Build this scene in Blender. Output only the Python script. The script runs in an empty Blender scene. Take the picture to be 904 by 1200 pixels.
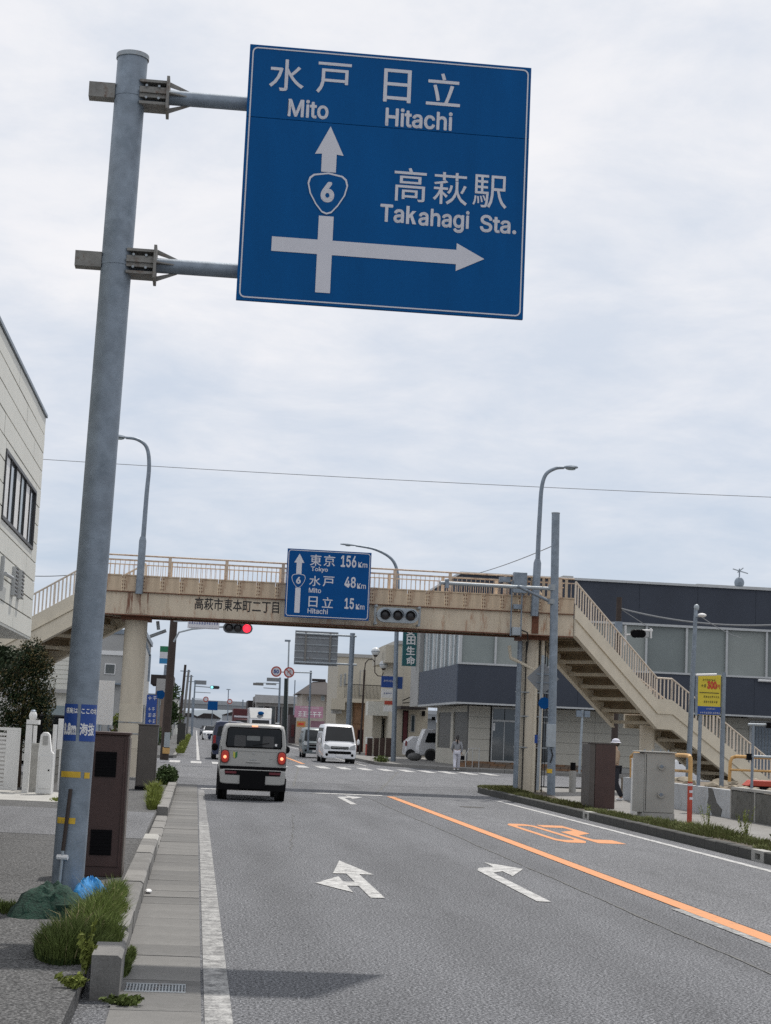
import bpy, math, random
from mathutils import Vector, Matrix
random.seed(7)
R = math.radians
S = bpy.context.scene
COL = S.collection

# ------------------------------------------------------------------ camera
FPX, CXP, CYP, CH = 2000.0, 452.0, 600.0, 1.68
PSI, PIT, RHO = 0.104196, 0.128058, 0.044
_f = Vector((math.sin(PSI)*math.cos(PIT), math.cos(PSI)*math.cos(PIT), math.sin(PIT)))
_r0 = Vector((math.cos(PSI), -math.sin(PSI), 0)); _u0 = _r0.cross(_f)
_r = math.cos(RHO)*_r0+math.sin(RHO)*_u0
_u = -math.sin(RHO)*_r0+math.cos(RHO)*_u0
cam = bpy.data.cameras.new('camera'); camo = bpy.data.objects.new('camera', cam); COL.objects.link(camo)
cam.sensor_fit = 'VERTICAL'; cam.sensor_height = 24; cam.lens = 24*FPX/1200
cam.clip_end = 6000; cam.clip_start = 0.1
M = Matrix((( _r.x, _u.x, -_f.x, 0), (_r.y, _u.y, -_f.y, 0), (_r.z, _u.z, -_f.z, CH), (0, 0, 0, 1)))
camo.matrix_world = M
S.camera = camo
# ------------------------------------------------------------------ sun, sky, exposure
SUNV = Vector((.24, .48, 1)).normalized()
sl = bpy.data.lights.new('sun', 'SUN'); sl.energy = 3.4; sl.angle = R(1.0); sl.color = (1, .95, .88)
so = bpy.data.objects.new('sun', sl); COL.objects.link(so)
so.rotation_euler = (-SUNV).to_track_quat('-Z', 'Y').to_euler()
W = bpy.data.worlds.new('World'); S.world = W; W.use_nodes = True
nt = W.node_tree; N = nt.nodes; L = nt.links; N.clear()
wo = N.new('ShaderNodeOutputWorld'); bg = N.new('ShaderNodeBackground'); bg.inputs[1].default_value = 0.1
sky = N.new('ShaderNodeTexSky'); sky.sky_type = 'NISHITA'; sky.sun_disc = False
sky.sun_elevation = math.asin(SUNV.z); sky.sun_rotation = math.atan2(SUNV.x, SUNV.y)
sky.air_density = 1.0; sky.dust_density = 1.5
tc = N.new('ShaderNodeTexCoord')
sep = N.new('ShaderNodeSeparateXYZ'); L.new(tc.outputs['Generated'], sep.inputs[0])
# cloud layer: project direction on a flat layer overhead
def mth(op, a, b=None, clamp=False):
    m = N.new('ShaderNodeMath'); m.operation = op; m.use_clamp = clamp
    for i, v in enumerate((a, b)):
        if v is None: continue
        if isinstance(v, (int, float)): m.inputs[i].default_value = v
        else: L.new(v, m.inputs[i])
    return m.outputs[0]
zc = mth('ADD', mth('MAXIMUM', sep.outputs[2], 0.0), 0.16)
cx_ = mth('DIVIDE', sep.outputs[0], zc); cy_ = mth('DIVIDE', sep.outputs[1], zc)
cmb = N.new('ShaderNodeCombineXYZ'); L.new(cx_, cmb.inputs[0]); L.new(cy_, cmb.inputs[1])
n1 = N.new('ShaderNodeTexNoise'); n1.inputs['Scale'].default_value = 3.0; n1.inputs['Detail'].default_value = 8; n1.inputs['Roughness'].default_value = .62
n1.inputs['Distortion'].default_value = .25
L.new(cmb.outputs[0], n1.inputs['Vector'])
n2 = N.new('ShaderNodeTexNoise'); n2.inputs['Scale'].default_value = 0.8; n2.inputs['Detail'].default_value = 4
L.new(cmb.outputs[0], n2.inputs['Vector'])
cs = mth('ADD', mth('MULTIPLY', n1.outputs[0], .6), mth('MULTIPLY', n2.outputs[0], .5))
r1 = N.new('ShaderNodeValToRGB'); L.new(cs, r1.inputs[0])
r1.color_ramp.elements[0].position = .42; r1.color_ramp.elements[0].color = (7.5, 7.9, 8.65, 1)
r1.color_ramp.elements[1].position = .66; r1.color_ramp.elements[1].color = (9.1, 9.1, 9.4, 1)
# coverage: thick overhead, thinner hazy blue towards the horizon
cov = N.new('ShaderNodeMapRange'); L.new(sep.outputs[2], cov.inputs[0])
cov.inputs[1].default_value = 0.02; cov.inputs[2].default_value = 0.26; cov.inputs[3].default_value = .12; cov.inputs[4].default_value = .96
covn = mth('ADD', cov.outputs[0], mth('MULTIPLY', mth('SUBTRACT', cs, .55), 1.3), True)
hz = N.new('ShaderNodeMix'); hz.data_type = 'RGBA'
hz.inputs[0].default_value = .82; L.new(sky.outputs[0], hz.inputs[6]); hz.inputs[7].default_value = (5.1, 6.1, 7.6, 1)
mx = N.new('ShaderNodeMix'); mx.data_type = 'RGBA'; L.new(covn, mx.inputs[0]); L.new(hz.outputs[2], mx.inputs[6]); L.new(r1.outputs[0], mx.inputs[7])
L.new(mx.outputs[2], bg.inputs[0]); L.new(bg.outputs[0], wo.inputs[0])
S.view_settings.view_transform = 'Standard'; S.view_settings.look = 'None'; S.view_settings.exposure = 0.0; S.view_settings.gamma = 1
S.cycles.max_bounces = 6; S.cycles.use_denoising = False

# ------------------------------------------------------------------ helpers
def at(px, py, Y):                    # point of the photograph on the upright plane at distance Y down the street
    d = _f+(px-CXP)/FPX*_r+(CYP-py)/FPX*_u
    t = Y/d.y
    return Vector((d.x*t, Y, CH+d.z*t))

class MB:
    def __init__(s): s.v = []; s.f = []; s.mi = []; s.cur = 0
    def m(s, i): s.cur = i; return s
    def add(s, vs, fs):
        b = len(s.v); s.v += [tuple(v) for v in vs]; s.f += [tuple(b+i for i in f) for f in fs]; s.mi += [s.cur]*len(fs); return s
    def box(s, x0, x1, y0, y1, z0, z1):
        v = [(x, y, z) for z in (z0, z1) for y in (y0, y1) for x in (x0, x1)]
        return s.add(v, [(0, 2, 3, 1), (4, 5, 7, 6), (0, 1, 5, 4), (2, 6, 7, 3), (0, 4, 6, 2), (1, 3, 7, 5)])
    def cbox(s, c, sx, sy, sz, rz=0):
        cc, ss = math.cos(rz), math.sin(rz); v = []
        for z in (-sz/2, sz/2):
            for y in (-sy/2, sy/2):
                for x in (-sx/2, sx/2): v.append((c[0]+x*cc-y*ss, c[1]+x*ss+y*cc, c[2]+z))
        return s.add(v, [(0, 2, 3, 1), (4, 5, 7, 6), (0, 1, 5, 4), (2, 6, 7, 3), (0, 4, 6, 2), (1, 3, 7, 5)])
    def bar(s, a, b, w, h, up=(0, 0, 1)):            # rectangular bar from a to b, w sideways, h along up
        a = Vector(a); b = Vector(b); d = (b-a).normalized(); up = Vector(up)
        sd = d.cross(up)
        if sd.length < 1e-4: sd = Vector((1, 0, 0))
        sd.normalize(); u2 = sd.cross(d)
        v = []
        for p in (a, b):
            for i, j in ((-1, -1), (1, -1), (1, 1), (-1, 1)): v.append(p+sd*(i*w/2)+u2*(j*h/2))
        return s.add(v, [(0, 1, 2, 3), (7, 6, 5, 4), (0, 4, 5, 1), (1, 5, 6, 2), (2, 6, 7, 3), (3, 7, 4, 0)])
    def tube(s, pts, r, n=12, cap=True):
        pts = [Vector(p) for p in pts]; rs = r if isinstance(r, (list, tuple)) else [r]*len(pts)
        base = len(s.v); prev = None; vs = []
        for i, p in enumerate(pts):
            d = (pts[min(i+1, len(pts)-1)]-pts[max(i-1, 0)]).normalized()
            if prev is None:
                a = Vector((0, 0, 1)) if abs(d.z) < .9 else Vector((1, 0, 0)); u = d.cross(a).normalized()
            else:
                u = (prev-d*prev.dot(d)).normalized()
            prev = u; w = d.cross(u)
            for k in range(n):
                t = 2*math.pi*k/n; vs.append(p+(u*math.cos(t)+w*math.sin(t))*rs[i])
        fs = []
        for i in range(len(pts)-1):
            for k in range(n):
                a = i*n+k; b = i*n+(k+1) % n; fs.append((a, a+n, b+n, b))
        if cap: fs.append(tuple(range(n))); fs.append(tuple((len(pts)-1)*n+k for k in reversed(range(n))))
        return s.add(vs, fs)
    def prism(s, poly, axis, a0, a1):                # polygon extruded along an axis; poly gives the two other coordinates
        n = len(poly)
        def mk(p, a):
            if axis == 'y': return (p[0], a, p[1])
            if axis == 'x': return (a, p[0], p[1])
            return (p[0], p[1], a)
        vs = [mk(p, a0) for p in poly]+[mk(p, a1) for p in poly]
        fs = [tuple(range(n)), tuple(range(2*n-1, n-1, -1))]+[(i, i+n, (i+1) % n+n, (i+1) % n) for i in range(n)]
        return s.add(vs, fs)
    def loft(s, rings, capped=True):
        n = len(rings[0]); vs = [p for r in rings for p in r]; fs = []
        for i in range(len(rings)-1):
            for k in range(n):
                a = i*n+k; b = i*n+(k+1) % n; fs.append((a, b, b+n, a+n))
        if capped: fs.append(tuple(reversed(range(n)))); fs.append(tuple((len(rings)-1)*n+k for k in range(n)))
        return s.add(vs, fs)
    def ball(s, c, r, sx=1, sy=1, sz=1, n=10, m=6):
        vs = [(c[0], c[1], c[2]-r*sz)]
        for j in range(1, m):
            t = math.pi*j/m
            for k in range(n):
                a = 2*math.pi*k/n; vs.append((c[0]+r*sx*math.sin(t)*math.cos(a), c[1]+r*sy*math.sin(t)*math.sin(a), c[2]-r*sz*math.cos(t)))
        vs.append((c[0], c[1], c[2]+r*sz)); e = len(vs)-1; fs = []
        for k in range(n):
            fs.append((0, 1+(k+1) % n, 1+k)); fs.append((e, e-n+k, e-n+(k+1) % n))
            for j in range(m-2):
                a = 1+j*n+k; b = 1+j*n+(k+1) % n; fs.append((a, b, b+n, a+n))
        return s.add(vs, fs)

def mesh_of(name, mb, mats, off=(0, 0, 0)):
    me = bpy.data.meshes.new(name)
    me.from_pydata([(v[0]-off[0], v[1]-off[1], v[2]-off[2]) for v in mb.v], [], mb.f)
    for m in (mats if isinstance(mats, (list, tuple)) else [mats]): me.materials.append(m)
    me.polygons.foreach_set('material_index', mb.mi)
    import bmesh
    bm = bmesh.new(); bm.from_mesh(me); bmesh.ops.recalc_face_normals(bm, faces=bm.faces); bm.to_mesh(me); bm.free()
    me.polygons.foreach_set('use_smooth', [True]*len(me.polygons))
    me.set_sharp_from_angle(angle=R(38))
    return me
def wloc(p):
    v = Vector((0, 0, 0))
    while p is not None: v = v+Vector(p.location); p = p.parent
    return v
def obj(name, mb, mats, parent=None, label=None, cat=None, group=None, kind=None, local=False, bevel=0):
    off = (0, 0, 0) if local or parent is None else wloc(parent)
    o = bpy.data.objects.new(name, mesh_of(name, mb, mats, off)); COL.objects.link(o); o.parent = parent
    tag(o, label, cat, group, kind)
    if bevel:
        b = o.modifiers.new('bevel', 'BEVEL'); b.width = bevel; b.segments = 2; b.limit_method = 'ANGLE'; b.angle_limit = R(40)
    return o
def tag(o, label=None, cat=None, group=None, kind=None):
    if label: o['label'] = label
    if cat: o['category'] = cat
    if group: o['group'] = group
    if kind: o['kind'] = kind
    return o
def thing(name, loc, label, cat, group=None, rz=0):
    o = bpy.data.objects.new(name, None); COL.objects.link(o); o.location = loc; o.rotation_euler = (0, 0, rz)
    o.empty_display_size = .2
    return tag(o, label, cat, group)
def piece(name, me, parent, loc, rot=None, scale=None):
    o = bpy.data.objects.new(name, me); COL.objects.link(o); o.parent = parent
    o.location = Vector(loc)-(wloc(parent) if parent else Vector())
    if rot: o.rotation_euler = rot
    if scale: o.scale = scale
    return o
def copy_tree(o, parent=None):
    c = o.copy(); COL.objects.link(c); c.parent = parent
    for ch in list(o.children): copy_tree(ch, c)
    return c

# ------------------------------------------------------------------ materials
def mat(name, col, rough=.6, metal=0, var=.12, scale=3.0, bump=0, bscale=40, col2=None, lo=.45, hi=.65, stretch=None, spec=.5, fine=None, emit=None, estr=0, coat=0, trans=0):
    m = bpy.data.materials.new(name); m.use_nodes = True; t = m.node_tree; n = t.nodes; l = t.links
    b = n['Principled BSDF']; b.inputs['Roughness'].default_value = rough; b.inputs['Metallic'].default_value = metal
    b.inputs['Specular IOR Level'].default_value = spec
    if coat: b.inputs['Coat Weight'].default_value = coat
    if trans: b.inputs['Transmission Weight'].default_value = trans
    c = n.new('ShaderNodeTexCoord'); mp = n.new('ShaderNodeMapping'); l.new(c.outputs['Object'], mp.inputs[0])
    if stretch: mp.inputs['Scale'].default_value = stretch
    ns = n.new('ShaderNodeTexNoise'); ns.inputs['Scale'].default_value = scale; ns.inputs['Detail'].default_value = 6; ns.inputs['Roughness'].default_value = .65
    l.new(mp.outputs[0], ns.inputs['Vector'])
    rp = n.new('ShaderNodeValToRGB'); l.new(ns.outputs[0], rp.inputs[0])
    rp.color_ramp.elements[0].position = .3; rp.color_ramp.elements[1].position = .7
    rp.color_ramp.elements[0].color = tuple(x*(1-var) for x in col)+(1,); rp.color_ramp.elements[1].color = tuple(min(1, x*(1+var)) for x in col)+(1,)
    out = rp.outputs[0]
    if col2:
        n3 = n.new('ShaderNodeTexNoise'); n3.inputs['Scale'].default_value = scale*1.7; n3.inputs['Detail'].default_value = 8; n3.inputs['Roughness'].default_value = .7
        l.new(mp.outputs[0], n3.inputs['Vector'])
        mr = n.new('ShaderNodeMapRange'); l.new(n3.outputs[0], mr.inputs[0]); mr.inputs[1].default_value = lo; mr.inputs[2].default_value = hi
        mxx = n.new('ShaderNodeMix'); mxx.data_type = 'RGBA'; l.new(mr.outputs[0], mxx.inputs[0]); l.new(out, mxx.inputs[6]); mxx.inputs[7].default_value = tuple(col2)+(1,)
        out = mxx.outputs[2]
    if fine:
        n4 = n.new('ShaderNodeTexNoise'); n4.inputs['Scale'].default_value = fine[0]; n4.inputs['Detail'].default_value = 2
        l.new(c.outputs['Object'], n4.inputs['Vector'])
        mr = n.new('ShaderNodeMapRange'); l.new(n4.outputs[0], mr.inputs[0]); mr.inputs[1].default_value = .3; mr.inputs[2].default_value = .7
        mr.inputs[3].default_value = 1-fine[1]; mr.inputs[4].default_value = 1+fine[1]
        vm = n.new('ShaderNodeVectorMath'); vm.operation = 'SCALE'; l.new(out, vm.inputs[0]); l.new(mr.outputs[0], vm.inputs['Scale'])
        out = vm.outputs[0]
    l.new(out, b.inputs['Base Color'])
    if bump:
        nb = n.new('ShaderNodeTexNoise'); nb.inputs['Scale'].default_value = bscale; nb.inputs['Detail'].default_value = 4
        l.new(c.outputs['Object'], nb.inputs['Vector'])
        bp = n.new('ShaderNodeBump'); bp.inputs['Strength'].default_value = bump; bp.inputs['Distance'].default_value = .01
        l.new(nb.outputs[0], bp.inputs['Height']); l.new(bp.outputs[0], b.inputs['Normal'])
    if emit:
        b.inputs['Emission Color'].default_value = tuple(emit)+(1,); b.inputs['Emission Strength'].default_value = estr
    return m

galv = mat('galvanised_steel', (.215, .255, .30), .5, .35, .16, 4, .15, 60, col2=(.15, .185, .22), lo=.5, hi=.75, fine=(9, .10))
galv_l = mat('galvanised_light', (.34, .38, .41), .55, .25, .12, 5)
galv_rust = mat('galvanised_rusty', (.30, .33, .35), .55, .3, .15, 6, .2, 60, col2=(.16, .10, .07), lo=.55, hi=.68)
bracket_m = mat('bracket_steel', (.22, .215, .20), .65, .3, .2, 9, .2, 50, col2=(.13, .085, .06), lo=.52, hi=.7)
sign_blue = mat('sign_blue', (.002, .078, .245), .6, 0, .10, 1.6, spec=.1, stretch=(1.5, 1, .35))
sign_blue2 = mat('sign_blue_far', (.003, .070, .24), .6, 0, .06, 2, spec=.1)
sign_white = mat('sign_white', (.60, .60, .64), .6, 0, .04, 2, spec=.2)
sign_gray = mat('sign_back', (.22, .235, .25), .6, .3, .08, 3)
brown = mat('cabinet_brown', (.060, .032, .028), .55, 0, .2, 3, .1, 50, col2=(.10, .065, .055), lo=.6, hi=.8)
brown_l = mat('cabinet_brown_side', (.14, .12, .105), .6, 0, .2, 3)
brown2 = mat('cabinet_taupe', (.085, .075, .068), .6, 0, .15, 3)
black = mat('black_plastic', (.006, .006, .007), .85, 0, .1, 5, spec=.12)
rubber = mat('rubber', (.02, .02, .021), .85, 0, .15, 20)
paint_b = mat('bridge_paint', (.55, .47, .36), .6, 0, .10, 2.2, .1, 50, col2=(.30, .13, .06), lo=.545, hi=.72, stretch=(1.6, 1, .40))
paint_s = mat('bridge_side_panel', (.52, .41, .29), .65, 0, .16, 2.6, .1, 50, col2=(.22, .10, .05), lo=.53, hi=.72, stretch=(1.8, 1, .30))
paint_r = mat('bridge_rail_paint', (.56, .44, .33), .65, 0, .2, 4, 0, 50, col2=(.26, .10, .05), lo=.5, hi=.72)
paint_c = mat('bridge_cream', (.60, .54, .43), .6, 0, .08, 2.2, .1, 40, col2=(.33, .18, .10), lo=.68, hi=.85)
paint_pk = mat('bridge_rail_pale', (.62, .54, .45), .6, 0, .08, 4, col2=(.36, .2, .13), lo=.66, hi=.85)
paint_col = mat('column_cream', (.56, .50, .40), .65, 0, .10, 1.4, .1, 30, col2=(.36, .25, .15), lo=.60, hi=.9, stretch=(2, 2, .5))
step_m = mat('step_rust_shade', (.24, .185, .115), .8, 0, .15, 3, col2=(.14, .075, .04), lo=.5, hi=.75)  # rusty brown, darkened to carry the shade under the stairs
bearer_m = mat('bearer_paint', (.46, .40, .30), .7, 0, .15, 3, col2=(.2, .1, .06), lo=.6, hi=.8)
rust = mat('rust', (.14, .055, .03), .85, 0, .3, 12)
white_siding = mat('white_siding', (.62, .62, .57), .6, 0, .05, .8, .05, 30, col2=(.45, .44, .40), lo=.6, hi=.95, stretch=(1, 1, .4))
grooved = mat('dark_groove', (.10, .10, .095), .8)
glass_d = mat('window_glass', (.05, .065, .075), .08, 0, .3, .6, spec=.8)
glass_b = mat('window_film', (.25, .31, .33), .25, 0, .15, .5, spec=.6)
glass_c = mat('car_glass', (.012, .014, .016), .12, 0, .3, 1.5, spec=.32)
alu = mat('aluminium', (.45, .46, .46), .45, .5, .08, 3)
white_p = mat('white_paint', (.72, .72, .71), .55, 0, .05, 2, col2=(.5, .49, .46), lo=.62, hi=.9)
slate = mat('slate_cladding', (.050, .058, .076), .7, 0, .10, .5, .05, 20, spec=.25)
slate_l = mat('slate_cladding_lit', (.085, .10, .13), .7, 0, .06, .7, spec=.25)  # lighter copy of the slate, the left face's light put into the colour
beige_w = mat('beige_wall', (.50, .48, .42), .8, 0, .05, .9, .08, 30, col2=(.36, .34, .30), lo=.62, hi=.95, stretch=(1, 1, .35))
cream_w = mat('cream_wall', (.47, .435, .36), .8, 0, .06, .9, .08, 30, col2=(.36, .33, .27), lo=.6, hi=.95, stretch=(1, 1, .35))
grey_w = mat('grey_wall', (.36, .36, .35), .8, 0, .08, .9, .08, 30)
concrete = mat('concrete', (.205, .20, .19), .9, 0, .16, 2.2, .35, 45, col2=(.155, .15, .14), lo=.52, hi=.78, fine=(130, .16))
concrete_l = mat('concrete_light', (.36, .355, .335), .9, 0, .14, 2.2, .3, 45, col2=(.24, .235, .22), lo=.52, hi=.8, fine=(130, .14))
kerb_dark = mat('kerb_dark', (.062, .062, .058), .95, 0, .3, 3, .4, 45, col2=(.045, .05, .035), lo=.5, hi=.7, fine=(90, .25))
wall_dirty = mat('stained_concrete', (.13, .13, .12), .95, 0, .3, 2.5, .3, 40, col2=(.07, .07, .062), lo=.45, hi=.68)
wall_white = mat('whitewashed_concrete', (.42, .44, .46), .85, 0, .12, 2.5, .2, 40, col2=(.24, .235, .22), lo=.55, hi=.8)
foliage = mat('foliage', (.045, .075, .022), .75, 0, .45, 5, spec=.2)
foliage_d = mat('foliage_dark', (.022, .036, .016), .75, 0, .45, 5, spec=.2)
foliage_r = mat('foliage_reddish', (.075, .060, .022), .75, 0, .45, 5, spec=.2)
grass_m = mat('grass_blades', (.092, .122, .034), .8, 0, .4, 6, spec=.2)
grass_y = mat('weed_pale', (.17, .20, .045), .8, 0, .35, 6, spec=.2)
grass_dk = mat('grass_dark', (.035, .058, .018), .8, 0, .4, 6, spec=.2)
bark = mat('bark', (.07, .05, .035), .9, 0, .3, 9)
net_g = mat('green_net', (.010, .040, .026), .9, 0, .6, 40, 1.0, 70)
net_b = mat('blue_net', (.015, .20, .48), .7, 0, .3, 20, .5, 80)
orange_r = mat('orange_rail', (.55, .33, .12), .55, 0, .1, 4, col2=(.40, .20, .08), lo=.55, hi=.8)
red_p = mat('red_paint', (.42, .06, .035), .55, 0, .15, 5)
yellow_t = mat('yellow_tape', (.62, .40, .03), .6, 0, .25, 8, col2=(.25, .2, .1), lo=.6, hi=.75)
stick_blue = mat('sticker_blue', (.010, .055, .26), .5, 0, .06, 4)
white_l = mat('marking_letter', (.75, .75, .75), .6)
dark_l = mat('dark_letter', (.012, .012, .014), .6)
wood_pole = mat('dark_pole', (.045, .032, .027), .8, 0, .2, 4)
conc_pole = mat('concrete_pole', (.19, .19, .185), .85, 0, .12, 4)
teal = mat('teal_sign', (.010, .105, .115), .5, 0, .06, 2)
yellow_s = mat('yellow_sign', (.62, .50, .04), .5, 0, .06, 3)
red_l = mat('red_letter', (.55, .05, .03), .6)
pink_s = mat('pink_sign', (.42, .22, .30), .6, 0, .12, 3)
tile_dark = mat('dark_roof_tile', (.030, .024, .024), .85, 0, .2, 3)
brick_m = mat('brown_brick', (.20, .115, .065), .85, 0, .25, 4)
maroon = mat('maroon_panel', (.08, .012, .016), .6, 0, .15, 3)
skin_m = mat('skin', (.50, .32, .23), .6, 0, .05, 20)
hair_m = mat('hair', (.012, .010, .010), .5)
lamp_red = mat('tail_lamp_lit', (.28, .03, .02), .3, emit=(1, .06, .03), estr=.14)
lamp_core = mat('lamp_core', (.8, .3, .2), .3, emit=(1, .28, .14), estr=2.2)
sig_red = mat('signal_red', (.7, .02, .03), .3, emit=(1, .03, .06), estr=1.6)
sig_blue = mat('signal_green', (.1, .6, .7), .3, emit=(.25, .95, 1), estr=1.6)
lens_dk = mat('signal_lens_dark', (.02, .018, .02), .25)

def ground_mat(name, base, dark, light, tracks=None):
    m = bpy.data.materials.new(name); m.use_nodes = True; t = m.node_tree; n = t.nodes; l = t.links; b = n['Principled BSDF']
    b.inputs['Roughness'].default_value = .85; b.inputs['Specular IOR Level'].default_value = .3
    c = n.new('ShaderNodeTexCoord'); g = n.new('ShaderNodeTexNoise'); g.inputs['Scale'].default_value = 48; g.inputs['Detail'].default_value = 4; g.inputs['Roughness'].default_value = .85
    l.new(c.outputs['Object'], g.inputs['Vector'])
    rp = n.new('ShaderNodeValToRGB'); l.new(g.outputs[0], rp.inputs[0]); e = rp.color_ramp.elements
    e[0].position = .41; e[0].color = dark+(1,); e[1].position = .60; e[1].color = light+(1,); q = e.new(.51); q.color = base+(1,)
    def noise(sc, st, det=5):
        mp = n.new('ShaderNodeMapping'); mp.inputs['Scale'].default_value = st; l.new(c.outputs['Object'], mp.inputs[0])
        x = n.new('ShaderNodeTexNoise'); x.inputs['Scale'].default_value = sc; x.inputs['Detail'].default_value = det; x.inputs['Roughness'].default_value = .65; l.new(mp.outputs[0], x.inputs['Vector']); return x.outputs[0]
    def mr_(src, a, b_, c_, d): 
        x = n.new('ShaderNodeMapRange'); l.new(src, x.inputs[0]); x.inputs[1].default_value = a; x.inputs[2].default_value = b_; x.inputs[3].default_value = c_; x.inputs[4].default_value = d; return x.outputs[0]
    def mm_(a, b_, op='MULTIPLY'):
        x = n.new('ShaderNodeMath'); x.operation = op; l.new(a, x.inputs[0]); 
        if isinstance(b_, float): x.inputs[1].default_value = b_
        else: l.new(b_, x.inputs[1])
        return x.outputs[0]
    f = mm_(mr_(noise(.55, (1.6, .30, 1)), .3, .7, .82, 1.15), mr_(noise(2.3, (1, .5, 1), 6), .58, .72, 1.0, .80))
    f = mm_(f, mr_(noise(5, (1, 1, 1), 3), .3, .7, .94, 1.06))
    if tracks:
        sx = n.new('ShaderNodeSeparateXYZ'); l.new(c.outputs['Object'], sx.inputs[0])
        for x0 in tracks:
            d = mm_(mm_(sx.outputs[0], -float(x0), 'ADD'), 0.0, 'ADD'); ab = n.new('ShaderNodeMath'); ab.operation = 'ABSOLUTE'; l.new(d, ab.inputs[0])
            f = mm_(f, mr_(ab.outputs[0], .05, .42, .90, 1.0))
    vm = n.new('ShaderNodeVectorMath'); vm.operation = 'SCALE'; l.new(rp.outputs[0], vm.inputs[0]); l.new(f, vm.inputs['Scale'])
    l.new(vm.outputs[0], b.inputs['Base Color'])
    bp = n.new('ShaderNodeBump'); bp.inputs['Strength'].default_value = .6; bp.inputs['Distance'].default_value = .008; l.new(g.outputs[0], bp.inputs['Height']); l.new(bp.outputs[0], b.inputs['Normal'])
    return m
asphalt = ground_mat('asphalt', (.094, .098, .108), (.021, .0225, .026), (.31, .317, .335), (1.0, 2.35, 3.3, 4.6))
gut_a = mat('gutter_concrete', (.128, .126, .122), .9, 0, .22, 2.2, .35, 45, col2=(.085, .084, .080), lo=.48, hi=.72, fine=(110, .22))
gut_b = mat('gutter_concrete_pale', (.155, .152, .146), .9, 0, .2, 2.2, .3, 45, col2=(.11, .108, .102), lo=.50, hi=.76, fine=(110, .2))
asphalt_l = ground_mat('asphalt_pale', (.108, .112, .121), (.028, .029, .033), (.31, .315, .33))
asphalt_w = ground_mat('asphalt_walk', (.066, .067, .068), (.018, .018, .019), (.19, .19, .19))
def worn_paint(name, col, lo, hi, sc=6):
    m = bpy.data.materials.new(name); m.use_nodes = True; t = m.node_tree; n = t.nodes; l = t.links; b = n['Principled BSDF']
    b.inputs['Roughness'].default_value = .8
    c = n.new('ShaderNodeTexCoord'); a = n.new('ShaderNodeTexNoise'); a.inputs['Scale'].default_value = sc; a.inputs['Detail'].default_value = 8; a.inputs['Roughness'].default_value = .8
    l.new(c.outputs['Object'], a.inputs['Vector'])
    g = n.new('ShaderNodeTexNoise'); g.inputs['Scale'].default_value = 75; g.inputs['Detail'].default_value = 3; l.new(c.outputs['Object'], g.inputs['Vector'])
    mm = n.new('ShaderNodeMath'); mm.operation = 'MULTIPLY_ADD'; l.new(g.outputs[0], mm.inputs[0]); mm.inputs[1].default_value = .45; l.new(a.outputs[0], mm.inputs[2])
    mr = n.new('ShaderNodeMapRange'); l.new(mm.outputs[0], mr.inputs[0]); mr.inputs[1].default_value = lo; mr.inputs[2].default_value = hi
    mxx = n.new('ShaderNodeMix'); mxx.data_type = 'RGBA'; l.new(mr.outputs[0], mxx.inputs[0]); mxx.inputs[6].default_value = (.10, .10, .102, 1); mxx.inputs[7].default_value = col+(1,)
    l.new(mxx.outputs[2], b.inputs['Base Color']); return m
orange_p = worn_paint('orange_marking', (.56, .245, .10), .46, .66)
white_worn = worn_paint('white_marking_worn', (.40, .40, .39), .62, .86)
white_mark = worn_paint('white_marking', (.52, .52, .51), .56, .80)

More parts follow.
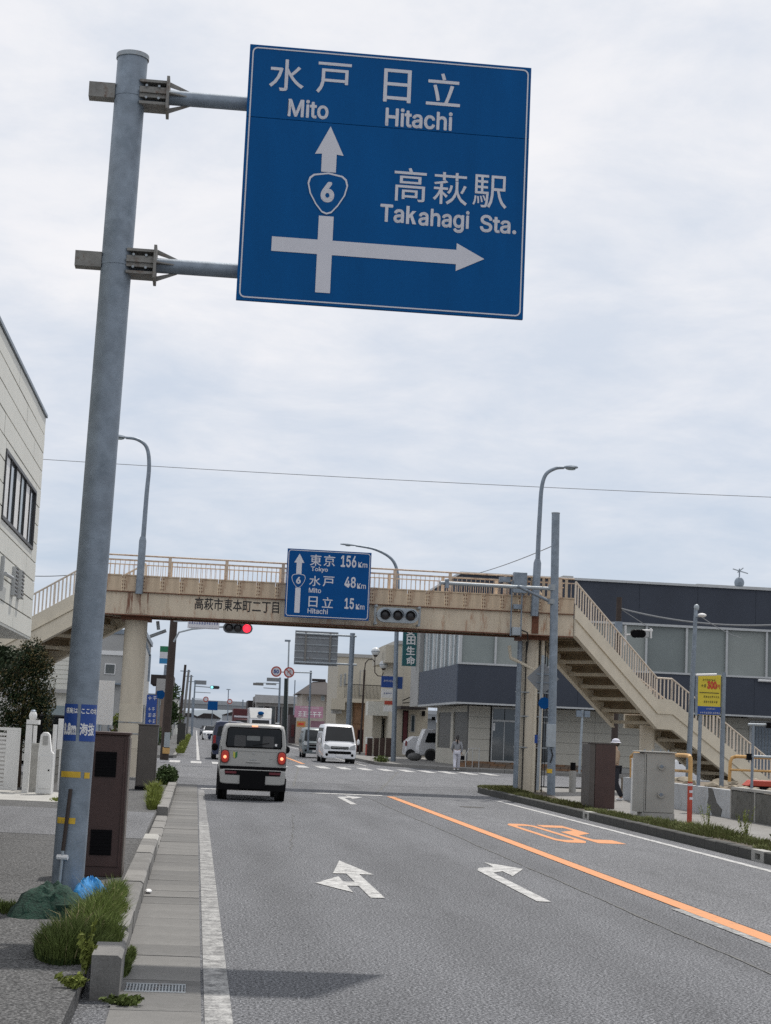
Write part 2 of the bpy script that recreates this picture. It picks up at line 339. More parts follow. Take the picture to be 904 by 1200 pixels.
import os
LATIN = None
try:
    LATIN = bpy.data.fonts.load(os.path.join(bpy.utils.resource_path('LOCAL'), 'datafiles', 'fonts', 'Inter.woff2'))
except Exception:
    LATIN = None
def lettering(s, cx, cz, w, h, y, m, parent, name='lettering', bold=.02, depth=.004, ydir=-1, label=None):
    """flat lettering fitted into a w x h box centred on (cx, cz) on the plane y, read from -Y"""
    cu = bpy.data.curves.new('t', 'FONT'); cu.body = s; cu.size = 1; cu.resolution_u = 3; cu.extrude = 0
    if LATIN and 'k' not in s and all(ord(ch) < 256 for ch in s): cu.font = LATIN
    o = bpy.data.objects.new('t', cu); COL.objects.link(o); bpy.context.view_layer.update()
    me = bpy.data.meshes.new_from_object(o.evaluated_get(bpy.context.evaluated_depsgraph_get()))
    bpy.data.objects.remove(o); bpy.data.curves.remove(cu)
    if bold > 0:                     # thicken the strokes: eight shifted copies, each a hair behind the last
        bv = [v.co.copy() for v in me.vertices]; bf = [tuple(p.vertices) for p in me.polygons]; nv = []; nf = []
        nk = 12 if bold > .015 else 6
        for k in range(nk+1):
            r_ = bold if k else 0; a = 2*math.pi*k/nk; b0 = len(nv)
            nv += [Vector((v.x+r_*math.cos(a), v.y+r_*math.sin(a), -.004*k)) for v in bv]; nf += [tuple(b0+i for i in f) for f in bf]
        me2 = bpy.data.meshes.new(name); me2.from_pydata([tuple(v) for v in nv], [], nf); bpy.data.meshes.remove(me); me = me2
    # give every face its own hair-thin offset so that overlapping strokes never share a plane
    nv = []; nf = []; rq = random.Random(1)
    for p in me.polygons:
        b0 = len(nv); dz = -rq.random()*.07; nv += [me.vertices[i].co+Vector((0, 0, dz)) for i in p.vertices]; nf.append(tuple(range(b0, b0+len(p.vertices))))
    me2 = bpy.data.meshes.new(name); me2.from_pydata([tuple(v) for v in nv], [], nf); bpy.data.meshes.remove(me); me = me2
    vs = [v.co.copy() for v in me.vertices]
    x0 = min(v.x for v in vs); x1 = max(v.x for v in vs); y0 = min(v.y for v in vs); y1 = max(v.y for v in vs)
    off = wloc(parent)
    for v in me.vertices:
        X = cx+((v.co.x-x0)/(x1-x0)-.5)*w*(-ydir); Z = cz+((v.co.y-y0)/(y1-y0)-.5)*h
        v.co = (X-off.x, y-off.y-v.co.z*.02, Z-off.z)
    me.materials.clear(); me.materials.append(m); me.name = name
    ob = bpy.data.objects.new(name, me); COL.objects.link(ob); ob.parent = parent
    if label: ob['label'] = label
    return ob
def lett_px(s, px, py, wp, hp, Y, m, parent, dy=.006, **k):
    c = at(px, py, Y); sc = Y/ FPX * 1.0 * (1+.0)
    sc = (at(px+10, py, Y)-at(px, py, Y)).length/10
    return lettering(s, c.x, c.z, wp*sc, hp*sc, Y-dy, m, parent, **k)

# =================================================================== SETTING
def sheet(name, pts, z, m, kind='structure'):
    mb = MB(); mb.add([(x, y, z) for x, y in pts], [tuple(range(len(pts)))]); return obj(name, mb, m, kind=kind)
sheet('ground', [(-2500, -200), (2500, -200), (2500, 4500), (-2500, 4500)], -.03, asphalt_l)
road = sheet('road', [(-.6, -10), (8.75, -10), (8.75, 50), (9.6, 54.4), (80, 56), (80, 79), (16, 79), (12, 81), (9.3, 86), (9.0, 110), (9.0, 1400), (-1.2, 1400), (-1.2, 82), (-60, 80), (-60, 52), (-.6, 48)], 0, asphalt)
# paler resurfaced patch in the opposite lane and in the crossing
sheet('road_patch', [(5.3, 12), (8.42, 12), (8.42, 46), (5.3, 46)], .003, asphalt_l)
sheet('road_patch', [(-2, 54), (7.0, 54), (14, 60), (24, 62), (24, 73), (-2, 73)], .003, asphalt_l)

def slab(name, pts, z0, z1, m):
    mb = MB(); mb.prism(pts, 'z', z0, z1); return obj(name, mb, m, kind='structure')
sl_l = slab('sidewalk_left', [(-40, -10), (-.6, -10), (-.6, 46.5), (-1.4, 48.6), (-3.0, 49.6), (-40, 49.6)], -.2, .12, asphalt_w)
sl_r = slab('sidewalk_right', [(8.62, 8), (60, 8), (60, 55.6), (11, 54.7), (9.6, 54.0), (8.85, 52.6), (8.62, 50.6)], -.2, .13, concrete)
sl_lf = slab('sidewalk_left_far', [(-1.0, 83), (-1.0, 900), (-60, 900), (-60, 81.5), (-2.2, 81.5)], -.2, .12, asphalt_w)
sl_rf = slab('sidewalk_right_far', [(9.15, 900), (9.15, 110), (9.35, 87), (9.9, 84.6), (12.2, 81.4), (16.1, 79.4), (80, 79.4), (80, 900)], -.2, .12, concrete)

# gutter slabs and kerb stones as pieces
gut = tag(bpy.data.objects.new('gutter', None), kind='structure'); COL.objects.link(gut)
sm = [mesh_of('gutter_slab', MB().box(-.265, .265, -.2965, .2965, -.05, .0), m) for m in (gut_a, gut_b)]
y = 5.2
while y < 48:
    if not (10.9 < y < 11.5):
        o = piece('gutter_slab', random.choice(sm), gut, (-.14, y, .012+random.uniform(-.003, .003)))
        o.rotation_euler = (random.uniform(-.004, .004), random.uniform(-.006, .006), random.uniform(-.004, .004))
    y += .6
gy = 11.2
gr = MB().box(-.405, .125, gy-.297, gy-.19, -.05, .012).box(-.405, .125, gy+.16, gy+.297, -.05, .012).box(-.405, -.35, gy-.19, gy+.16, -.05, .012).box(.03, .125, gy-.19, gy+.16, -.05, .012)
obj('gutter_slab', gr, gut_a, gut)
g2 = MB().box(-.35, .03, gy-.19, gy+.16, -.10, -.09)
obj('drain_pit', g2, black, gut)
g3 = MB().box(-.35, .03, gy+.13, gy+.16, -.01, .014).box(-.35, .03, gy-.19, gy-.16, -.01, .014)
for i in range(19): g3.box(-.345+i*.0205, -.336+i*.0205, gy-.16, gy+.13, -.01, .012)
for i in range(3): g3.box(-.35, .03, gy-.1+i*.08, gy-.09+i*.08, -.012, .009)
obj('drain_grate', g3, galv_rust, gut)

kl = tag(bpy.data.objects.new('kerb_left', None), kind='structure'); COL.objects.link(kl)
def kerbstone(x0, x1, y0, y1, h, m, nm='kerb_stone'):
    mb = MB(); c = .02
    mb.prism([(x0, -.1), (x1, -.1), (x1+.01, h-c), (x1-.015, h), (x0, h)], 'y', y0, y1)
    return obj(nm, mb, m, kl)
kerbstone(-.545, -.375, 10.68, 11.32, .27, gut_b)
kerbstone(-.56, -.405, 12.0, 12.8, .17, gut_b)
yy = 12.84
i = 0
while yy < 45.5:
    if yy < 21.5: h, m = .20, gut_b if i % 3 else concrete
    elif yy < 23.2: h, m = .19, concrete_l
    elif yy < 30.5: h, m = .055, concrete
    else: h, m = .20, concrete
    Lk = 1.18 if h > .1 else .59
    kerbstone(-.595, -.412-(.0 if i % 2 else .004), yy, yy+Lk, h-(i % 3)*.004, m); yy += Lk+.014; i += 1
# planting pocket behind the far kerb
kr = tag(bpy.data.objects.new('kerb_right', None), kind='structure'); COL.objects.link(kr)
path = [(8.45, 9), (8.45, 50.2), (8.52, 51.3), (8.75, 52.5), (9.2, 53.5), (9.9, 54.3), (11, 54.9), (13, 55.4), (30, 56)]
def along(path, step):
    out = []; acc = 0
    for a, b in zip(path[:-1], path[1:]):
        a = Vector(a); b = Vector(b); d = (b-a); ln = d.length; s_ = acc
        while s_ < ln: out.append((a+d*(s_/ln), math.atan2(d.y, d.x))); s_ += step
        acc = s_-ln
    return out
kst = mesh_of('kerb_stone', MB().prism([(-.075, -.1), (.075, -.1), (.075, .155), (.06, .17), (-.075, .17)], 'x', -.293, .293), kerb_dark)
for (p, a) in along(path, .6):
    if abs(p.y-36.4) < .31 or abs(p.y-25.3) < .31: 
        mb = MB().box(8.45, 8.62, p.y-.29, p.y-.12, -.1, .17).box(8.45, 8.62, p.y+.12, p.y+.29, -.1, .17).box(8.45, 8.62, p.y-.12, p.y+.12, .12, .17).box(8.45, 8.62, p.y-.12, p.y+.12, -.1, .03)
        obj('drain_block', mb, concrete_l, kr); obj('drain_hole', MB().box(8.56, 8.6, p.y-.12, p.y+.12, .03, .12), black, kr)
        continue
    n_ = Vector((math.sin(a), -math.cos(a)))
    o = piece('kerb_stone', kst, kr, (p.x+n_.x*.075, p.y+n_.y*.075, random.uniform(-.006, .004)), (0, 0, a))
kf = tag(bpy.data.objects.new('kerb_far', None), kind='structure'); COL.objects.link(kf)
kmb = mesh_of('kerb_stone', MB().box(-.59, .59, -.075, .075, -.1, .15), concrete)
for (p, a) in along([(9.08, 190), (9.08, 110), (9.28, 87), (9.85, 84.5), (12.15, 81.3), (16.05, 79.3), (32, 79.3)], 1.2): piece('kerb_stone', kmb, kf, (p.x, p.y, 0), (0, 0, a))
for (p, a) in along([(-1.6, 82.4), (-.95, 84), (-.92, 190)], 1.2): piece('kerb_stone', kmb, kf, (p.x, p.y, 0), (0, 0, a))

# painted markings
def mark(name, pts, m, z=.007):
    mb = MB(); mb.add([(x, y, z) for x, y in pts], [tuple(range(len(pts)))]); return obj(name, mb, m, kind='structure')
def rect(name, x0, x1, y0, y1, m, z=.007): return mark(name, [(x0, y0), (x1, y0), (x1, y1), (x0, y1)], m, z)
rect('edge_line', .145, .305, 5, 30, white_worn)
rect('edge_line', .15, .30, 30, 44.6, worn_paint('white_marking_faint', (.36, .36, .36), .66, .92))
rect('edge_line', .12, .27, 80.5, 420, white_mark)
rect('edge_line', 8.24, 8.38, 83, 420, white_mark)
rect('stop_line', .22, 5.0, 45.2, 45.75, white_mark)
rect('stop_line', 5.4, 8.1, 79.7, 80.2, white_mark)
rect('centre_line', 5.07, 5.27, 8, 45.1, orange_p)
rect('centre_line', 4.96, 5.065, 8, 17.5, white_worn)
rect('centre_line', 5.07, 5.27, 82, 420, orange_p)
rect('opposite_edge_line', 7.94, 8.07, 8, 44.9, white_mark)
for i in range(17):
    x = -2.0+i*.93
    if x < .2 and not (-1.7 < x < .2): continue
    rect('crosswalk_stripe', x, x+.47, 74.2, 78.2, white_mark)
for i in range(8): rect('lane_line', 2.6, 2.74, 84+i*12, 89+i*12, white_mark)
mark('lane_arrow', [(1.86, 17.6), (2.01, 17.6), (2.01, 20.4), (2.18, 20.4), (1.94, 22.4), (1.70, 20.4), (1.86, 20.4), (1.86, 19.35), (1.73, 19.35), (1.73, 20.0), (1.40, 19.05), (1.73, 18.1), (1.73, 18.85), (1.86, 18.85)], white_mark)
for dy in (0, 21.6, ):
    k = 1 if dy == 0 else .86
    mark('lane_arrow', [(3.62, 17.8*1+dy), (3.77, 17.8+dy), (3.77, 21.3*1+dy), (3.94, 21.6+dy), (3.94, 20.9+dy), (4.30, 22.1+dy), (3.94, 23.0+dy), (3.94, 22.3+dy), (3.70, 22.0+dy), (3.62, 21.6+dy)], white_mark)
# speed figures painted for oncoming traffic
def ring(name, o_, i_, m, z=.007):
    n_ = len(o_); mb = MB(); mb.add([(x, y, z) for x, y in o_+i_], [(k, (k+1) % n_, (k+1) % n_+n_, k+n_) for k in range(n_)]); return obj(name, mb, m, kind='structure')
ring('speed_figure', [(6.08, 28.6), (6.2, 28.1), (6.5, 28.1), (6.62, 28.6), (6.62, 33.0), (6.5, 33.5), (6.2, 33.5), (6.08, 33.0)], [(6.2, 29.0), (6.25, 28.8), (6.45, 28.8), (6.5, 29.0), (6.5, 32.6), (6.45, 32.8), (6.25, 32.8), (6.2, 32.6)], orange_p)
mark('speed_figure', [(6.72, 33.4), (7.24, 33.4), (7.24, 31.0), (6.88, 30.3), (6.88, 29.2), (7.22, 29.2), (7.22, 28.2), (6.74, 28.2), (6.74, 31.2), (7.1, 31.8), (7.1, 32.6), (6.72, 32.6)][::-1], orange_p)
# the long seam in the asphalt and finer cracks
def crack(pts, w):
    mb = MB(); v = []; 
    for (x, y) in pts:
        ww = w*random.uniform(.4, 1.4); v += [(x-ww, y, .0055), (x+ww, y, .0055)]
    mb.add(v, [(2*k, 2*k+1, 2*k+3, 2*k+2) for k in range(len(pts)-1)]); obj('road_crack', mb, grooved, kind='structure')
pts = []; x = 4.38
for k in range(220):
    y = 8+k*.17; x += random.uniform(-.008, .009)*.9 + (4.42-x)*.02; pts.append((x, y))
crack(pts, .011)
def wob(a, b, n_, w, amp):
    p = []; 
    for k in range(n_+1):
        t = k/n_; p.append((a[0]+(b[0]-a[0])*t+random.uniform(-amp, amp), a[1]+(b[1]-a[1])*t)); 
    crack(p, w)
wob((2.9, 50), (4.8, 79), 60, .03, .03); wob((5.0, 47), (8.8, 74), 60, .035, .04); wob((1.4, 24), (2.0, 34), 40, .006, .03)

sheet('pavement_patch', [(-6.5, 24.2), (-.62, 23.4), (-.62, 30.2), (-6.5, 31.0)], .1235, asphalt_l)
sheet('pavement_patch', [(-9, 33.2), (-2.2, 32.6), (-2.0, 36.8), (-9, 37.3)], .1242, concrete_l)
def crack_z(a, b, n_, w, amp, z):
    mb = MB(); v = []
    for k in range(n_+1):
        t = k/n_; x = a[0]+(b[0]-a[0])*t+random.uniform(-amp, amp); y = a[1]+(b[1]-a[1])*t+random.uniform(-amp, amp)*.3; v += [(x, y-w, z), (x, y+w, z)]
    mb.add(v, [(2*k, 2*k+2, 2*k+3, 2*k+1) for k in range(n_)]); obj('pavement_crack', mb, grooved, kind='structure')
crack_z((-5, 16.1), (-.6, 15.6), 40, .008, .03, .127); crack_z((-4, 19.9), (-.7, 20.6), 40, .006, .03, .127); crack_z((-4, 11.2), (-1.0, 11.5), 30, .006, .03, .127); crack_z((-5, 22.9), (-.62, 22.3), 30, .01, .02, .127)
# iron covers
def cover(x, y, r_, z, lab_m=None):
    mb = MB(); mb.tube([(x, y, z-.02), (x, y, z+.004)], r_, 24); o = obj('manhole_cover', mb, mat('cast_iron', (.05, .047, .045), .6, .6, .3, 20, .6, 60) if 'cast_iron' not in bpy.data.materials else bpy.data.materials['cast_iron'], kind='structure'); return o
cover(2.9, 62, .32, .004); cover(6.6, 40.5, .30, .004)
# =================================================================== VEGETATION HELPERS
def blades(name, spots, h, n, m, label, cat, lean=.5, w=.006, parent=None, kind='stuff', z=.12):
    """grass blades; spots = (x, y, radius_x, radius_y, height factor)"""
    mb = MB(); v = []; f = []
    tot = sum(s_[2]*s_[3] for s_ in spots)
    for (sx, sy, rx, ry, hf) in spots:
        for _ in range(int(n*rx*ry/tot)):
            a = random.uniform(0, 6.283); q = math.sqrt(random.random()); x = sx+rx*q*math.cos(a); y = sy+ry*q*math.sin(a)
            hh = h*hf*random.uniform(.45, 1.1)*(1-.55*q*q); t = random.uniform(0, 6.283)
            lx = math.cos(a)*lean*q*hh+random.uniform(-.3, .3)*hh; ly = math.sin(a)*lean*q*hh+random.uniform(-.3, .3)*hh
            dx, dy = math.cos(t)*w, math.sin(t)*w; b = len(v)
            v += [(x-dx, y-dy, z), (x+dx, y+dy, z), (x+lx*.35-dx*.8, y+ly*.35-dy*.8, z+hh*.6), (x+lx*.35+dx*.8, y+ly*.35+dy*.8, z+hh*.6), (x+lx, y+ly, z+hh*random.uniform(.7, 1))]
            f += [(b, b+1, b+3, b+2), (b+2, b+3, b+4)]
    mb.v = v; mb.f = f; mb.mi = [0]*len(f)
    me = bpy.data.meshes.new(name); me.from_pydata(v, [], f)
    me.materials.append(m); o = bpy.data.objects.new(name, me); COL.objects.link(o)
    return tag(o, label, cat, kind=kind)
def leaves(mb, c, rad, n, size, mi=0, shell=.45):
    for _ in range(n):
        d = Vector((random.gauss(0, 1), random.gauss(0, 1), random.gauss(0, 1))).normalized()
        q = shell+(1-shell)*random.random()
        p = Vector((c[0]+d.x*rad[0]*q, c[1]+d.y*rad[1]*q, c[2]+d.z*rad[2]*q))
        a = Vector((random.gauss(0, 1), random.gauss(0, 1), random.gauss(0, 1))).normalized(); b = a.orthogonal().normalized(); c2 = a.cross(b)
        s_ = size*random.uniform(.5, 1.3)
        mb.m(mi).add([p-b*s_, p+c2*s_*.5, p+b*s_, p-c2*s_*.5], [(0, 1, 2, 3)])
def raw(name, mb, mats, parent=None, **k):
    me = bpy.data.meshes.new(name); off = wloc(parent) if parent else Vector()
    me.from_pydata([tuple(Vector(v)-off) for v in mb.v], [], mb.f)
    for m in mats: me.materials.append(m)
    me.polygons.foreach_set('material_index', mb.mi)
    o = bpy.data.objects.new(name, me); COL.objects.link(o); o.parent = parent; return tag(o, **k)
def tree(name, base, h, rad, label, cat='tree', mats=None, n=2500, size=.16, clumps=16, group=None, trunk_r=.12):
    t = thing(name, base, label, cat, group)
    tb = MB(); top = (base[0]+.1, base[1], base[2]+h*.6); tb.tube([base, (base[0]+.05, base[1], base[2]+h*.3), top], [trunk_r, trunk_r*.8, trunk_r*.4], 8)
    for k in range(6):
        a = k*1.05+.3; s0 = base[2]+h*(.25+.05*k); tb.tube([(base[0]+.05, base[1], s0), (base[0]+math.cos(a)*rad*.6, base[1]+math.sin(a)*rad*.6, s0+h*.28)], [trunk_r*.45, trunk_r*.15], 6)
    obj('trunk', tb, bark, t)
    cb = MB()
    for k in range(clumps):
        a = random.uniform(0, 6.28); q = random.uniform(.1, .75); zz = random.uniform(.32, .9)
        rr = rad*(.5 if zz > .75 else .9)
        c = (base[0]+math.cos(a)*rr*q, base[1]+math.sin(a)*rr*q, base[2]+h*zz)
        cr = rad*random.uniform(.28, .5); leaves(cb, c, (cr, cr, cr*.8), n//clumps, size, random.choice([0, 0, 1]))
    raw('crown', cb, mats or [foliage, foliage_d], t)
    return t

# =================================================================== NEAR DIRECTION SIGN ON ITS POLE
SY = 14.7
ds = thing('direction_sign', (-1.0, SY+.15, .12), 'large blue overhead direction sign with white crossroads arrows on a tall grey steel pole', 'road sign')
PY = SY+.17
mb = MB(); mb.tube([(-1.003, PY, .1), (-.905, PY, 7.56)], .135, 40); obj('pole', mb, galv, ds)
mb = MB(); mb.tube([(-.905, PY, 7.56), (-.905, PY, 7.60)], .146, 40); obj('pole_cap', mb, galv_rust, ds)
mb = MB(); mb.tube([(-1.002, PY, .1), (-1.002, PY, .2)], .17, 24); obj('base_collar', mb, white_worn, ds)
for az in (7.235, 5.685):
    px0 = -.905-(7.56-az)*.0131
    arm = obj('arm', MB().tube([(px0-.1, PY, az), (2.55, PY-.03, az+.0)], .066, 20), galv, ds)
    obj('arm_stub', MB().cbox((px0-.245, PY, az+.005), .23, .13, .135), bracket_m, ds)
    b = MB()
    for sz in (-1, 1):
        b.box(px0+.09, px0+.33, PY-.12, PY+.12, az+sz*.10-.012, az+sz*.10+.012)
        b.prism([(px0+.35, sz*.10+az), (px0+.35, sz*.145+az), (px0+.535, sz*.068+az), (px0+.535, sz*.05+az)][::sz], 'y', PY-.006, PY+.006)
        b.prism([(px0+.35, PY+sz*.14), (px0+.35, PY+sz*.06), (px0+.53, PY+sz*.06)][::sz], 'z', az-.006, az+.006)
    b.box(px0+.09, px0+.33, PY-.13, PY-.115, az-.012, az+.012).box(px0+.09, px0+.33, PY-.11, PY+.11, az-.05, az+.05)
    br = obj('bracket', b, bracket_m, ds)
    obj('flange', MB().box(px0+.325, px0+.352, PY-.15, PY+.15, az-.15, az+.15), bracket_m, br, bevel=.004)
    for sx in (.15, .26):
        for sz in (-1, 1): obj('bolt', MB().tube([(px0+sx, PY-.125, az+.055*sz), (px0+sx, PY-.11, az+.055*sz)], .012, 8), galv_rust, br)
    obj('clamp_band', MB().tube([(px0, PY, az-.035), (px0, PY, az+.035)], .1395, 40), galv, ds)
x0, x1, z0, z1 = .135, 2.695, 5.385, 7.735
zs = 7.06
def panel(x0, x1, z0, z1, y, name='panel'):
    return MB().box(x0, x1, y, y+.035, z0, z1)
pn = obj('sign_panel', panel(x0, x1, zs+.0015, z1, SY), sign_blue, ds, bevel=.004)
pn2 = obj('sign_panel', panel(x0, x1, z0, zs-.0015, SY), sign_blue, ds, bevel=.004)
rb = MB()
for xx in (.5, 1.4, 2.3): rb.box(xx-.03, xx+.03, SY+.036, SY+.09, z0+.05, z1-.05)
obj('back_rail', rb, alu, ds)
def rrect(x0, x1, z0, z1, r, n_=6):
    p = []
    for (cx, cz, a0) in ((x1-r, z0+r, -90), (x1-r, z1-r, 0), (x0+r, z1-r, 90), (x0+r, z0+r, 180)):
        for k in range(n_+1): a = R(a0+90*k/n_); p.append((cx+r*math.cos(a), cz+r*math.sin(a)))
    return p
def ring_y(name, o_, i_, y, m, parent):
    n_ = len(o_); mb = MB(); mb.add([(x, y, z) for x, z in o_+i_], [(k, (k+1) % n_, (k+1) % n_+n_, k+n_) for k in range(n_)]); return obj(name, mb, m, parent)
def flat_y(name, poly, y, m, parent): 
    mb = MB(); mb.add([(x, y, z) for x, z in poly], [tuple(range(len(poly)))]); return obj(name, mb, m, parent)
ring_y('border', rrect(x0+.024, x1-.024, z0+.024, z1-.024, .05), rrect(x0+.036, x1-.036, z0+.036, z1-.036, .04), SY-.004, sign_white, pn2)
def zp(u, v): q = at(250+u/2.26, 30+v/2.26, SY); return (q.x, q.z)
def bl(s, u, v, w, h, bold=.012, par=None, cjk=False):
    q = at(250+u/2.26, 30+v/2.26, SY); k = (at(500, 300, SY)-at(400, 300, SY)).length/100/2.26
    lettering(s, q.x, q.z, w*k, h*k, SY-.004, sign_white, par or pn2, bold=bold)
bl('水', 195, 132, 92, 88, .006, pn); bl('戸', 320, 140, 92, 86, .006, pn); bl('日', 488, 160, 74, 92, .006, pn); bl('立', 610, 170, 92, 90, .006, pn)
bl('Mito', 252, 221, 108, 50, .020, pn); bl('Hitachi', 545, 248, 180, 52, .020, pn)
bl('高', 522, 422, 86, 92, .004); bl('萩', 628, 432, 92, 88, .003); bl('駅', 733, 440, 92, 90, .003)
bl('Ta', 474, 498, 64, 49, .020); bl('ahagi', 611, 516.5, 136, 62, .020)
qk = at(250+524/2.26, 30+502.3/2.26, SY); uk = (at(500, 300, SY)-at(400, 300, SY)).length/100/2.26
km_ = MB(); kx = lambda a: qk.x+a*uk; kz = lambda b: qk.z+b*uk
km_.add([(kx(-13), SY-.0040, kz(-24.5)), (kx(-4.5), SY-.0040, kz(-24.5)), (kx(-4.5), SY-.0040, kz(24.5)), (kx(-13), SY-.0040, kz(24.5))], [(0, 1, 2, 3)])
km_.add([(kx(-6), SY-.0048, kz(-11)), (kx(-6), SY-.0048, kz(-1)), (kx(3.5), SY-.0048, kz(11.5)), (kx(13.5), SY-.0048, kz(11.5))], [(0, 3, 2, 1)])
km_.add([(kx(-2.5), SY-.0056, kz(-4)), (kx(3.5), SY-.0056, kz(2)), (kx(14.5), SY-.0056, kz(-24.5)), (kx(4.5), SY-.0056, kz(-24.5))], [(0, 3, 2, 1)])
obj('lettering', km_, sign_white, pn2); bl('Sta.', 755, 527, 98, 48, .020)
def shield(cx, cz, w, h, y, par, num='6', lw=.06):
    def pts(k):
        base = [(-.50, .22), (-.46, .36), (-.36, .44), (0, .50), (.36, .44), (.46, .36), (.50, .22), (.44, -.02), (.28, -.28), (.12, -.46), (0, -.50), (-.12, -.46), (-.28, -.28), (-.44, -.02)]
        return [(cx+a*w*k, cz+b*h*k) for a, b in base]
    flat_y('route_shield', pts(1.0), y-.002, par['bluem'], par['o'])
    ring_y('route_shield_ring', pts(.98), pts(.90), y-.004, sign_white, par['o'])
    lettering(num, cx, cz+.03*h, w*.33, h*.48, y-.005, sign_white, par['o'], bold=.04)
A = at(250+309/2.26, 30+267/2.26, SY); ax = A.x+.0
q = zp(292, 708); xs = (q[0]+A.x)/2; sw = .066
flat_y('arrow', [(xs-sw, zp(300, 388)[1]), (xs+sw, zp(300, 388)[1]), (xs+sw, zp(312, 341)[1]), (xs+.128, zp(312, 343)[1]), (xs, A.z), (xs-.128, zp(312, 343)[1]), (xs-sw, zp(312, 341)[1])], SY-.004, sign_white, pn2)
zb = zp(292, 708)[1]; zc_ = zp(300, 588)[1]; xl = zp(155, 573)[0]; xr = zp(644, 600)[0]; xt = zp(718, 620)[0]
flat_y('arrow', [(xs-sw, zb), (xs+sw, zb), (xs+sw, zc_-sw), (xr, zc_-sw), (xr, zc_-.128), (xt, zc_), (xr, zc_+.128), (xr, zc_+sw), (xs+sw, zc_+sw), (xs+sw, zp(300, 505)[1]), (xs-sw, zp(300, 505)[1]), (xs-sw, zc_+sw), (xl, zc_+sw), (xl, zc_-sw), (xs-sw, zc_-sw)], SY-.0042, sign_white, pn2)
shield(xs, zp(302, 445)[1], .37, .395, SY-.003, {'bluem': sign_blue, 'o': pn2})
# elevation stickers bent round the pole
def wrap(name, a0, a1, z0, z1, m, rr=.138, par=ds, n_=10):
    v = []; f = []
    zc = (z0+z1)/2; cx = -1.003+(zc-.1)*.0131
    for k in range(n_+1):
        a = R(a0+(a1-a0)*k/n_); x = cx+rr*math.sin(a); y = PY-rr*math.cos(a); v += [(x, y, z0), (x, y, z1)]
    mb = MB(); mb.add(v, [(2*k, 2*k+2, 2*k+3, 2*k+1) for k in range(n_)]); return obj(name, mb, m, par)
def wrap_text(s, ac, zc, wdeg, h, m, par, bold=.03, rr=.1395):
    o = lettering(s, 0, 0, wdeg, h, 0, m, None, bold=bold); cx = -1.003+(zc-.1)*.0131; off = wloc(par)
    for v in o.data.vertices:
        a = R(ac+v.co.x); v.co = (cx+rr*math.sin(a)-off.x, PY-rr*math.cos(a)-off.y, zc+v.co.z-off.z)
    o.parent = par; return o
zs0, zs1 = 1.49, 1.80
s1 = wrap('sticker', -78, -8, zs0, zs1, stick_blue); s2 = wrap('sticker', 4, 80, zs0, zs1, stick_blue)
wrap_text('標高は', -32, zs1-.055, 50, .05, white_l, s1); wrap_text('8.8m', -36, zs0+.10, 56, .10, white_l, s1, .05)
wrap_text('ここの地', 38, zs1-.055, 66, .05, white_l, s2); wrap_text('海抜', 34, zs0+.10, 60, .105, white_l, s2, .03)
wrap('yellow_tape', -60, 20, 1.185, 1.235, yellow_t); wrap('yellow_tape', 34, 60, 1.18, 1.23, yellow_t)
wrap('yellow_tape', -60, 14, .80, .85, yellow_t)

# broom stick strapped to the pole, nets at its base
st = thing('broom_handle', (-1.03, PY-.17, .12), 'thin brown stick with a pale lower end tied upright to the big sign pole', 'stick')
obj('shaft', MB().tube([(-1.045, PY-.15, .58), (-1.015, PY-.155, 1.09)], .016, 8), wood_pole, st)
obj('lower_shaft', MB().tube([(-1.062, PY-.16, .14), (-1.045, PY-.15, .58)], .013, 8), galv_l, st)
obj('tie', MB().tube([(-1.09, PY-.14, .525), (-1.0, PY-.165, .525)], .022, 8), white_l, st)
def heap(name, c, rx, ry, h, m, label, cat, seed):
    rnd = random.Random(seed); mb = MB(); n_, k_ = 28, 10; v = [(c[0], c[1], c[2]+h)]
    for j in range(1, k_+1):
        q = j/k_
        for i in range(n_):
            a = 6.283*i/n_; w = 1+.18*math.sin(3*a+seed)+.1*rnd.uniform(-1, 1)
            hh = h*(1-q**2.6)*(1+.09*rnd.uniform(-1, 1)+.06*math.sin(4*a+5*q+seed)) if j < k_ else 0
            v.append((c[0]+rx*q*w*math.cos(a), c[1]+ry*q*w*math.sin(a), c[2]+max(0, hh)))
    f = [(0, 1+i, 1+(i+1) % n_) for i in range(n_)]
    for j in range(k_-1):
        for i in range(n_): a = 1+j*n_+i; b = 1+j*n_+(i+1) % n_; f.append((a, a+n_, b+n_, b))
    mb.add(v, f); return obj(name, mb, m, label=label, cat=cat)
heap('garbage_net', (-1.06, 14.1, .12), .31, .38, .24, net_g, 'dark green net heaped on the pavement at the foot of the big sign pole', 'net', 3)
heap('blue_net', (-.80, 14.55, .12), .19, .30, .25, net_b, 'bright blue net bundled beside the foot of the big sign pole', 'net', 8)
sheet('soil_strip', [(8.63, 24), (9.45, 24), (9.5, 44), (10.2, 49), (10.6, 52), (9.8, 53.6), (8.95, 52.4), (8.64, 50)], .134, mat('soil', (.075, .062, .045), .95, 0, .4, 6, .5, 40, col2=(.13, .12, .11), lo=.5, hi=.7))
tuft = blades('grass_clump', [(-.66, 13.1, .17, .75, 1), (-.62, 13.9, .15, .6, 1), (-.60, 12.3, .17, .5, .9), (-.60, 15.0, .09, .8, .8)], .34, 6000, mat('grass_fresh', (.13, .17, .045), .8, 0, .45, 6, spec=.2), 'long fresh green grass growing over the kerb between the pole and the gutter', 'grass', .35, .0042)
blades('grass_clump', [(-.78, 11.9, .19, .62, 1), (-.62, 11.75, .14, .4, .9)], .27, 6500, grass_m, 'dense rounded clump of dark grass in front of the green net', 'grass', .3, .0045)
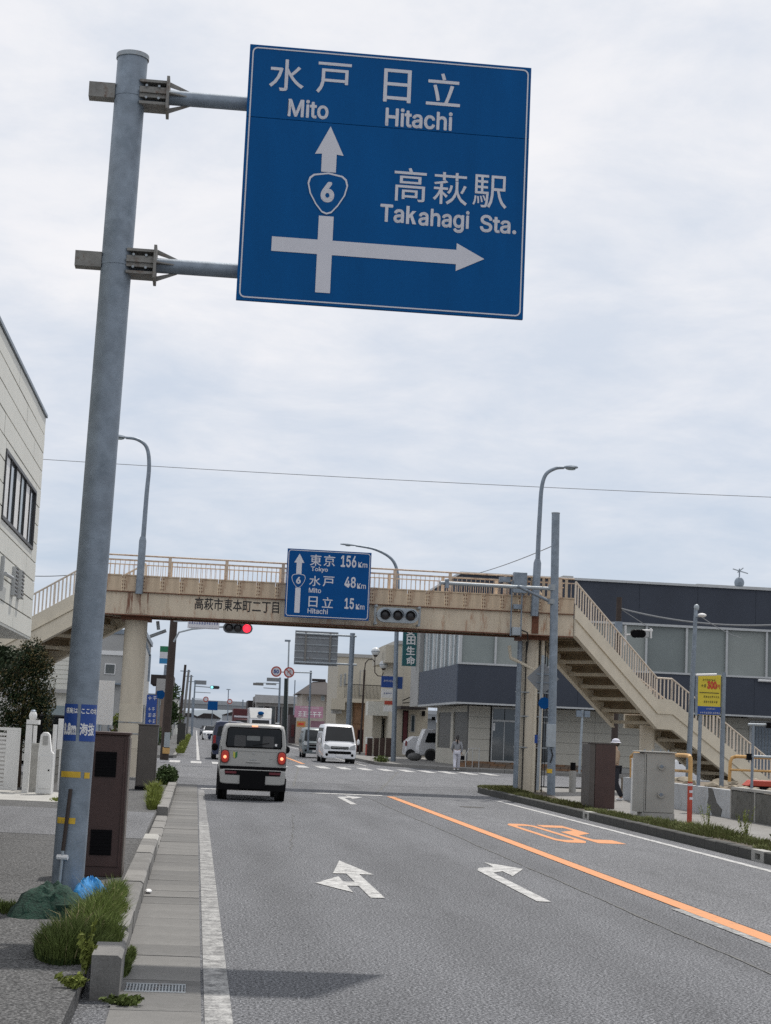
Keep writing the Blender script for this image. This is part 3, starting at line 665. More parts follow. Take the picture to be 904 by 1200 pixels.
blades('grass_clump', [(-.76, 11.9, .22, .66, 1), (-.66, 13.4, .2, .8, 1)], .13, 3500, grass_dk, 'short dark grass round the base of the long clump by the kerb', 'grass', .6, .005)
blades('grass_clump', [(-.74, 12.2, .2, .9, 1), (-.62, 13.6, .14, .9, 1.1)], .36, 260, mat('dead_grass', (.30, .26, .14), .85, 0, .3, 6, spec=.2), 'scattered pale dead stalks standing in the grass by the kerb', 'grass', .7, .0035)
blades('grass_clump', [(-1.50, 14.3, .10, .2, 1), (-1.35, 14.2, .14, .2, .9)], .13, 600, grass_m, 'low grass tuft at the left edge of the green net', 'grass')
blades('grass_clump', [(-.40, 11.8, .05, .28, 1), (-.37, 12.6, .03, .4, .5)], .18, 700, grass_m, 'thin grass leaning over the gutter behind the kerb end block', 'grass', z=.0)
def weed(name, x, y, h, n, spread, label, z=.12, m=None, leaf=.022):
    t = thing(name, (x, y, z), label, 'weed'); sb = MB(); lb = MB()
    for k in range(n):
        a = random.uniform(0, 6.28); q = spread*random.random(); hh = h*random.uniform(.5, 1); ex, ey = x+math.cos(a)*q, y+math.sin(a)*q
        sb.tube([(x+math.cos(a)*q*.3, y+math.sin(a)*q*.3, z), (ex, ey, z+hh)], .0025, 4)
        for j in range(14):
            u = .2+.8*j/14; p = Vector((x+(ex-x)*u, y+(ey-y)*u, z+hh*u)); leaves(lb, p, (.02, .02, .012), 2, leaf, 0, .2)
    obj('stem', sb, m or grass_y, t); raw('leaf_mass', lb, [m or grass_y], t, kind='stuff'); return t
weed('weed', -.60, 10.95, .34, 9, .09, 'tall pale yellow-green weed against the front of the kerb end block')
weed('weed', -.62, 10.35, .08, 14, .12, 'low pale weed spreading below the kerb end block')
weed('weed', -.34, 10.5, .05, 22, .14, 'flat green weed growing in the gutter in front of the kerb end', z=.01, m=grass_m)
weed('weed', -1.35, 9.95, .06, 12, .14, 'small low weed at the bottom left corner of the pavement')
# litter in the gutter
lt = obj('paper_scrap', MB().ball((-.37, 17.2, .035), .04, .9, 1.9, .55, 6, 4), white_l, label='crumpled pale paper scrap lying in the gutter beside the kerb', cat='litter')

# =================================================================== ROADSIDE CABINETS (left)
def cabinet(name, x0, x1, y0, y1, h, m, ms, label, zb=.12, roof=True, lean=0):
    t = thing(name, ((x0+x1)/2, (y0+y1)/2, zb), label, 'cabinet')
    obj('body', MB().box(x0, x1, y0, y1, zb, zb+h-.03), [m], t, bevel=.008)
    obj('door', MB().box(x0+.025, x1-.025, y0-.012, y0-.001, zb+.1, zb+h-.05), m, t, bevel=.004)
    obj('roof', MB().box(x0-.015, x1+.015, y0-.02, y1+.015, zb+h-.03, zb+h), m, t, bevel=.006)
    return t
c1 = cabinet('utility_cabinet', -1.075, -.665, 17.6, 18.05, 1.44, brown, brown_l, 'dark maroon brown cabinet with two square black openings behind the sign pole')
obj('side_panel', MB().box(-.664, -.652, 17.62, 18.04, .13, 1.5), brown_l, c1)
for zc in (1.235, .46):
    vn = obj('louvre_opening', MB().box(-.985, -.775, 17.575, 17.589, zc-.125, zc+.125), black, c1)
    lv = MB()
    for k in range(7): lv.bar((-.985, 17.573, zc-.105+k*.035), (-.775, 17.573, zc-.105+k*.035), .004, .012)
    obj('louvre_slat', lv, black, vn, kind='stuff')
obj('hinge_strip', MB().box(-.70, -.685, 17.575, 17.588, .22, 1.5), brown, c1)
p0 = at(163, 849, 40); p1 = at(186, 849, 40)
c2 = cabinet('utility_cabinet', p0.x+.0, p1.x, 40, 40.5, 1.50, brown2, brown2, 'taupe brown cabinet standing behind the maroon one near the bridge column')
obj('plinth', MB().box(p0.x-.01, p1.x+.01, 39.975, 40.52, .1, .2), black, c2)
p0 = at(208.5, 850, 128); p1 = at(218, 850, 128)
cabinet('utility_cabinet', p0.x, p1.x, 128, 128.6, 1.55, mat('cabinet_dark', (.03, .03, .027), .6), brown2, 'small dark cabinet far down the left pavement beyond the crossing')
blades('grass_clump', [(-.78, 36.5, .12, 1.6, 1), (-.72, 33.4, .1, 1.6, .9), (-.70, 31.8, .1, .8, .7)], .42, 1500, grass_y, 'strip of pale weeds along the kerb planter before the crossing', 'grass', w=.01)
lb = MB(); leaves(lb, (-.66, 44.2, .34), (.30, .55, .28), 2600, .04, 0, .2)
raw('low_shrub', lb, [foliage], label='small rounded green shrub at the end of the kerb before the crossing', cat='shrub')
blades('grass_clump', [(-1.6, 38, .15, .5, 1), (-2.35, 33.5, .35, .8, .6)], .15, 500, grass_y, 'sparse pale weeds by the foot of the gate pillar', 'grass', w=.008)

# =================================================================== PEDESTRIAN BRIDGE
BY0, BY1 = 49.0, 50.5
XL, XR = -2.87, 10.78
ZB, ZT, ZD, ZR = 4.65, 5.32, 5.80, 6.36
br = thing('pedestrian_bridge', (4, 50, 0), 'rusty cream steel footbridge with stairs crossing over the whole road', 'footbridge')
def girder(y0, y1, name='girder', m=paint_b):
    mb = MB(); mb.box(XL, XR, y0, y1, ZB+.03, ZT); return obj(name, mb, m, br)
girder(BY0, BY0+.05); girder(BY1-.05, BY1)
obj('flange', MB().box(XL, XR, BY0-.05, BY0+.16, ZB, ZB+.027), rust, br)
obj('flange', MB().box(XL, XR, BY1-.16, BY1+.05, ZB, ZB+.027), rust, br)
obj('deck_plate', MB().box(XL, XR, BY0+.06, BY1-.06, ZT-.08, ZT+.02), paint_c, br)
xb = MB()
for k in range(14): x = XL+.5+k; xb.box(x-.04, x+.04, BY0+.06, BY1-.06, ZB+.25, ZT-.09)
obj('cross_beam', xb, rust, br, kind='stuff')
st_me = mesh_of('stiffener', MB().box(-.009, .009, -.018, 0, ZB+.06, ZT-.012), paint_b)
for x in (-1.0, .62, 2.2, 3.8, 5.4, 7.0, 8.6, 10.0): piece('stiffener', st_me, br, (x, BY0, 0))
obj('end_plate', MB().box(XL-.03, XL-.002, BY0, BY1, ZB+.06, ZT), paint_b, br)
# side panels (bolted ribs at each joint)
n = 25; w = (XR-XL)/n
pan = [mesh_of('side_panel', MB().box(-w/2+.006, w/2-.006, -.03, -.004, ZT+.012, ZD).box(-w/2+.006, w/2-.006, -.055, -.004, ZD-.03, ZD+.002), paint_s)]
rib = mesh_of('rib', MB().box(-.022, .022, -.05, -.031, ZT+.02, ZD-.04), paint_s)
bolts = MB()
for sx in (-.012, .012):
    for z in (.10, .2, .3, .4): bolts.box(sx*2.6-.012, sx*2.6+.012, -.058, -.0505, ZT+z-.018, ZT+z+.018)
bolt_me = mesh_of('bolt', bolts, rust)
ledge = obj('deck_ledge', MB().box(XL, XR, BY0-.07, BY0-.001, ZT-.012, ZT+.010), rust, br)
rnd = random.Random(5)
for k in range(n):
    x = XL+w*(k+.5)
    p = piece('side_panel', pan[0], br, (x, BY0-rnd.uniform(0, .008), 0))
    rb_ = piece('rib', rib, br, (x-w*.5+.05, BY0, 0))
    b_ = bpy.data.objects.new('bolt', bolt_me); COL.objects.link(b_); b_.parent = rb_
obj('back_panel', MB().box(XL, XR, BY1+.004, BY1+.03, ZT+.012, ZD), paint_c, br)
# railings
posts = [-1.0+1.62*k for k in range(8)]
rp = mesh_of('rail_post', MB().box(-.045, .045, -.035, .035, ZD+.002, ZR-.025), paint_r)
for x in posts: piece('rail_post', rp, br, (x, BY0-.0, 0)); piece('rail_post', rp, br, (x, BY1, 0))
obj('top_rail', MB().tube([(XL, BY0, ZR), (XR, BY0, ZR)], .024, 8), paint_r, br)
obj('top_rail', MB().tube([(XL, BY1, ZR), (XR, BY1, ZR)], .024, 8), paint_r, br)
obj('middle_rail', MB().box(XL, XR, BY0-.012, BY0+.012, ZR-.145, ZR-.115), paint_r, br)
obj('middle_rail', MB().box(XL, XR, BY1-.012, BY1+.012, ZR-.145, ZR-.115), paint_r, br)
bal = mesh_of('baluster', MB().box(-.008, .008, -.006, .006, ZD+.002, ZR-.146), paint_r)
x = XL+.06
while x < XR-.05:
    if min(abs(x-p) for p in posts) > .07: piece('baluster', bal, br, (x, BY0, 0))
    x += .135
bb = MB(); x = XL+.1
while x < XR-.05: bb.box(x-.007, x+.007, BY1-.006, BY1+.006, ZD, ZR-.146); x += .135
obj('baluster_row', bb, paint_r, br, kind='stuff')
# wide slats near the right end of the deck
for k in range(8):
    x = 9.35+k*.17
    obj('broad_slat', MB().box(x-.04, x+.04, BY0-.03, BY0-.014, ZD-.02, ZR-.03), paint_s, br)
# columns
obj('column', MB().tube([(-1.88, 49.8, .1), (-1.88, 49.8, ZB)], .325, 28), paint_col, br)
obj('column_wrap', MB().tube([(-1.88, 49.8, .9), (-1.88, 49.8, 2.15)], .333, 28), paint_c, br)
obj('column_band', MB().tube([(-1.88, 49.8, 1.30), (-1.88, 49.8, 1.33)], .345, 28).tube([(-1.88, 49.8, 1.62), (-1.88, 49.8, 1.65)], .345, 28), galv_rust, br)
obj('column', MB().tube([(9.72, 49.8, .1), (9.72, 49.8, ZB)], .29, 28), paint_col, br)
obj('column_cap', MB().box(-2.3, -1.45, 49.2, 50.4, ZB-.1, ZB-.004), rust, br)
obj('column_cap', MB().box(9.3, 10.1, 49.2, 50.4, ZB-.1, ZB-.004), rust, br)
# pipes and cables climbing the right column
for (dx, r_, m_, nm, z0_, z1_) in ((9.33, .075, galv, 'conduit_pipe', .1, 4.5), (9.83, .06, paint_c, 'drain_pipe', .1, 4.3), (10.02, .05, paint_c, 'drain_pipe', .1, 4.6), (9.93, .018, rubber, 'cable', .1, 4.55), (10.10, .016, rubber, 'cable', .1, 4.55), (10.17, .014, rubber, 'cable', .3, 4.5), (9.52, .018, rubber, 'cable', .2, 4.5)):
    obj(nm, MB().tube([(dx, 49.55, z0_), (dx, 49.55, z1_)], r_, 12), m_, br)
for z in (1.4, 2.3, 3.0): obj('strap', MB().box(9.25, 10.22, 49.52, 49.64, z, z+.03), galv_rust, br)
obj('drain_elbow', MB().tube([(9.0, 49.5, 4.35), (9.05, 49.5, 4.0), (9.83, 49.55, 3.66), (9.83, 49.55, 3.3)], .055, 10), paint_c, br)
q0 = at(185, 728, 49.6); q1 = at(186, 738, 49.6); q2 = at(195, 739, 49.6); q3 = at(176, 746, 49.6)
obj('drain_stub', MB().tube([q0, q1], .05, 10), galv_rust, br); obj('drain_spout', MB().tube([q2, q3], .05, 10), galv_rust, br)
obj('junction_box', MB().box(8.93, 9.17, 48.70, 48.94, 4.62, 4.85), galv_l, br, bevel=.01)
obj('cable_loop', MB().tube([(9.17, 48.85, 4.8), (9.4, 48.85, 4.72), (9.5, 49.2, 4.45), (9.52, 49.5, 4.2)], .02, 8), rubber, br)
gc = MB()
for x in (8.9, 9.2): gc.tube([(x, 48.82, 4.6), (x, 48.82, 6.2)], .022, 8)
obj('conduit_pipe', gc, galv, br)
obj('control_box', MB().box(8.93, 9.32, 48.72, 48.95, 5.85, 6.45), galv, br, bevel=.01)
obj('control_box', MB().box(8.95, 9.18, 48.76, 48.92, 5.38, 5.52), galv, br, bevel=.01)

def stairs(A, th, w, runs, parent, zrail, pm):
    """flights leaving the deck corner A along th; runs = [(length, drop, turn)], far side is to the left of travel"""
    p = Vector((A[0], A[1], A[2])); ang = R(th); sgn = 1 if th < 90 else -1
    for (ln, dr, turn, kind) in runs:
        ang = ang+R(turn); h = Vector((math.cos(ang), math.sin(ang), 0)); sd = Vector((-h.y, h.x, 0))*sgn
        e = p+h*ln+Vector((0, 0, -dr))
        # near and far stringers
        for k, off in (('near', 0), ('far', w)):
            a = p+sd*off; b = e+sd*off
            mb = MB(); t_ = sd*.03
            q = [a+Vector((0, 0, -.60)), b+Vector((0, 0, -.60)), b+Vector((0, 0, -.12)), a+Vector((0, 0, -.12))]
            mb.add([v-t_ for v in q]+[v+t_ for v in q], [(0, 1, 2, 3), (7, 6, 5, 4), (0, 4, 5, 1), (1, 5, 6, 2), (2, 6, 7, 3), (3, 7, 4, 0)])
            obj('stringer', mb, pm, parent)
            mb = MB(); fl = sd*.07
            for z_ in (-.60, -.12):
                q = [a+Vector((0, 0, z_))-fl, b+Vector((0, 0, z_))-fl, b+Vector((0, 0, z_))+fl, a+Vector((0, 0, z_))+fl]
                mb.add([v-Vector((0, 0, .012)) for v in q]+[v+Vector((0, 0, .012)) for v in q], [(0, 1, 2, 3), (7, 6, 5, 4), (0, 4, 5, 1), (1, 5, 6, 2), (2, 6, 7, 3), (3, 7, 4, 0)])
            obj('stringer_flange', mb, pm, parent)
            # lower closed panel, posts, rails
            mb = MB(); t_ = sd*.012
            q = [a+Vector((0, 0, -.11)), b+Vector((0, 0, -.11)), b+Vector((0, 0, .33)), a+Vector((0, 0, .33))]
            mb.add([v-t_-sd*.0 for v in q]+[v+t_ for v in q], [(0, 1, 2, 3), (7, 6, 5, 4), (0, 4, 5, 1), (1, 5, 6, 2), (2, 6, 7, 3), (3, 7, 4, 0)])
            obj('side_panel', mb, pm if k == 'near' else paint_c, parent)
            obj('handrail', MB().tube([a+Vector((0, 0, zrail)), b+Vector((0, 0, zrail))], .028, 8), paint_pk, parent)
            nb = max(3, int(ln/.145)); far = MB()
            for i in range(nb+1):
                t = i/nb; c = a+(b-a)*t; wide = i % 6 == 0; ww = .045 if wide else .027
                s_ = MB(); s_.bar(c+Vector((0, 0, .335)), c+Vector((0, 0, zrail-.03)), ww*1.6, .02, up=(sd.x, sd.y, 0))
                if k == 'near': obj('rail_post' if wide else 'baluster', s_, paint_pk, parent)
                else: far.add(s_.v, s_.f)
            if k == 'far': obj('baluster_row', far, paint_pk, parent, kind='stuff')
        if kind == 'flight':
            ns = max(2, int(round(dr/.165)))
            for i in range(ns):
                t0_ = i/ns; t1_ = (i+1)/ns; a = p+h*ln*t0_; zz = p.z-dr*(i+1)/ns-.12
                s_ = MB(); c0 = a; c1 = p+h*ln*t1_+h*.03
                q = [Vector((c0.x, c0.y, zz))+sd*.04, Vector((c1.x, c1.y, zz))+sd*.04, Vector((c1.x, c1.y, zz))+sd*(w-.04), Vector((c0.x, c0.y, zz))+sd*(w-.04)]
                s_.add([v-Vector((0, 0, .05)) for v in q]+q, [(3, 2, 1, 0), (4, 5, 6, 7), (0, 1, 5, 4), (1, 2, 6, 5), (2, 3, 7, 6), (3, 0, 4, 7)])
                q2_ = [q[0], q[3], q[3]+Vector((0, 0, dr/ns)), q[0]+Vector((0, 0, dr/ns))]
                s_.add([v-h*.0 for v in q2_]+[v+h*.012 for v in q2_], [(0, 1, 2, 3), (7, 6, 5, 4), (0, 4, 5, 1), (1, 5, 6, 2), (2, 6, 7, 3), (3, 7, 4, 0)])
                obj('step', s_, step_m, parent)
            # bearer bars under every other step
            bb_ = MB()
            for i in range(0, ns, 2):
                t = (i+.5)/ns; c = p+h*ln*t; z = p.z-dr*t-.52
                bb_.bar(Vector((c.x, c.y, z))+sd*.04, Vector((c.x, c.y, z))+sd*(w-.04), .09, .10)
            obj('bearer', bb_, bearer_m, parent, kind='stuff')
        else:
            s_ = MB(); q = [p+sd*.04, e+sd*.04, e+sd*(w-.04), p+sd*(w-.04)]
            q = [v+Vector((0, 0, -.12)) for v in q]
            s_.add([v-Vector((0, 0, .08)) for v in q]+q, [(3, 2, 1, 0), (4, 5, 6, 7), (0, 1, 5, 4), (1, 2, 6, 5), (2, 3, 7, 6), (3, 0, 4, 7)])
            obj('landing', s_, paint_b, parent)
            s_ = MB(); c = (p+e)/2+sd*w/2; s_.tube([(c.x, c.y, .1), (c.x, c.y, c.z-.5)], .24, 20); obj('column', s_, paint_col, parent)
        p = e
    return p
# deck stub between girder end and the first flight
rz_ = ZR-5.28
stairs((10.82, 49.0, 5.30), 45, 1.55, [(4.85, 2.55, 0, 'flight'), (.62, .0, -20, 'landing'), (4.4, 2.5, 0, 'flight')], br, .98, paint_c)
stairs((-2.90, 49.0, 5.30), 142, 1.9, [(6.3, 2.6, 0, 'flight'), (1.2, 0, 0, 'landing'), (5.6, 2.35, 0, 'flight')], br, .98, paint_c)
# place name lettered on the girder
lett_px('高萩市東本町二丁目', 278, 709.5, 99, 14.5, BY0, dark_l, br, dy=.004, bold=.016)
# rust streaks as their own thin plates of scale on the joint under the left lamp
obj('joint_plate', MB().box(-2.2, -1.55, BY0-.02, BY0-.002, ZB+.06, ZT-.02), mat('rust_streaked', (.50, .42, .32), .7, 0, .1, 3, 0, 50, col2=(.17, .07, .04), lo=.48, hi=.62, stretch=(2.5, 1, .25)), br)
obj('joint_plate', MB().box(9.55, 9.75, BY0-.02, BY0-.002, ZB+.06, ZT-.02), rust, br)

# =================================================================== SIGNS AND LIGHTS ON THE BRIDGE
SB = BY0-.5
dsn = thing('distance_sign', tuple(at(386, 728, SB)), 'blue distance sign fixed to the footbridge listing three cities with kilometres', 'road sign')
a = at(337.5, 642.5, SB); b = at(433, 728, SB); X0, X1, Z0, Z1 = a.x, b.x-.02, b.z+.01, a.z
pn = obj('sign_panel', MB().box(X0, X1, SB, SB+.04, Z0, Z1), sign_blue2, dsn)
ring_y('border', rrect(X0+.03, X1-.03, Z0+.03, Z1-.03, .08), rrect(X0+.05, X1-.05, Z0+.05, Z1-.05, .06), SB-.004, sign_white, pn)
def cl(s, u, v, w, h, bold=.008):
    lett_px(s, 300+u/4.52, 620+v/4.52, w/4.52, h/4.52, SB, sign_white, pn, dy=.005, bold=bold)
cl('東', 318, 165, 60, 60); cl('京', 390, 168, 60, 60); cl('156', 492, 172, 82, 62, .02); cl('Km', 567, 190, 48, 28, .015); cl('Tokyo', 337, 216, 90, 32, .016)
cl('水', 313, 275, 60, 54); cl('戸', 385, 278, 60, 54); cl('48', 500, 282, 60, 58, .02); cl('Km', 560, 302, 46, 28, .015); cl('Mito', 313, 325, 66, 26, .016)
cl('日', 303, 385, 48, 56); cl('立', 380, 389, 58, 56); cl('15', 495, 395, 50, 58, .02); cl('Km', 553, 412, 46, 28, .015); cl('Hitachi', 328, 435, 108, 28, .016)
def cp(u, v): q = at(300+u/4.52, 620+v/4.52, SB); return (q.x, q.z)
xs = (cp(232, 130)[0]+cp(218, 443)[0])/2; sw = .075
flat_y('arrow', [(xs-sw, cp(228, 243)[1]), (xs+sw, cp(228, 243)[1]), (xs+sw, cp(230, 178)[1]), (xs+.145, cp(230, 178)[1]), (xs, cp(232, 130)[1]), (xs-.145, cp(230, 178)[1]), (xs-sw, cp(230, 178)[1])], SB-.005, sign_white, pn)
flat_y('arrow', [(xs-sw, cp(216, 443)[1]), (xs+sw, cp(216, 443)[1]), (xs+sw, cp(224, 311)[1]), (xs-sw, cp(224, 311)[1])], SB-.005, sign_white, pn)
shield(xs, cp(226, 274)[1], .41, .42, SB-.004, {'bluem': sign_blue2, 'o': pn})
obj('bracket', MB().box(X0+.3, X0+.38, SB+.041, SB+.44, 5.0, 5.1).box(X1-.38, X1-.3, SB+.041, SB+.44, 5.0, 5.1).box(X0+.3, X0+.38, SB+.041, SB+.44, 5.6, 5.7).box(X1-.38, X1-.3, SB+.041, SB+.44, 5.6, 5.7), galv, dsn)

def signal(root, c, w, h, lens_r, lit=None, litm=None, depth=.18, m=galv_l, hood=True, facing=-1, xdir=1):
    """horizontal three lens signal head centred on c, lenses toward -Y when facing=-1"""
    body = obj('housing', MB().prism([(c[0]-w/2+h*.5+h*.5*math.cos(R(a)), c[2]+h*.5*math.sin(R(a))) for a in range(90, 271, 30)]+[(c[0]+w/2-h*.5+h*.5*math.cos(R(a)), c[2]+h*.5*math.sin(R(a))) for a in range(-90, 91, 30)], 'y', c[1], c[1]+depth), m, root)
    for k in (-1, 0, 1):
        x = c[0]+k*w*.30; lit_ = lit == k
        mb = MB(); yy = c[1]-.03 if facing < 0 else c[1]+depth+.03
        mb.ball((x, yy+.01*(-facing), c[2]), lens_r, 1, .25, 1, 16, 8)
        ln = obj('lens', mb, litm if lit_ else lens_dk, root)
        if hood:
            v = []; f = []
            for i in range(13):
                a = R(-20+220*i/12)
                for yq in (0, .20): v.append((x+(lens_r+.012)*math.cos(a), yy+facing*yq*(1 if True else 0), c[2]+(lens_r+.012)*math.sin(a)))
            mb = MB(); mb.add(v, [(2*i, 2*i+2, 2*i+3, 2*i+1) for i in range(12)]); obj('visor', mb, galv if m is galv_l else black, root)
    return body
c = at(466.5, 721, SB); ts = thing('traffic_light', (c.x, SB, c.z), 'unlit grey horizontal traffic light mounted on the footbridge girder', 'traffic light')
signal(ts, (c.x, SB, c.z), 1.22, .42, .145, m=galv_l)
for s_ in (-1, 1):
    obj('mounting_bracket', MB().box(c.x+s_*.62-.03, c.x+s_*.62+.03, SB+.0, SB+.47, c.z-.28, c.z-.22).box(c.x+s_*.62-.03, c.x+s_*.62+.03, SB, SB+.47, c.z+.22, c.z+.28).box(c.x+s_*.64-.03, c.x+s_*.64+.03, SB+.1, SB+.16, c.z-.28, c.z+.28), galv_rust, ts)

# =================================================================== STREET LAMPS
def lamp(name, pts_px, Y, r0_, r1_, label, thick=None, dirv=-1, head_len=.5, base_z=None):
    P = [at(a, b, Y) for a, b in pts_px]
    t = thing(name, tuple(P[0]), label, 'street lamp', 'street lamps on the footbridge and pavement')
    # smooth through points
    Q = []
    for i in range(len(P)-1):
        p0_, p1_, p2_, p3_ = P[max(i-1, 0)], P[i], P[i+1], P[min(i+2, len(P)-1)]
        for k in range(5):
            u = k/5; Q.append(.5*((2*p1_)+(p2_-p0_)*u+(2*p0_-5*p1_+4*p2_-p3_)*u*u+(3*p1_-p0_-3*p2_+p3_)*u**3))
    Q.append(P[-1])
    nq = len(Q); obj('pole', MB().tube(Q, [r0_+(r1_-r0_)*i/(nq-1) for i in range(nq)], 12), galv, t)
    if thick:
        a = at(*thick[0], Y); b = at(*thick[1], Y); obj('lower_pole', MB().tube([a, b, b+(b-a).normalized()*.12], [thick[2], thick[2], r0_*1.05], 16), galv, t)
    e = P[-1]; d = (P[-1]-P[-2]).normalized(); d.z *= .3; d.normalize()
    hm = MB(); n_ = 8; rings = []
    for u, ww, hh in ((0, .04, .04), (.15, .09, .06), (.5, .13, .08), (.85, .11, .06), (1, .04, .03)):
        c_ = e+d*(u*head_len); rings.append([(c_.x, c_.y+ww*math.cos(k*math.pi/4), c_.z+hh*math.sin(k*math.pi/4)*(1 if math.sin(k*math.pi/4) > 0 else .5)) for k in range(8)])
    obj('lamp_head', MB().loft(rings), galv, t)
    c_ = e+d*head_len*.5; obj('lamp_glass', MB().ball((c_.x, c_.y, c_.z-.045), .10, 1.5, .9, .3, 10, 5), glass_b, t)
    return t
lamp('street_lamp', [(163, 694), (168, 632), (172, 580), (175, 545), (172, 524), (161, 515), (148, 513)], 48.85, .075, .04, 'grey street lamp rising from the left end of the footbridge, its arm bending left', ((163, 696), (167.5, 634), .105), head_len=-.0+.4)
lamp('street_lamp', [(628, 722), (631, 640), (633, 600), (635, 572), (640, 556), (651, 549), (661, 548)], 48.85, .075, .045, 'grey street lamp standing on the right end of the footbridge, its arm bending right', ((626.5, 722), (630, 660), .115), head_len=.42)
lamp('street_lamp', [(461, 892), (464, 780), (466, 700), (466, 672), (459, 655), (440, 644), (417, 639.5)], 93, .14, .05, 'tall pale street lamp beyond the crossing whose arm shows above the blue distance sign', head_len=.85)

# =================================================================== CENTRE RIGHT POLE, PLATES ON THE ISLAND
gy_ = 47.8
gp = thing('steel_pole', (10.0, gy_, .13), 'thick grey pole with horizontal arm standing on the grassy corner by the footbridge column', 'pole')
a = at(646, 928, gy_); b = at(651.5, 602, gy_); a.z = .1
obj('shaft', MB().tube([a, b], .115, 20), galv, gp)
obj('cap', MB().tube([b, b+Vector((0, 0, .03))], .122, 20), galv_rust, gp)
q = at(648, 690, gy_); q2 = at(516, 683, gy_-1.0); obj('arm', MB().tube([q, at(560, 685.5, gy_-.5), q2], .05, 12), galv_l, gp)
obj('brace', MB().tube([at(647, 706, gy_), at(607, 687, gy_-.3)], .045, 10), galv, gp)
obj('band', MB().tube([q+Vector((0, 0, -.05)), q+Vector((0, 0, .12))], .125, 20).tube([at(647, 708, gy_), at(647.2, 702, gy_)], .125, 20), galv_rust, gp)
q = at(645.5, 862, gy_-.13); obj('meter_box', MB().box(q.x-.13, q.x+.13, gy_-.25, gy_-.12, q.z-.32, q.z+.32), galv_l, gp, bevel=.01)
obj('tape_band', MB().tube([at(645.5, 906, gy_), at(645.6, 901, gy_)], .119, 16), yellow_t, gp)
obj('cable', MB().tube([at(646, 878, gy_-.14), at(648, 885, gy_-.14), at(645, 894, gy_-.14)], .02, 8), rubber, gp)
obj('sensor', MB().box(8.2, 8.5, gy_-.9, gy_-.7, 5.98, 6.12), galv, gp)
qq = at(524, 684, gy_-1); obj('sensor', MB().tube([qq+Vector((0, 0, -.12)), qq+Vector((0, 0, .12))], .06, 8), galv, gp)

Yd = 48.4
wp = thing('warning_sign', tuple(at(630, 924, Yd)), 'back of a grey diamond shaped sign on a thin post beside the footbridge column', 'road sign')
obj('post', MB().tube([at(630, 926, Yd), at(636.5, 768, Yd)], .04, 12), galv_l, wp)
c = at(637, 795, Yd)
pl = obj('plate', MB().prism([(c.x-.47, c.z), (c.x, c.z-.47), (c.x+.47, c.z), (c.x, c.z+.47)], 'y', Yd+.05, Yd+.07), sign_gray, wp)
obj('clamp', MB().box(c.x-.2, c.x+.2, Yd+.03, Yd+.049, c.z-.14, c.z-.1).box(c.x-.2, c.x+.2, Yd+.03, Yd+.049, c.z+.1, c.z+.14), galv, wp)
c = at(637.5, 824, Yd); obj('small_plate', MB().prism([(c.x+.17*math.cos(R(k*30)), c.z+.17*math.sin(R(k*30))) for k in range(12)], 'y', Yd-.07, Yd-.05), sign_blue2, wp)
c = at(627, 866, Yd); obj('notice', MB().box(c.x-.02, c.x+.07, Yd-.07, Yd-.05, c.z-.12, c.z+.12), stick_blue, wp)

# bollard
bo = thing('bollard', (10.95, 52.5, .13), 'short pale concrete bollard with a dark cap near the footbridge column', 'bollard')
bp_ = at(671, 924, 50.5); bx, by = bp_.x, 50.5
obj('post', MB().tube([(bx, by, .1), (bx, by, .78)], .105, 16), concrete_l, bo)
obj('cap', MB().tube([(bx, by, .79), (bx, by, 1.02)], .08, 16), black, bo)

# cabinets on the right pavement
def bx3(px0, px1, pytop, pybot, Y, d, m, name, label, side=None):
    a = at(px0, pytop, Y); b = at(px1, pybot, Y)
    t = thing(name, ((a.x+b.x)/2, Y+d/2, .13), label, 'cabinet')
    return t, a.x, b.x, a.z
t, xa, xb_, zt = bx3(694, 724, 871, 948, 39.5, .5, brown, 'utility_cabinet', 'maroon brown cabinet with a paler left side standing on the grassy kerb strip')
cc = MB(); obj('body', MB().cbox(((xa+xb_)/2-.02, 39.8, .13+(zt-.13)/2), .50, .55, zt-.13, R(8)), [brown], t, bevel=.008)
obj('side_panel', MB().bar(((xa+xb_)/2-.31, 39.53, .2), ((xa+xb_)/2-.31, 39.53, zt-.04), .02, .03), brown_l, t)
obj('side_wall', MB().cbox(((xa+xb_)/2-.34, 39.75, .13+(zt-.13)/2), .13, .52, zt-.16, R(8)), brown2, t)
obj('roof', MB().cbox(((xa+xb_)/2-.07, 39.8, zt+.01), .68, .6, .03, R(8)), brown2, t)
grey_cab = mat('cabinet_grey', (.34, .335, .31), .55, 0, .08, 3, .05, 40, col2=(.25, .24, .21), lo=.62, hi=.85)
a = at(756, 880, 35.2); b = at(790, 961, 35.2)
t = thing('control_cabinet', ((a.x+b.x)/2, 35.4, .13), 'pale grey control cabinet with two round locks standing behind the right kerb', 'cabinet')
hh = a.z-.13
obj('body', MB().box(a.x, b.x, 35.2, 35.65, .26, a.z-.03), grey_cab, t, bevel=.012)
obj('side_leaf', MB().prism([(a.x-.13, 35.45), (a.x-.004, 35.2), (a.x-.004, 35.65), (a.x-.13, 35.65)], 'z', .26, a.z-.05), grey_cab, t)
obj('plinth', MB().box(a.x-.02, b.x+.01, 35.21, 35.64, .1, .255), concrete_l, t)
obj('roof', MB().box(a.x-.15, b.x+.02, 35.16, 35.68, a.z-.028, a.z), grey_cab, t, bevel=.008)
cx = (a.x+b.x)/2+.03
for pz in (898, 931):
    z = at(772, pz, 35.2).z; lk = obj('lock', MB().tube([(cx, 35.16, z), (cx, 35.199, z)], .072, 20), grey_cab, t); obj('lock_face', MB().tube([(cx, 35.15, z), (cx, 35.159, z)], .035, 14).box(cx-.05, cx+.05, 35.145, 35.158, z-.008, z+.008), galv, lk)
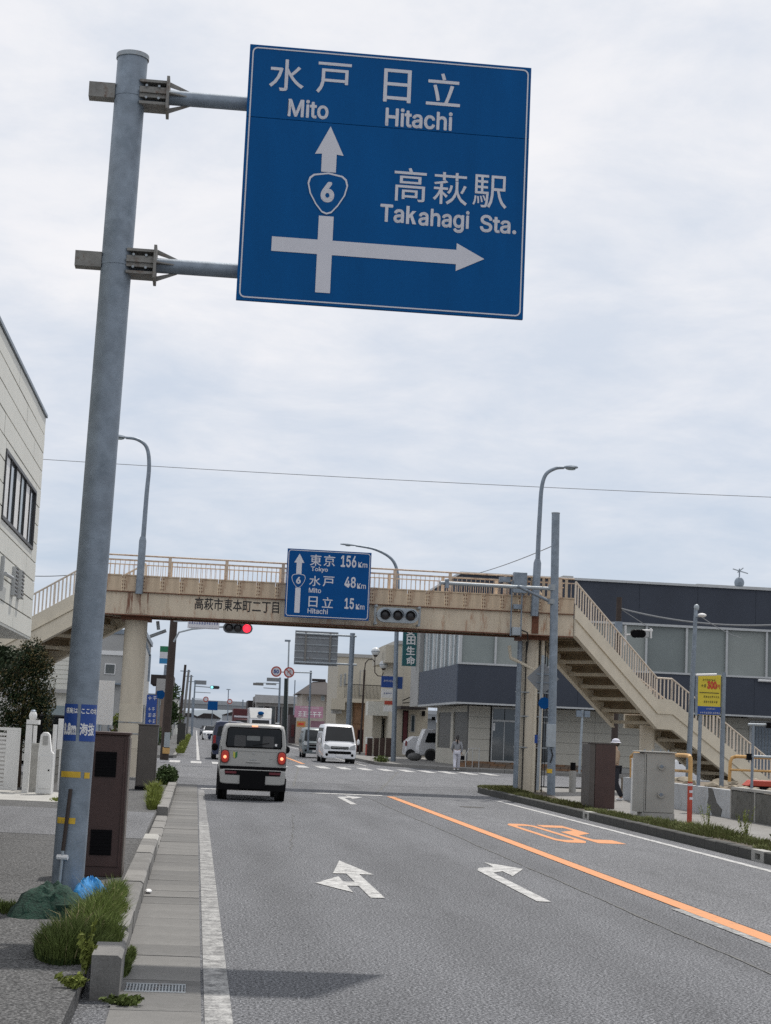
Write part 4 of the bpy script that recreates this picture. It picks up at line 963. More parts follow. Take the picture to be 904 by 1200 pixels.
obj('door_gap', MB().box(a.x+.035, a.x+.043, 35.193, 35.199, .3, a.z-.06), black, t)
lf = MB()
for k in range(4): lf.tube([(a.x+.05+k*.17, 35.4, a.z), (a.x+.05+k*.17, 35.4, a.z+.04)], .014, 8)
obj('lifting_eye', lf, galv, t, kind='stuff')
a = at(743, 890, 36.4); b = at(753, 950, 36.4)
t = thing('meter_cabinet', ((a.x+b.x)/2, 36.5, .13), 'narrow white box standing between the brown cabinet and the grey control cabinet', 'cabinet')
obj('body', MB().box(a.x, b.x+.05, 36.4, 36.6, .13, a.z), white_p, t, bevel=.01); obj('lid', MB().box(a.x-.01, b.x+.06, 36.39, 36.61, a.z+.001, a.z+.02), white_p, t)

# grassy strip behind the right kerb
blades('grass_strip', [(9.0, 49.5, .55, 3.4, 1), (9.6, 51.2, .8, 1.5, .9), (8.9, 44.5, .35, 3.4, .8), (9.0, 41.0, .38, 2.2, .9)], .17, 9000, mat('grass_dry', (.095, .105, .038), .85, 0, .5, 5, col2=(.12, .095, .05), lo=.5, hi=.7, spec=.15), 'low green grass covering the corner behind the kerb at the footbridge column', 'grass', w=.010, z=.13)
blades('grass_strip', [(8.95, 36.0, .30, 2.6, .7), (9.02, 32.6, .36, 2.0, 1), (9.15, 30.0, .42, 2.2, 1.25), (9.2, 27.4, .3, 1.4, .8), (8.9, 25.6, .25, .9, .7)], .20, 5500, mat('grass_pale', (.13, .15, .055), .85, 0, .5, 6, col2=(.17, .14, .08), lo=.5, hi=.7, spec=.15), 'pale tall grass and weeds along the kerb below the grey control cabinet', 'grass', w=.008, z=.13)
weed('tall_weed', 9.25, 30.3, .55, 7, .2, 'thin tall weed on the grass strip right of the orange rail post', .13, leaf=.02)
weed('tall_weed', 9.45, 28.8, .62, 9, .22, 'tallest thin weed on the grass strip farther right along the kerb', .13, leaf=.02)
weed('tall_weed', 9.2, 26.3, .32, 12, .2, 'leafy low weed at the right edge of the grass strip', .13, leaf=.03, m=grass_m)

# retaining wall and raised lot
WX = 11.75
slab('raised_lot', [(WX+.2, 20), (60, 20), (60, 47.5), (WX+.2, 47.5)], .13, .70, mat('dirt', (.16, .13, .095), .95, 0, .35, 4, .5, 30, col2=(.07, .06, .045), lo=.5, hi=.7))
rw = thing('retaining_wall', (WX, 38, .13), 'low concrete retaining wall, whitewashed at its far end and stained grey nearer', 'wall')
obj('whitewashed_section', MB().box(WX, WX+.18, 36.85, 46.5, .1, .74), wall_white, rw)
obj('end_return', MB().box(WX+.181, WX+2.4, 46.3, 46.5, .1, .74), wall_white, rw)
wm = mesh_of('concrete_panel', MB().box(0, .18, -.78, .78, -.32, .32), wall_dirty)
for k in range(9): piece('concrete_panel', wm, rw, (WX, 36.04-k*1.62, .42))
jm = mesh_of('joint_post', MB().box(-.015, .18, -.028, .028, -.33, .34), concrete_l)
for k in range(9): piece('joint_post', jm, rw, (WX-.004, 36.85-k*1.62, .42))
obj('coping', MB().box(WX-.02, WX+.2, 20, 36.84, .762, .82), concrete_l, rw)
obj('dark_wall_patch', MB().prism([(38.6, .40), (38.2, .14), (37.6, .13), (37.5, .30), (37.9, .42), (38.25, .74), (38.55, .74), (38.5, .55)], 'x', WX-.012, WX-.002), grooved, rw)  # irregular dark patch on the whitewashed section
# rubble on the lot
rk = MB()
for k in range(60):
    x, yv = random.uniform(WX+.3, 17), random.uniform(36, 47.3); r_ = random.uniform(.06, .2); b0 = len(rk.v); rk.ball((x, yv, .72), r_, 1.3, 1, .7, 7, 4)
    for q in range(b0, len(rk.v)): v = rk.v[q]; rk.v[q] = (v[0]+random.uniform(-.03, .03), v[1]+random.uniform(-.03, .03), v[2]+random.uniform(-.03, .03))
obj('rubble', rk, mat('rock', (.27, .235, .18), .95, 0, .3, 6), label='weathered tan rubble strewn over the raised lot below the footbridge stairs', cat='rubble', kind='stuff')

# orange tubular rails
def rail(name, pts, r_, label, lower=None, m=orange_r):
    t = thing(name, tuple(pts[0]), label, 'guard rail'); obj('frame', MB().tube(pts, r_, 12), m, t)
    if lower: obj('lower_rail', MB().tube(lower, r_*.7, 10), m, t)
    return t
A1 = at(808, 966, 34); A1.z = .1; A2 = at(809.5, 893, 34); A3 = at(808, 886, 34.2); B3 = at(744, 882.5, 45.5); B2 = at(740, 886, 46); B1 = at(740, 914, 46)
t = rail('tube_rail', [A1, A2, at(809, 888, 34.0), A3, at(804, 885.3, 34.9), B3, B2, B1], .045, 'orange tubular rail with a red lower leg beside the grey control cabinet', [at(809, 904, 34), at(740, 900, 46)])
obj('red_sleeve', MB().tube([A1, at(809, 916, 34)], .052, 12), red_p, t)
sb = MB()
for pz in (921, 929, 937): q = at(809, pz, 34); sb.tube([(q.x, q.y, q.z), (q.x, q.y, q.z+.05)], .0545, 12)
obj('white_band', sb, sign_white, t)
t = rail('tube_rail', [at(855, 916, 39), at(856, 893, 39), at(858, 888, 39), at(863, 886.5, 39), at(930, 889, 37)], .04, 'yellow tubular rail on top of the low wall at the right edge', [at(856, 902, 39), at(930, 905, 37)])
t = thing('pipe_scaffold', tuple(at(881, 928, 36)), 'grey clamped pipes on a thin upright post at the right edge above the wall', 'pipe rail')
obj('upright', MB().tube([at(881, 928, 36), at(883, 849, 36)], .03, 10), galv, t); obj('foot_plate', MB().cbox(at(881, 928.5, 36), .3, .3, .03), galv_rust, t)
obj('pipe', MB().tube([at(876, 886, 36), at(930, 888.5, 36)], .03, 10), galv_l, t); obj('pipe', MB().tube([at(877, 849, 36), at(930, 850.5, 36)], .03, 10), galv_l, t)
obj('clamp', MB().cbox(at(878, 887, 35.97), .09, .09, .14).cbox(at(901, 850, 35.97), .09, .09, .12), black, t)

# advertising board
Yb = 40
a = at(817.5, 790, Yb); b = at(848, 839, Yb)
t = thing('advertising_board', tuple(at(832, 925, Yb)), 'yellow and blue advertising board with red price figures on two grey posts', 'sign')
bp0 = obj('board', MB().box(a.x+.02, b.x-.08, Yb, Yb+.06, b.z, a.z), yellow_s, t)
zz = at(833, 828, Yb).z; obj('blue_band', MB().box(a.x+.02, b.x-.08, Yb-.006, Yb-.001, b.z+.01, zz), stick_blue, bp0)
obj('frame', MB().box(a.x-.02, a.x+.018, Yb-.01, Yb+.07, b.z-.02, a.z+.02), galv, t); obj('light_bar', MB().tube([at(816, 791, Yb-.2), at(840, 790.5, Yb-.2)], .03, 10), white_p, t)
for (pa, pb, r_) in (((845.5, 928), (848.5, 788), .055), ((818.5, 922), (821, 838), .045)): obj('post', MB().tube([at(*pa, Yb+.02), at(*pb, Yb+.02)], r_, 12), galv, t)
lett_px('300', 834.5, 803, 11, 9, Yb, red_l, bp0, dy=.008, bold=.05); lett_px('円', 842, 805, 4, 5, Yb, red_l, bp0, dy=.008)
def glyph_row(px0, px1, py, hp, Y, m, parent, dy=.008, gap=.3, seed=1):
    rr = random.Random(seed); a = at(px0, py-hp/2, Y); b = at(px1, py+hp/2, Y); h = a.z-b.z; mb = MB(); x = a.x
    while x < b.x-h*.3:
        w = h*rr.uniform(.7, .95); mb.box(x, x+w, Y-dy-.003, Y-dy, b.z+h*.42, b.z+h*.56).box(x+w*.4, x+w*.55, Y-dy-.004, Y-dy-.0005, b.z, a.z)
        if rr.random() < .6: mb.box(x+w*.1, x+w*.9, Y-dy-.0035, Y-dy-.0002, a.z-h*.15, a.z)
        if rr.random() < .6: mb.box(x, x+w*.9, Y-dy-.0035, Y-dy-.0002, b.z, b.z+h*.14)
        x += w+h*gap
    return obj('small_print', mb, m, parent, kind='stuff')
glyph_row(822, 829, 803.5, 3.6, Yb, dark_l, bp0, seed=1); glyph_row(824, 838, 796.8, 2.6, Yb, dark_l, bp0, seed=2); glyph_row(825, 842, 816.5, 3.0, Yb, dark_l, bp0, seed=3); glyph_row(825, 842, 822.5, 3.0, Yb, dark_l, bp0, seed=4)
obj('rule', MB().box(a.x+.06, b.x-.12, Yb-.008, Yb-.004, at(833, 812, Yb).z-.008, at(833, 812, Yb).z+.008), dark_l, bp0)
glyph_row(820.5, 843, 835.3, 3.0, Yb, sign_white, bp0, dy=.011, seed=5); glyph_row(828, 838, 830.8, 1.8, Yb, sign_white, bp0, dy=.011, seed=6)

# tall thin lamp pole on the right lot
Yl = 52
t = thing('street_lamp', tuple(at(808, 910, Yl)), 'thin grey lamp pole rising beside the yellow advertising board', 'street lamp', None)
a = at(806.5, 915, Yl); b = at(816, 710, Yl); obj('pole', MB().tube([a, at(812, 790, Yl), b], [.09, .075, .06], 12), galv, t)
obj('lamp_head', MB().ball(at(823, 721, Yl-.3), .11, 1.3, 1, .6, 10, 6), white_p, t); obj('arm', MB().tube([at(815, 723, Yl), at(822, 722, Yl-.3)], .03, 8), galv, t); obj('finial', MB().ball(at(816.5, 712, Yl), .09, 1, 1, 1.2, 10, 6), galv_l, t)

# =================================================================== VEHICLES
def car(name, loc, rz, label, cat, paint, L_, W_, H_, prof, belt, glass, wheel_r=.31, under=.2, rear=True, low=None, rear_z=None, details=None, tumble=.10):
    """prof = [(y, roof height)] from the rear (y=0) to the nose; belt = height where the sides start to lean in"""
    t = thing(name, loc, label, cat, None, rz)
    hw = W_/2
    def ring(y, top, nar=1.0, zb=under):
        b_ = min(belt, top-.10); tb = max(0, (top-b_))
        lean = tumble*tb/ max(.001, H_-belt)
        pts = [(hw*.90*nar, zb), (hw*.985*nar, zb+.10), (hw*nar, (zb+b_)/2), (hw*.985*nar, b_), ((hw-lean*.55)*nar-.012, b_+tb*.55), ((hw-lean-.02)*nar, top-.12 if tb > .2 else top-.05), ((hw-lean-.075)*nar, top-.035), ((hw-lean-.19)*nar, top-.004), ((hw-lean-.5*hw)*nar, top+.012)]
        return [(x, y, z) for x, z in pts]+[(-x, y, z) for x, z in reversed(pts)]
    rings = [ring(y, z, nr) for (y, z, nr) in prof]
    bd = obj('body', MB().loft(rings), paint, t, local=True, bevel=0)
    for (nm, poly, yv, m_) in glass: pass
    wm_t = MB(); 
    for yv in (L_*.17, L_*.83):
        for sx in (-1, 1):
            wt = MB().tube([(sx*(hw-.02), yv, wheel_r), (sx*(hw-.21), yv, wheel_r)], wheel_r, 24)
            w_ = obj('wheel', wt, rubber, t, local=True)
            obj('rim', MB().tube([(sx*(hw-.012), yv, wheel_r), (sx*(hw-.05), yv, wheel_r)], wheel_r*.62, 16), alu, w_, local=True)
            if low is None or low: obj('wheel_arch', MB().tube([(sx*(hw+.004), yv, wheel_r+.02), (sx*(hw-.10), yv, wheel_r+.02)], wheel_r+.06, 24), black, t, local=True)
    return t, bd
def plate_y(mb, poly, y0, y1): return mb.prism(poly, 'y', y0, y1)
def rpoly(cx, cz, w, h, r=.12, topw=None):
    tw = (topw if topw else w)
    base = rrect(-.5, .5, -.5, .5, r, 5)
    return [(cx+a*(w+(tw-w)*(b+.5)), cz+b*h) for a, b in base]

kei_p = mat('kei_beige_paint', (.37, .37, .355), .38, 0, .03, 2, spec=.5, coat=.4)
kp = at(294.5, 938, 39.3)
K, bd = car('mini_suv', (kp.x, 39.3, 0), 0, 'boxy greige small car with lit round cornered tail lamps waiting at the stop line', 'car', kei_p, 3.35, 1.52, 1.66,
    [(0.06, 1.58, .93), (.0, 1.30, .985), (.02, 1.30, .985), (.10, 1.64, .97), (.45, 1.67, 1), (1.9, 1.67, 1), (2.2, 1.60, 1), (2.55, 1.10, 1), (3.2, 1.0, .98), (3.35, .8, .92)], 1.0, [], .31, .30)
# rebuild its tail properly: body shell with upright tailgate
bpy.data.objects.remove(bd)
def kei_ring(y, top, nar, zb=.36):
    pts = [(.70*nar, zb), (.745*nar, zb+.10), (.76*nar, .75), (.755*nar, 1.0), (.735*nar, 1.25), (.70*nar, top-.15), (.665*nar, top-.05), (.58*nar, top-.012), (.3*nar, top)]
    return [(x, y, z) for x, z in pts]+[(-x, y, z) for x, z in reversed(pts)]
bd = obj('body', MB().loft([kei_ring(-.0, 1.61, .965, .38), kei_ring(.035, 1.645, .985), kei_ring(.12, 1.67, 1), kei_ring(1.9, 1.67, 1), kei_ring(2.25, 1.6, 1), kei_ring(2.6, 1.12, 1), kei_ring(3.2, 1.02, .98), kei_ring(3.34, .85, .92)]), kei_p, K, local=True)
bmp = obj('bumper', plate_y(MB(), rpoly(0, .51, 1.46, .32, topw=1.50), -.09, .02), kei_p, K, local=True, bevel=.02)
obj('lower_cladding', plate_y(MB(), [(-.76, .22), (.76, .22), (.77, .50), (.70, .41), (-.70, .41), (-.77, .50)], -.07, .3), black, K, local=True)
obj('bumper_trim', plate_y(MB(), [(-.745, .675), (.745, .675), (.755, .735), (-.755, .735)], -.075, .02), black, K, local=True)
obj('bumper_trim', plate_y(MB(), [(-.62, .545), (.62, .545), (.64, .655), (-.64, .655)], -.096, -.088), black, K, local=True)
for sx in (-1, 1):
    obj('reflector', plate_y(MB(), rpoly(sx*.50, .60, .26, .05), -.104, -.097), mat('reflector_red', (.12, .012, .02), .3) if sx < 0 else bpy.data.materials['reflector_red'], K, local=True)
obj('number_plate', MB().box(-.29, .29, -.112, -.1, .26, .62), black, K, local=True)
rw_ = obj('rear_window', plate_y(MB(), [(-.60, 1.155), (.60, 1.155), (.62, 1.20), (.595, 1.51), (.555, 1.55), (-.555, 1.55), (-.595, 1.51), (-.62, 1.20)], -.022, -.004), glass_c, K, local=True, bevel=.006)
obj('window_surround', plate_y(MB(), [(-.62, 1.13), (.62, 1.13), (.645, 1.20), (.615, 1.53), (.565, 1.575), (-.565, 1.575), (-.615, 1.53), (-.645, 1.20)], -.010, -.002), black, K, local=True)
seat = mat('dim_seat', (.06, .062, .065), .7)
for sx in (-1, 1): obj('headrest', plate_y(MB(), rpoly(sx*.32, 1.28, .26, .24), -.0255, -.0228), seat, rw_, local=True)
obj('windscreen_view', plate_y(MB(), rpoly(-.02, 1.345, .30, .10), -.0245, -.0227), mat('bright_view', (.16, .17, .17), .4), rw_, local=True)  # pale plate: daylight seen through the cabin, put in as colour
obj('window_sticker', plate_y(MB(), rpoly(.50, 1.215, .05, .05), -.026, -.0227), white_l, rw_, local=True)
for sx in (-1, 1):
    tl = obj('tail_lamp', plate_y(MB(), rpoly(sx*.645, .935, .165, .25, .40), -.05, .03), lamp_red, K, local=True, bevel=.012)
    obj('tail_lamp_bezel', plate_y(MB(), rpoly(sx*.645, .935, .205, .285, .36), -.035, .02), mat('lamp_bezel', (.10, .02, .02), .3), K, local=True)
    obj('bulb', MB().ball((sx*.645, -.05, .925), .036, 1, .4, 1, 10, 6), lamp_core, tl, local=True)
obj('high_brake_lamp', plate_y(MB(), rpoly(0, 1.612, .13, .028), -.025, .03), lamp_core, K, local=True)
obj('beginner_mark', plate_y(MB(), [(-.46, .93), (-.415, .895), (-.415, 1.02), (-.46, 1.05)], -.012, -.001), mat('mark_yellow', (.5, .5, .08), .5), K, local=True)
obj('beginner_mark', plate_y(MB(), [(-.414, .895), (-.37, .93), (-.37, 1.05), (-.414, 1.02)], -.012, -.001), mat('mark_green', (.02, .16, .06), .5), K, local=True)
emb = MB().box(-.022, .022, -.012, -.001, 1.035, 1.045).box(-.022, .022, -.012, -.001, 1.005, 1.015).bar((-.016, -.007, 1.04), (.016, -.007, 1.01), .008, .01).box(-.022, -.012, -.011, -.001, 1.01, 1.04)
obj('emblem', emb, alu, K, local=True)
lt_ = MB(); 
for i in range(5): lt_.box(-.07+i*.03, -.05+i*.03, -.010, -.001, .875, .90)
for i in range(7): lt_.box(.37+i*.027, .39+i*.027, -.010, -.001, .905, .92)
obj('badge_letters', lt_, alu, K, local=True, kind='stuff')
obj('tailgate_handle', MB().box(-.16, .16, -.02, -.001, .82, .845), kei_p, K, local=True, bevel=.006)
for sx in (-1, 1):
    obj('side_window', MB().add([(sx*.752, .35, 1.03), (sx*.752, 1.95, 1.03), (sx*.70, 1.85, 1.50), (sx*.70, .4, 1.50), (sx*.74, .35, 1.03), (sx*.74, 1.95, 1.03), (sx*.66, 1.85, 1.50), (sx*.66, .4, 1.50)], [(0, 1, 2, 3), (7, 6, 5, 4), (0, 4, 5, 1), (1, 5, 6, 2), (2, 6, 7, 3), (3, 7, 4, 0)]), glass_c, K, local=True)
    obj('mirror', MB().ball((sx*.86, 2.15, 1.10), .09, .9, .5, 1.0, 10, 6), black, K, local=True)
    obj('roof_rail', MB().tube([(sx*.56, .3, 1.69), (sx*.56, 1.9, 1.69)], .016, 8), kei_p, K, local=True)
K.scale = (1, 1, 1.045)
obj('exhaust', MB().tube([(.42, -.02, .27), (.42, .3, .27)], .025, 10), galv_rust, K, local=True)
obj('axle', MB().tube([(-.6, .55, .30), (.6, .55, .30)], .05, 8).box(-.25, .25, .1, .5, .25, .45), black, K, local=True)
obj('tailgate_seam', MB().box(-.742, -.735, -.006, .02, .77, 1.15).box(.735, .742, -.006, .02, .77, 1.15).box(-.62, .62, -.012, .01, 1.655, 1.662), black, K, local=True)
obj('crease', plate_y(MB(), rpoly(0, 1.07, 1.16, .012), -.012, -.001), kei_p, K, local=True)
obj('wiper', MB().bar((-.02, -.03, 1.19), (.34, -.03, 1.25), .008, .012), black, K, local=True)

def van(name, loc, rz, label, cat, paint, L_, W_, H_, front=True, boxy=True):
    """cab forward van; front at y = L_, rear at y = 0"""
    t = thing(name, loc, label, cat, None, rz); hw = W_/2; hb = .95*H_/2.0
    def rg(y, top, nar, zb=.25):
        b_ = min(hb, top-.12)
        pts = [(hw*.93*nar, zb), (hw*nar, zb+.12), (hw*nar, b_), (hw*.95*nar, b_+(top-b_)*.5), (hw*.87*nar, top-.14 if top > hb+.3 else top-.06), (hw*.80*nar, top-.04), (hw*.6*nar, top)]
        return [(x, y, z) for x, z in pts]+[(-x, y, z) for x, z in reversed(pts)]
    obj('body', MB().loft([rg(0, H_-.06, .97), rg(.08, H_-.02, 1), rg(L_*.5, H_, 1), rg(L_-1.25, H_-.02, 1), rg(L_-1.0, H_-.10, .99), rg(L_-.30, hb+.12, .99), rg(L_-.10, hb-.02, .97), rg(L_, hb-.25, .94)]), paint, t, local=True)
    # windscreen on the sloping front
    yb, zb_, yt, zt_ = L_-.30, hb+.12, L_-1.0, H_-.14
    w0, w1 = hw*.86, hw*.74
    n_ = Vector((0, (zt_-zb_), (yb-yt))).normalized()*.03
    q = [Vector((-w0, yb-.05, zb_+.05)), Vector((w0, yb-.05, zb_+.05)), Vector((w1, yt+.06, zt_-.02)), Vector((-w1, yt+.06, zt_-.02))]
    obj('windscreen', MB().add([v+n_ for v in q]+[v-n_ for v in q], [(0, 1, 2, 3), (7, 6, 5, 4), (0, 4, 5, 1), (1, 5, 6, 2), (2, 6, 7, 3), (3, 7, 4, 0)]), glass_c, t, local=True)
    for sx in (-1, 1):
        q = [(sx*hw*1.004, .3, hb+.04), (sx*hw*1.004, L_-1.0, hb+.04), (sx*hw*.90, L_-1.25, H_-.22), (sx*hw*.90, .35, H_-.22)]
        q2_ = [(a*.96, b, c) for a, b, c in q]
        obj('side_window', MB().add(q+q2_, [(0, 1, 2, 3), (7, 6, 5, 4), (0, 4, 5, 1), (1, 5, 6, 2), (2, 6, 7, 3), (3, 7, 4, 0)]), glass_c, t, local=True)
        hl = obj('headlight', plate_y(MB(), [(sx*hw*.90, .72), (sx*hw*.56, .70), (sx*hw*.60, .86), (sx*hw*.90, .98)][::int(sx)], L_-.12, L_+.015), mat('headlight', (.55, .58, .6), .1, .3) if 'headlight' not in bpy.data.materials else bpy.data.materials['headlight'], t, local=True, bevel=.01)
        obj('fog_lamp', MB().tube([(sx*hw*.74, L_-.05, .42), (sx*hw*.74, L_+.025, .42)], .07, 12), black, t, local=True)
        obj('mirror', MB().ball((sx*(hw+.12), L_-.75, hb+.15), .12, .7, .5, 1.2, 10, 6), paint, t, local=True)
        for yv in (L_*.2, L_*.80):
            w_ = obj('wheel', MB().tube([(sx*(hw-.02), yv, .33), (sx*(hw-.24), yv, .33)], .33, 22), rubber, t, local=True)
            obj('rim', MB().tube([(sx*(hw-.012), yv, .33), (sx*(hw-.05), yv, .33)], .2, 14), alu, w_, local=True)
        obj('tail_lamp', plate_y(MB(), rpoly(sx*hw*.88, .95, .13, .42), -.02, .05), mat('tail_lamp', (.25, .01, .01), .3) if 'tail_lamp' not in bpy.data.materials else bpy.data.materials['tail_lamp'], t, local=True)
    obj('rear_window', plate_y(MB(), rpoly(0, H_*.73, W_*.76, H_*.26, topw=W_*.68), -.015, .03), glass_c, t, local=True)
    g = obj('grille', plate_y(MB(), rpoly(0, .78, hw*1.05, .13), L_-.1, L_+.02), black, t, local=True)
    obj('grille_bar', MB().box(-hw*.5, hw*.5, L_+.021, L_+.034, .775, .80), alu, g, local=True)
    obj('bumper_intake', plate_y(MB(), rpoly(0, .54, hw*1.35, .14), L_-.1, L_+.022), black, t, local=True)
    obj('bumper', plate_y(MB(), rpoly(0, .42, W_*.93, .30), L_-.2, L_+.012), paint, t, local=True, bevel=.03)
    obj('number_plate', MB().box(-.17, .17, L_+.026, L_+.035, .34, .46), white_l, t, local=True)
    return t
wp_ = mat('van_white', (.72, .73, .75), .3, 0, .02, 2, coat=.5)
vp = at(393, 893, 87)
V = van('van', (vp.x+.28, 87+2.3, 0), math.pi, 'white cab-over van driving towards the camera beyond the crossing', 'van', wp_, 4.7, 1.75, 1.98)
V.location = (vp.x+.2, 87+4.7, 0)
bm_ = mat('minivan_blue', (.008, .018, .055), .25, 0, .05, 2, coat=.6)
mp_ = at(268, 889, 84)
van('minivan', (mp_.x+.02, 84, 0), 0, 'dark blue minivan half hidden ahead of the greige small car', 'minivan', bm_, 4.6, 1.70, 1.88)
sm_ = mat('car_silver_green', (.16, .19, .20), .3, .3, .05, 2)
sp_ = at(372, 889, 99)
o = van('minivan', (sp_.x-.1, 99+4.0, 0), math.pi, 'grey green tall car just behind the white van', 'car', sm_, 3.5, 1.5, 1.75)
# sedans far away
def sedan(loc, rz, label, paint, H_=1.45):
    t = thing('car', loc, label, 'car', None, rz)
    def rg(y, top, nar, zb=.2):
        b_ = min(.88, top-.04); hw = .85
        pts = [(hw*.95*nar, zb), (hw*nar, .5), (hw*nar, b_), (hw*.86*nar, b_+(top-b_)*.6), (hw*.74*nar, top-.03), (hw*.5*nar, top)]
        return [(x, y, z) for x, z in pts]+[(-x, y, z) for x, z in reversed(pts)]
    obj('body', MB().loft([rg(0, .8, .95), rg(.1, .95, 1), rg(.7, 1.0, 1), rg(1.2, H_, 1), rg(2.6, H_, 1), rg(3.2, 1.0, 1), rg(4.1, .85, .98), rg(4.3, .6, .93)]), paint, t, local=True)
    for (yb, zb_, yt, zt_) in ((.72, 1.03, 1.15, H_-.04), (3.18, 1.03, 2.65, H_-.04)):
        s_ = -1 if yb < yt else 1; q = [Vector((-.68, yb, zb_)), Vector((.68, yb, zb_)), Vector((.56, yt, zt_)), Vector((-.56, yt, zt_))]; n_ = Vector((0, s_*.03, .03))
        obj('windscreen', MB().add([v+n_ for v in q]+[v-n_ for v in q], [(0, 1, 2, 3), (7, 6, 5, 4), (0, 4, 5, 1), (1, 5, 6, 2), (2, 6, 7, 3), (3, 7, 4, 0)]), glass_c, t, local=True)
    for sx in (-1, 1):
        obj('side_window', MB().box(sx*.80-.02, sx*.80+.02, 1.0, 2.9, .93, 1.12), glass_c, t, local=True)
        obj('headlight', plate_y(MB(), rpoly(sx*.62, .66, .3, .14), 4.22, 4.33), bpy.data.materials['headlight'], t, local=True)
        for yv in (.8, 3.5): obj('wheel', MB().tube([(sx*.86, yv, .31), (sx*.66, yv, .31)], .31, 16), rubber, t, local=True)
    obj('grille', plate_y(MB(), rpoly(0, .6, .7, .18), 4.25, 4.335), black, t, local=True)
    return t
fp = at(243, 858, 200); sedan((at(247, 858, 185).x, 189, 0), math.pi, 'white car far down the street facing the camera', wp_, 1.5)
sedan((at(241, 858, 260).x, 260, 0), math.pi, 'dark car far down the street behind the white one', mat('car_dark', (.05, .055, .07), .3, .2), 1.45)
# trucks in the oncoming lane
def truck(px, Y, label, boxm, cabm, w, h, boxlen, bul=None):
    c = at(px, 860, Y); x = c.x
    t = thing('truck', (x, Y, 0), label, 'truck')
    obj('cargo_box', MB().box(x-w/2, x+w/2, Y+1.6, Y+1.6+boxlen, .9, h), boxm, t, bevel=.04)
    cb = obj('cab', MB().prism([(Y, .5), (Y+1.55, .5), (Y+1.55, 2.4), (Y+.35, 2.4), (Y+.02, 1.6)], 'x', x-w*.46, x+w*.46), cabm, t, bevel=.05)
    obj('windscreen', MB().add([(x-w*.40, Y+.02, 1.62), (x+w*.40, Y+.02, 1.62), (x+w*.38, Y+.30, 2.28), (x-w*.38, Y+.30, 2.28)], [(0, 1, 2, 3)]), glass_c, cb)
    if bul:
        fr = MB(); fr.add([(x-w*.46, Y+.35, 2.42), (x+w*.46, Y+.35, 2.42), (x+w*.5, Y+1.5, h-.05), (x-w*.5, Y+1.5, h-.05), (x-w*.46, Y+1.55, 2.42), (x+w*.46, Y+1.55, 2.42), (x+w*.5, Y+1.55, h-.05), (x-w*.5, Y+1.55, h-.05)], [(0, 1, 2, 3), (4, 7, 6, 5), (0, 3, 7, 4), (1, 5, 6, 2), (2, 6, 7, 3), (0, 4, 5, 1)])
        obj('wind_deflector', fr, bul, t); 
        em = MB().ball((x, Y+.75, (2.42+h)/2), .22, 1.4, .6, .8, 10, 6); obj('emblem', em, sign_blue, t)
    obj('bumper', MB().box(x-w*.47, x+w*.47, Y-.08, Y+.2, .4, .8), cabm, t)
    for sx in (-1, 1):
        obj('headlight', MB().box(x+sx*w*.33-.15, x+sx*w*.33+.15, Y-.1, Y-.081, .65, .8), bpy.data.materials['headlight'], t)
        for yy_ in (Y+.6, Y+boxlen): obj('wheel', MB().tube([(x+sx*w*.46, yy_, .5), (x+sx*w*.34, yy_, .5)], .5, 16), rubber, t)
    return t
t = truck(305, 160, 'truck with a silver wind deflector and white box queuing beyond the small car', wp_, wp_, 2.1, 3.4, 6, mat('deflector_silver', (.20, .21, .22), .45, .3))
t = truck(285, 186, 'truck with a dark red cargo box behind the silver fronted one', maroon, maroon, 2.25, 3.5, 6)
c = at(285, 848, 187.5); obj('pale_stripe', MB().box(c.x-1.0, c.x+1.0, 187.55, 187.59, 2.55, 2.75), sign_white, t)
# white kei truck parked by the beige building (nose to the left)
def parked_truck():
    Y = 101; a = at(484, 892, Y); b = at(512, 892, Y)
    t = thing('kei_truck', (a.x, Y, .12), 'small white cab-over truck parked beside the grey building entrance', 'truck')
    x = a.x+.3; z = .12
    obj('cab', MB().prism([(x, z+.35), (x+1.5, z+.35), (x+1.5, z+1.85), (x+.35, z+1.85), (x+.08, z+1.1), (x, z+.8)], 'y', Y, Y+1.4), wp_, t, bevel=.05)
    obj('side_window', MB().prism([(x+.36, z+1.05), (x+1.25, z+1.05), (x+1.25, z+1.62), (x+.55, z+1.62)], 'y', Y-.015, Y-.001), glass_c, t)
    obj('cargo_box', MB().box(x+1.52, x+3.4, Y-.02, Y+1.45, z+.6, z+1.75), maroon, t)
    obj('roof_rack', MB().box(x+1.2, x+1.3, Y+.2, Y+.3, z+1.85, z+2.0), galv, t)
    for xx in (x+.75, x+2.8): obj('wheel', MB().tube([(xx, Y-.03, z+.30), (xx, Y+.2, z+.30)], .30, 18), rubber, t)
    obj('arch', MB().tube([(x+.75, Y-.01, z+.34), (x+.75, Y+.05, z+.34)], .37, 18), grooved, t)
    t2 = thing('parked_car', (a.x-.8, Y+3, .12), 'white car nose peeking out behind the parked small truck', 'car')
    obj('body', MB().prism([(a.x-.20, .35), (a.x+1.2, .35), (a.x+1.2, 1.5), (a.x+.25, 1.5), (a.x-.15, 1.15)], 'y', Y+2.5, Y+4), wp_, t2, bevel=.08)
    obj('tail_lamp', MB().box(a.x-.19, a.x-.09, Y+2.47, Y+2.499, .9, 1.2), bpy.data.materials['tail_lamp'], t2)
    obj('wheel', MB().tube([(a.x+.15, Y+2.45, .42), (a.x+.15, Y+2.65, .42)], .3, 16), rubber, t2)
parked_truck()
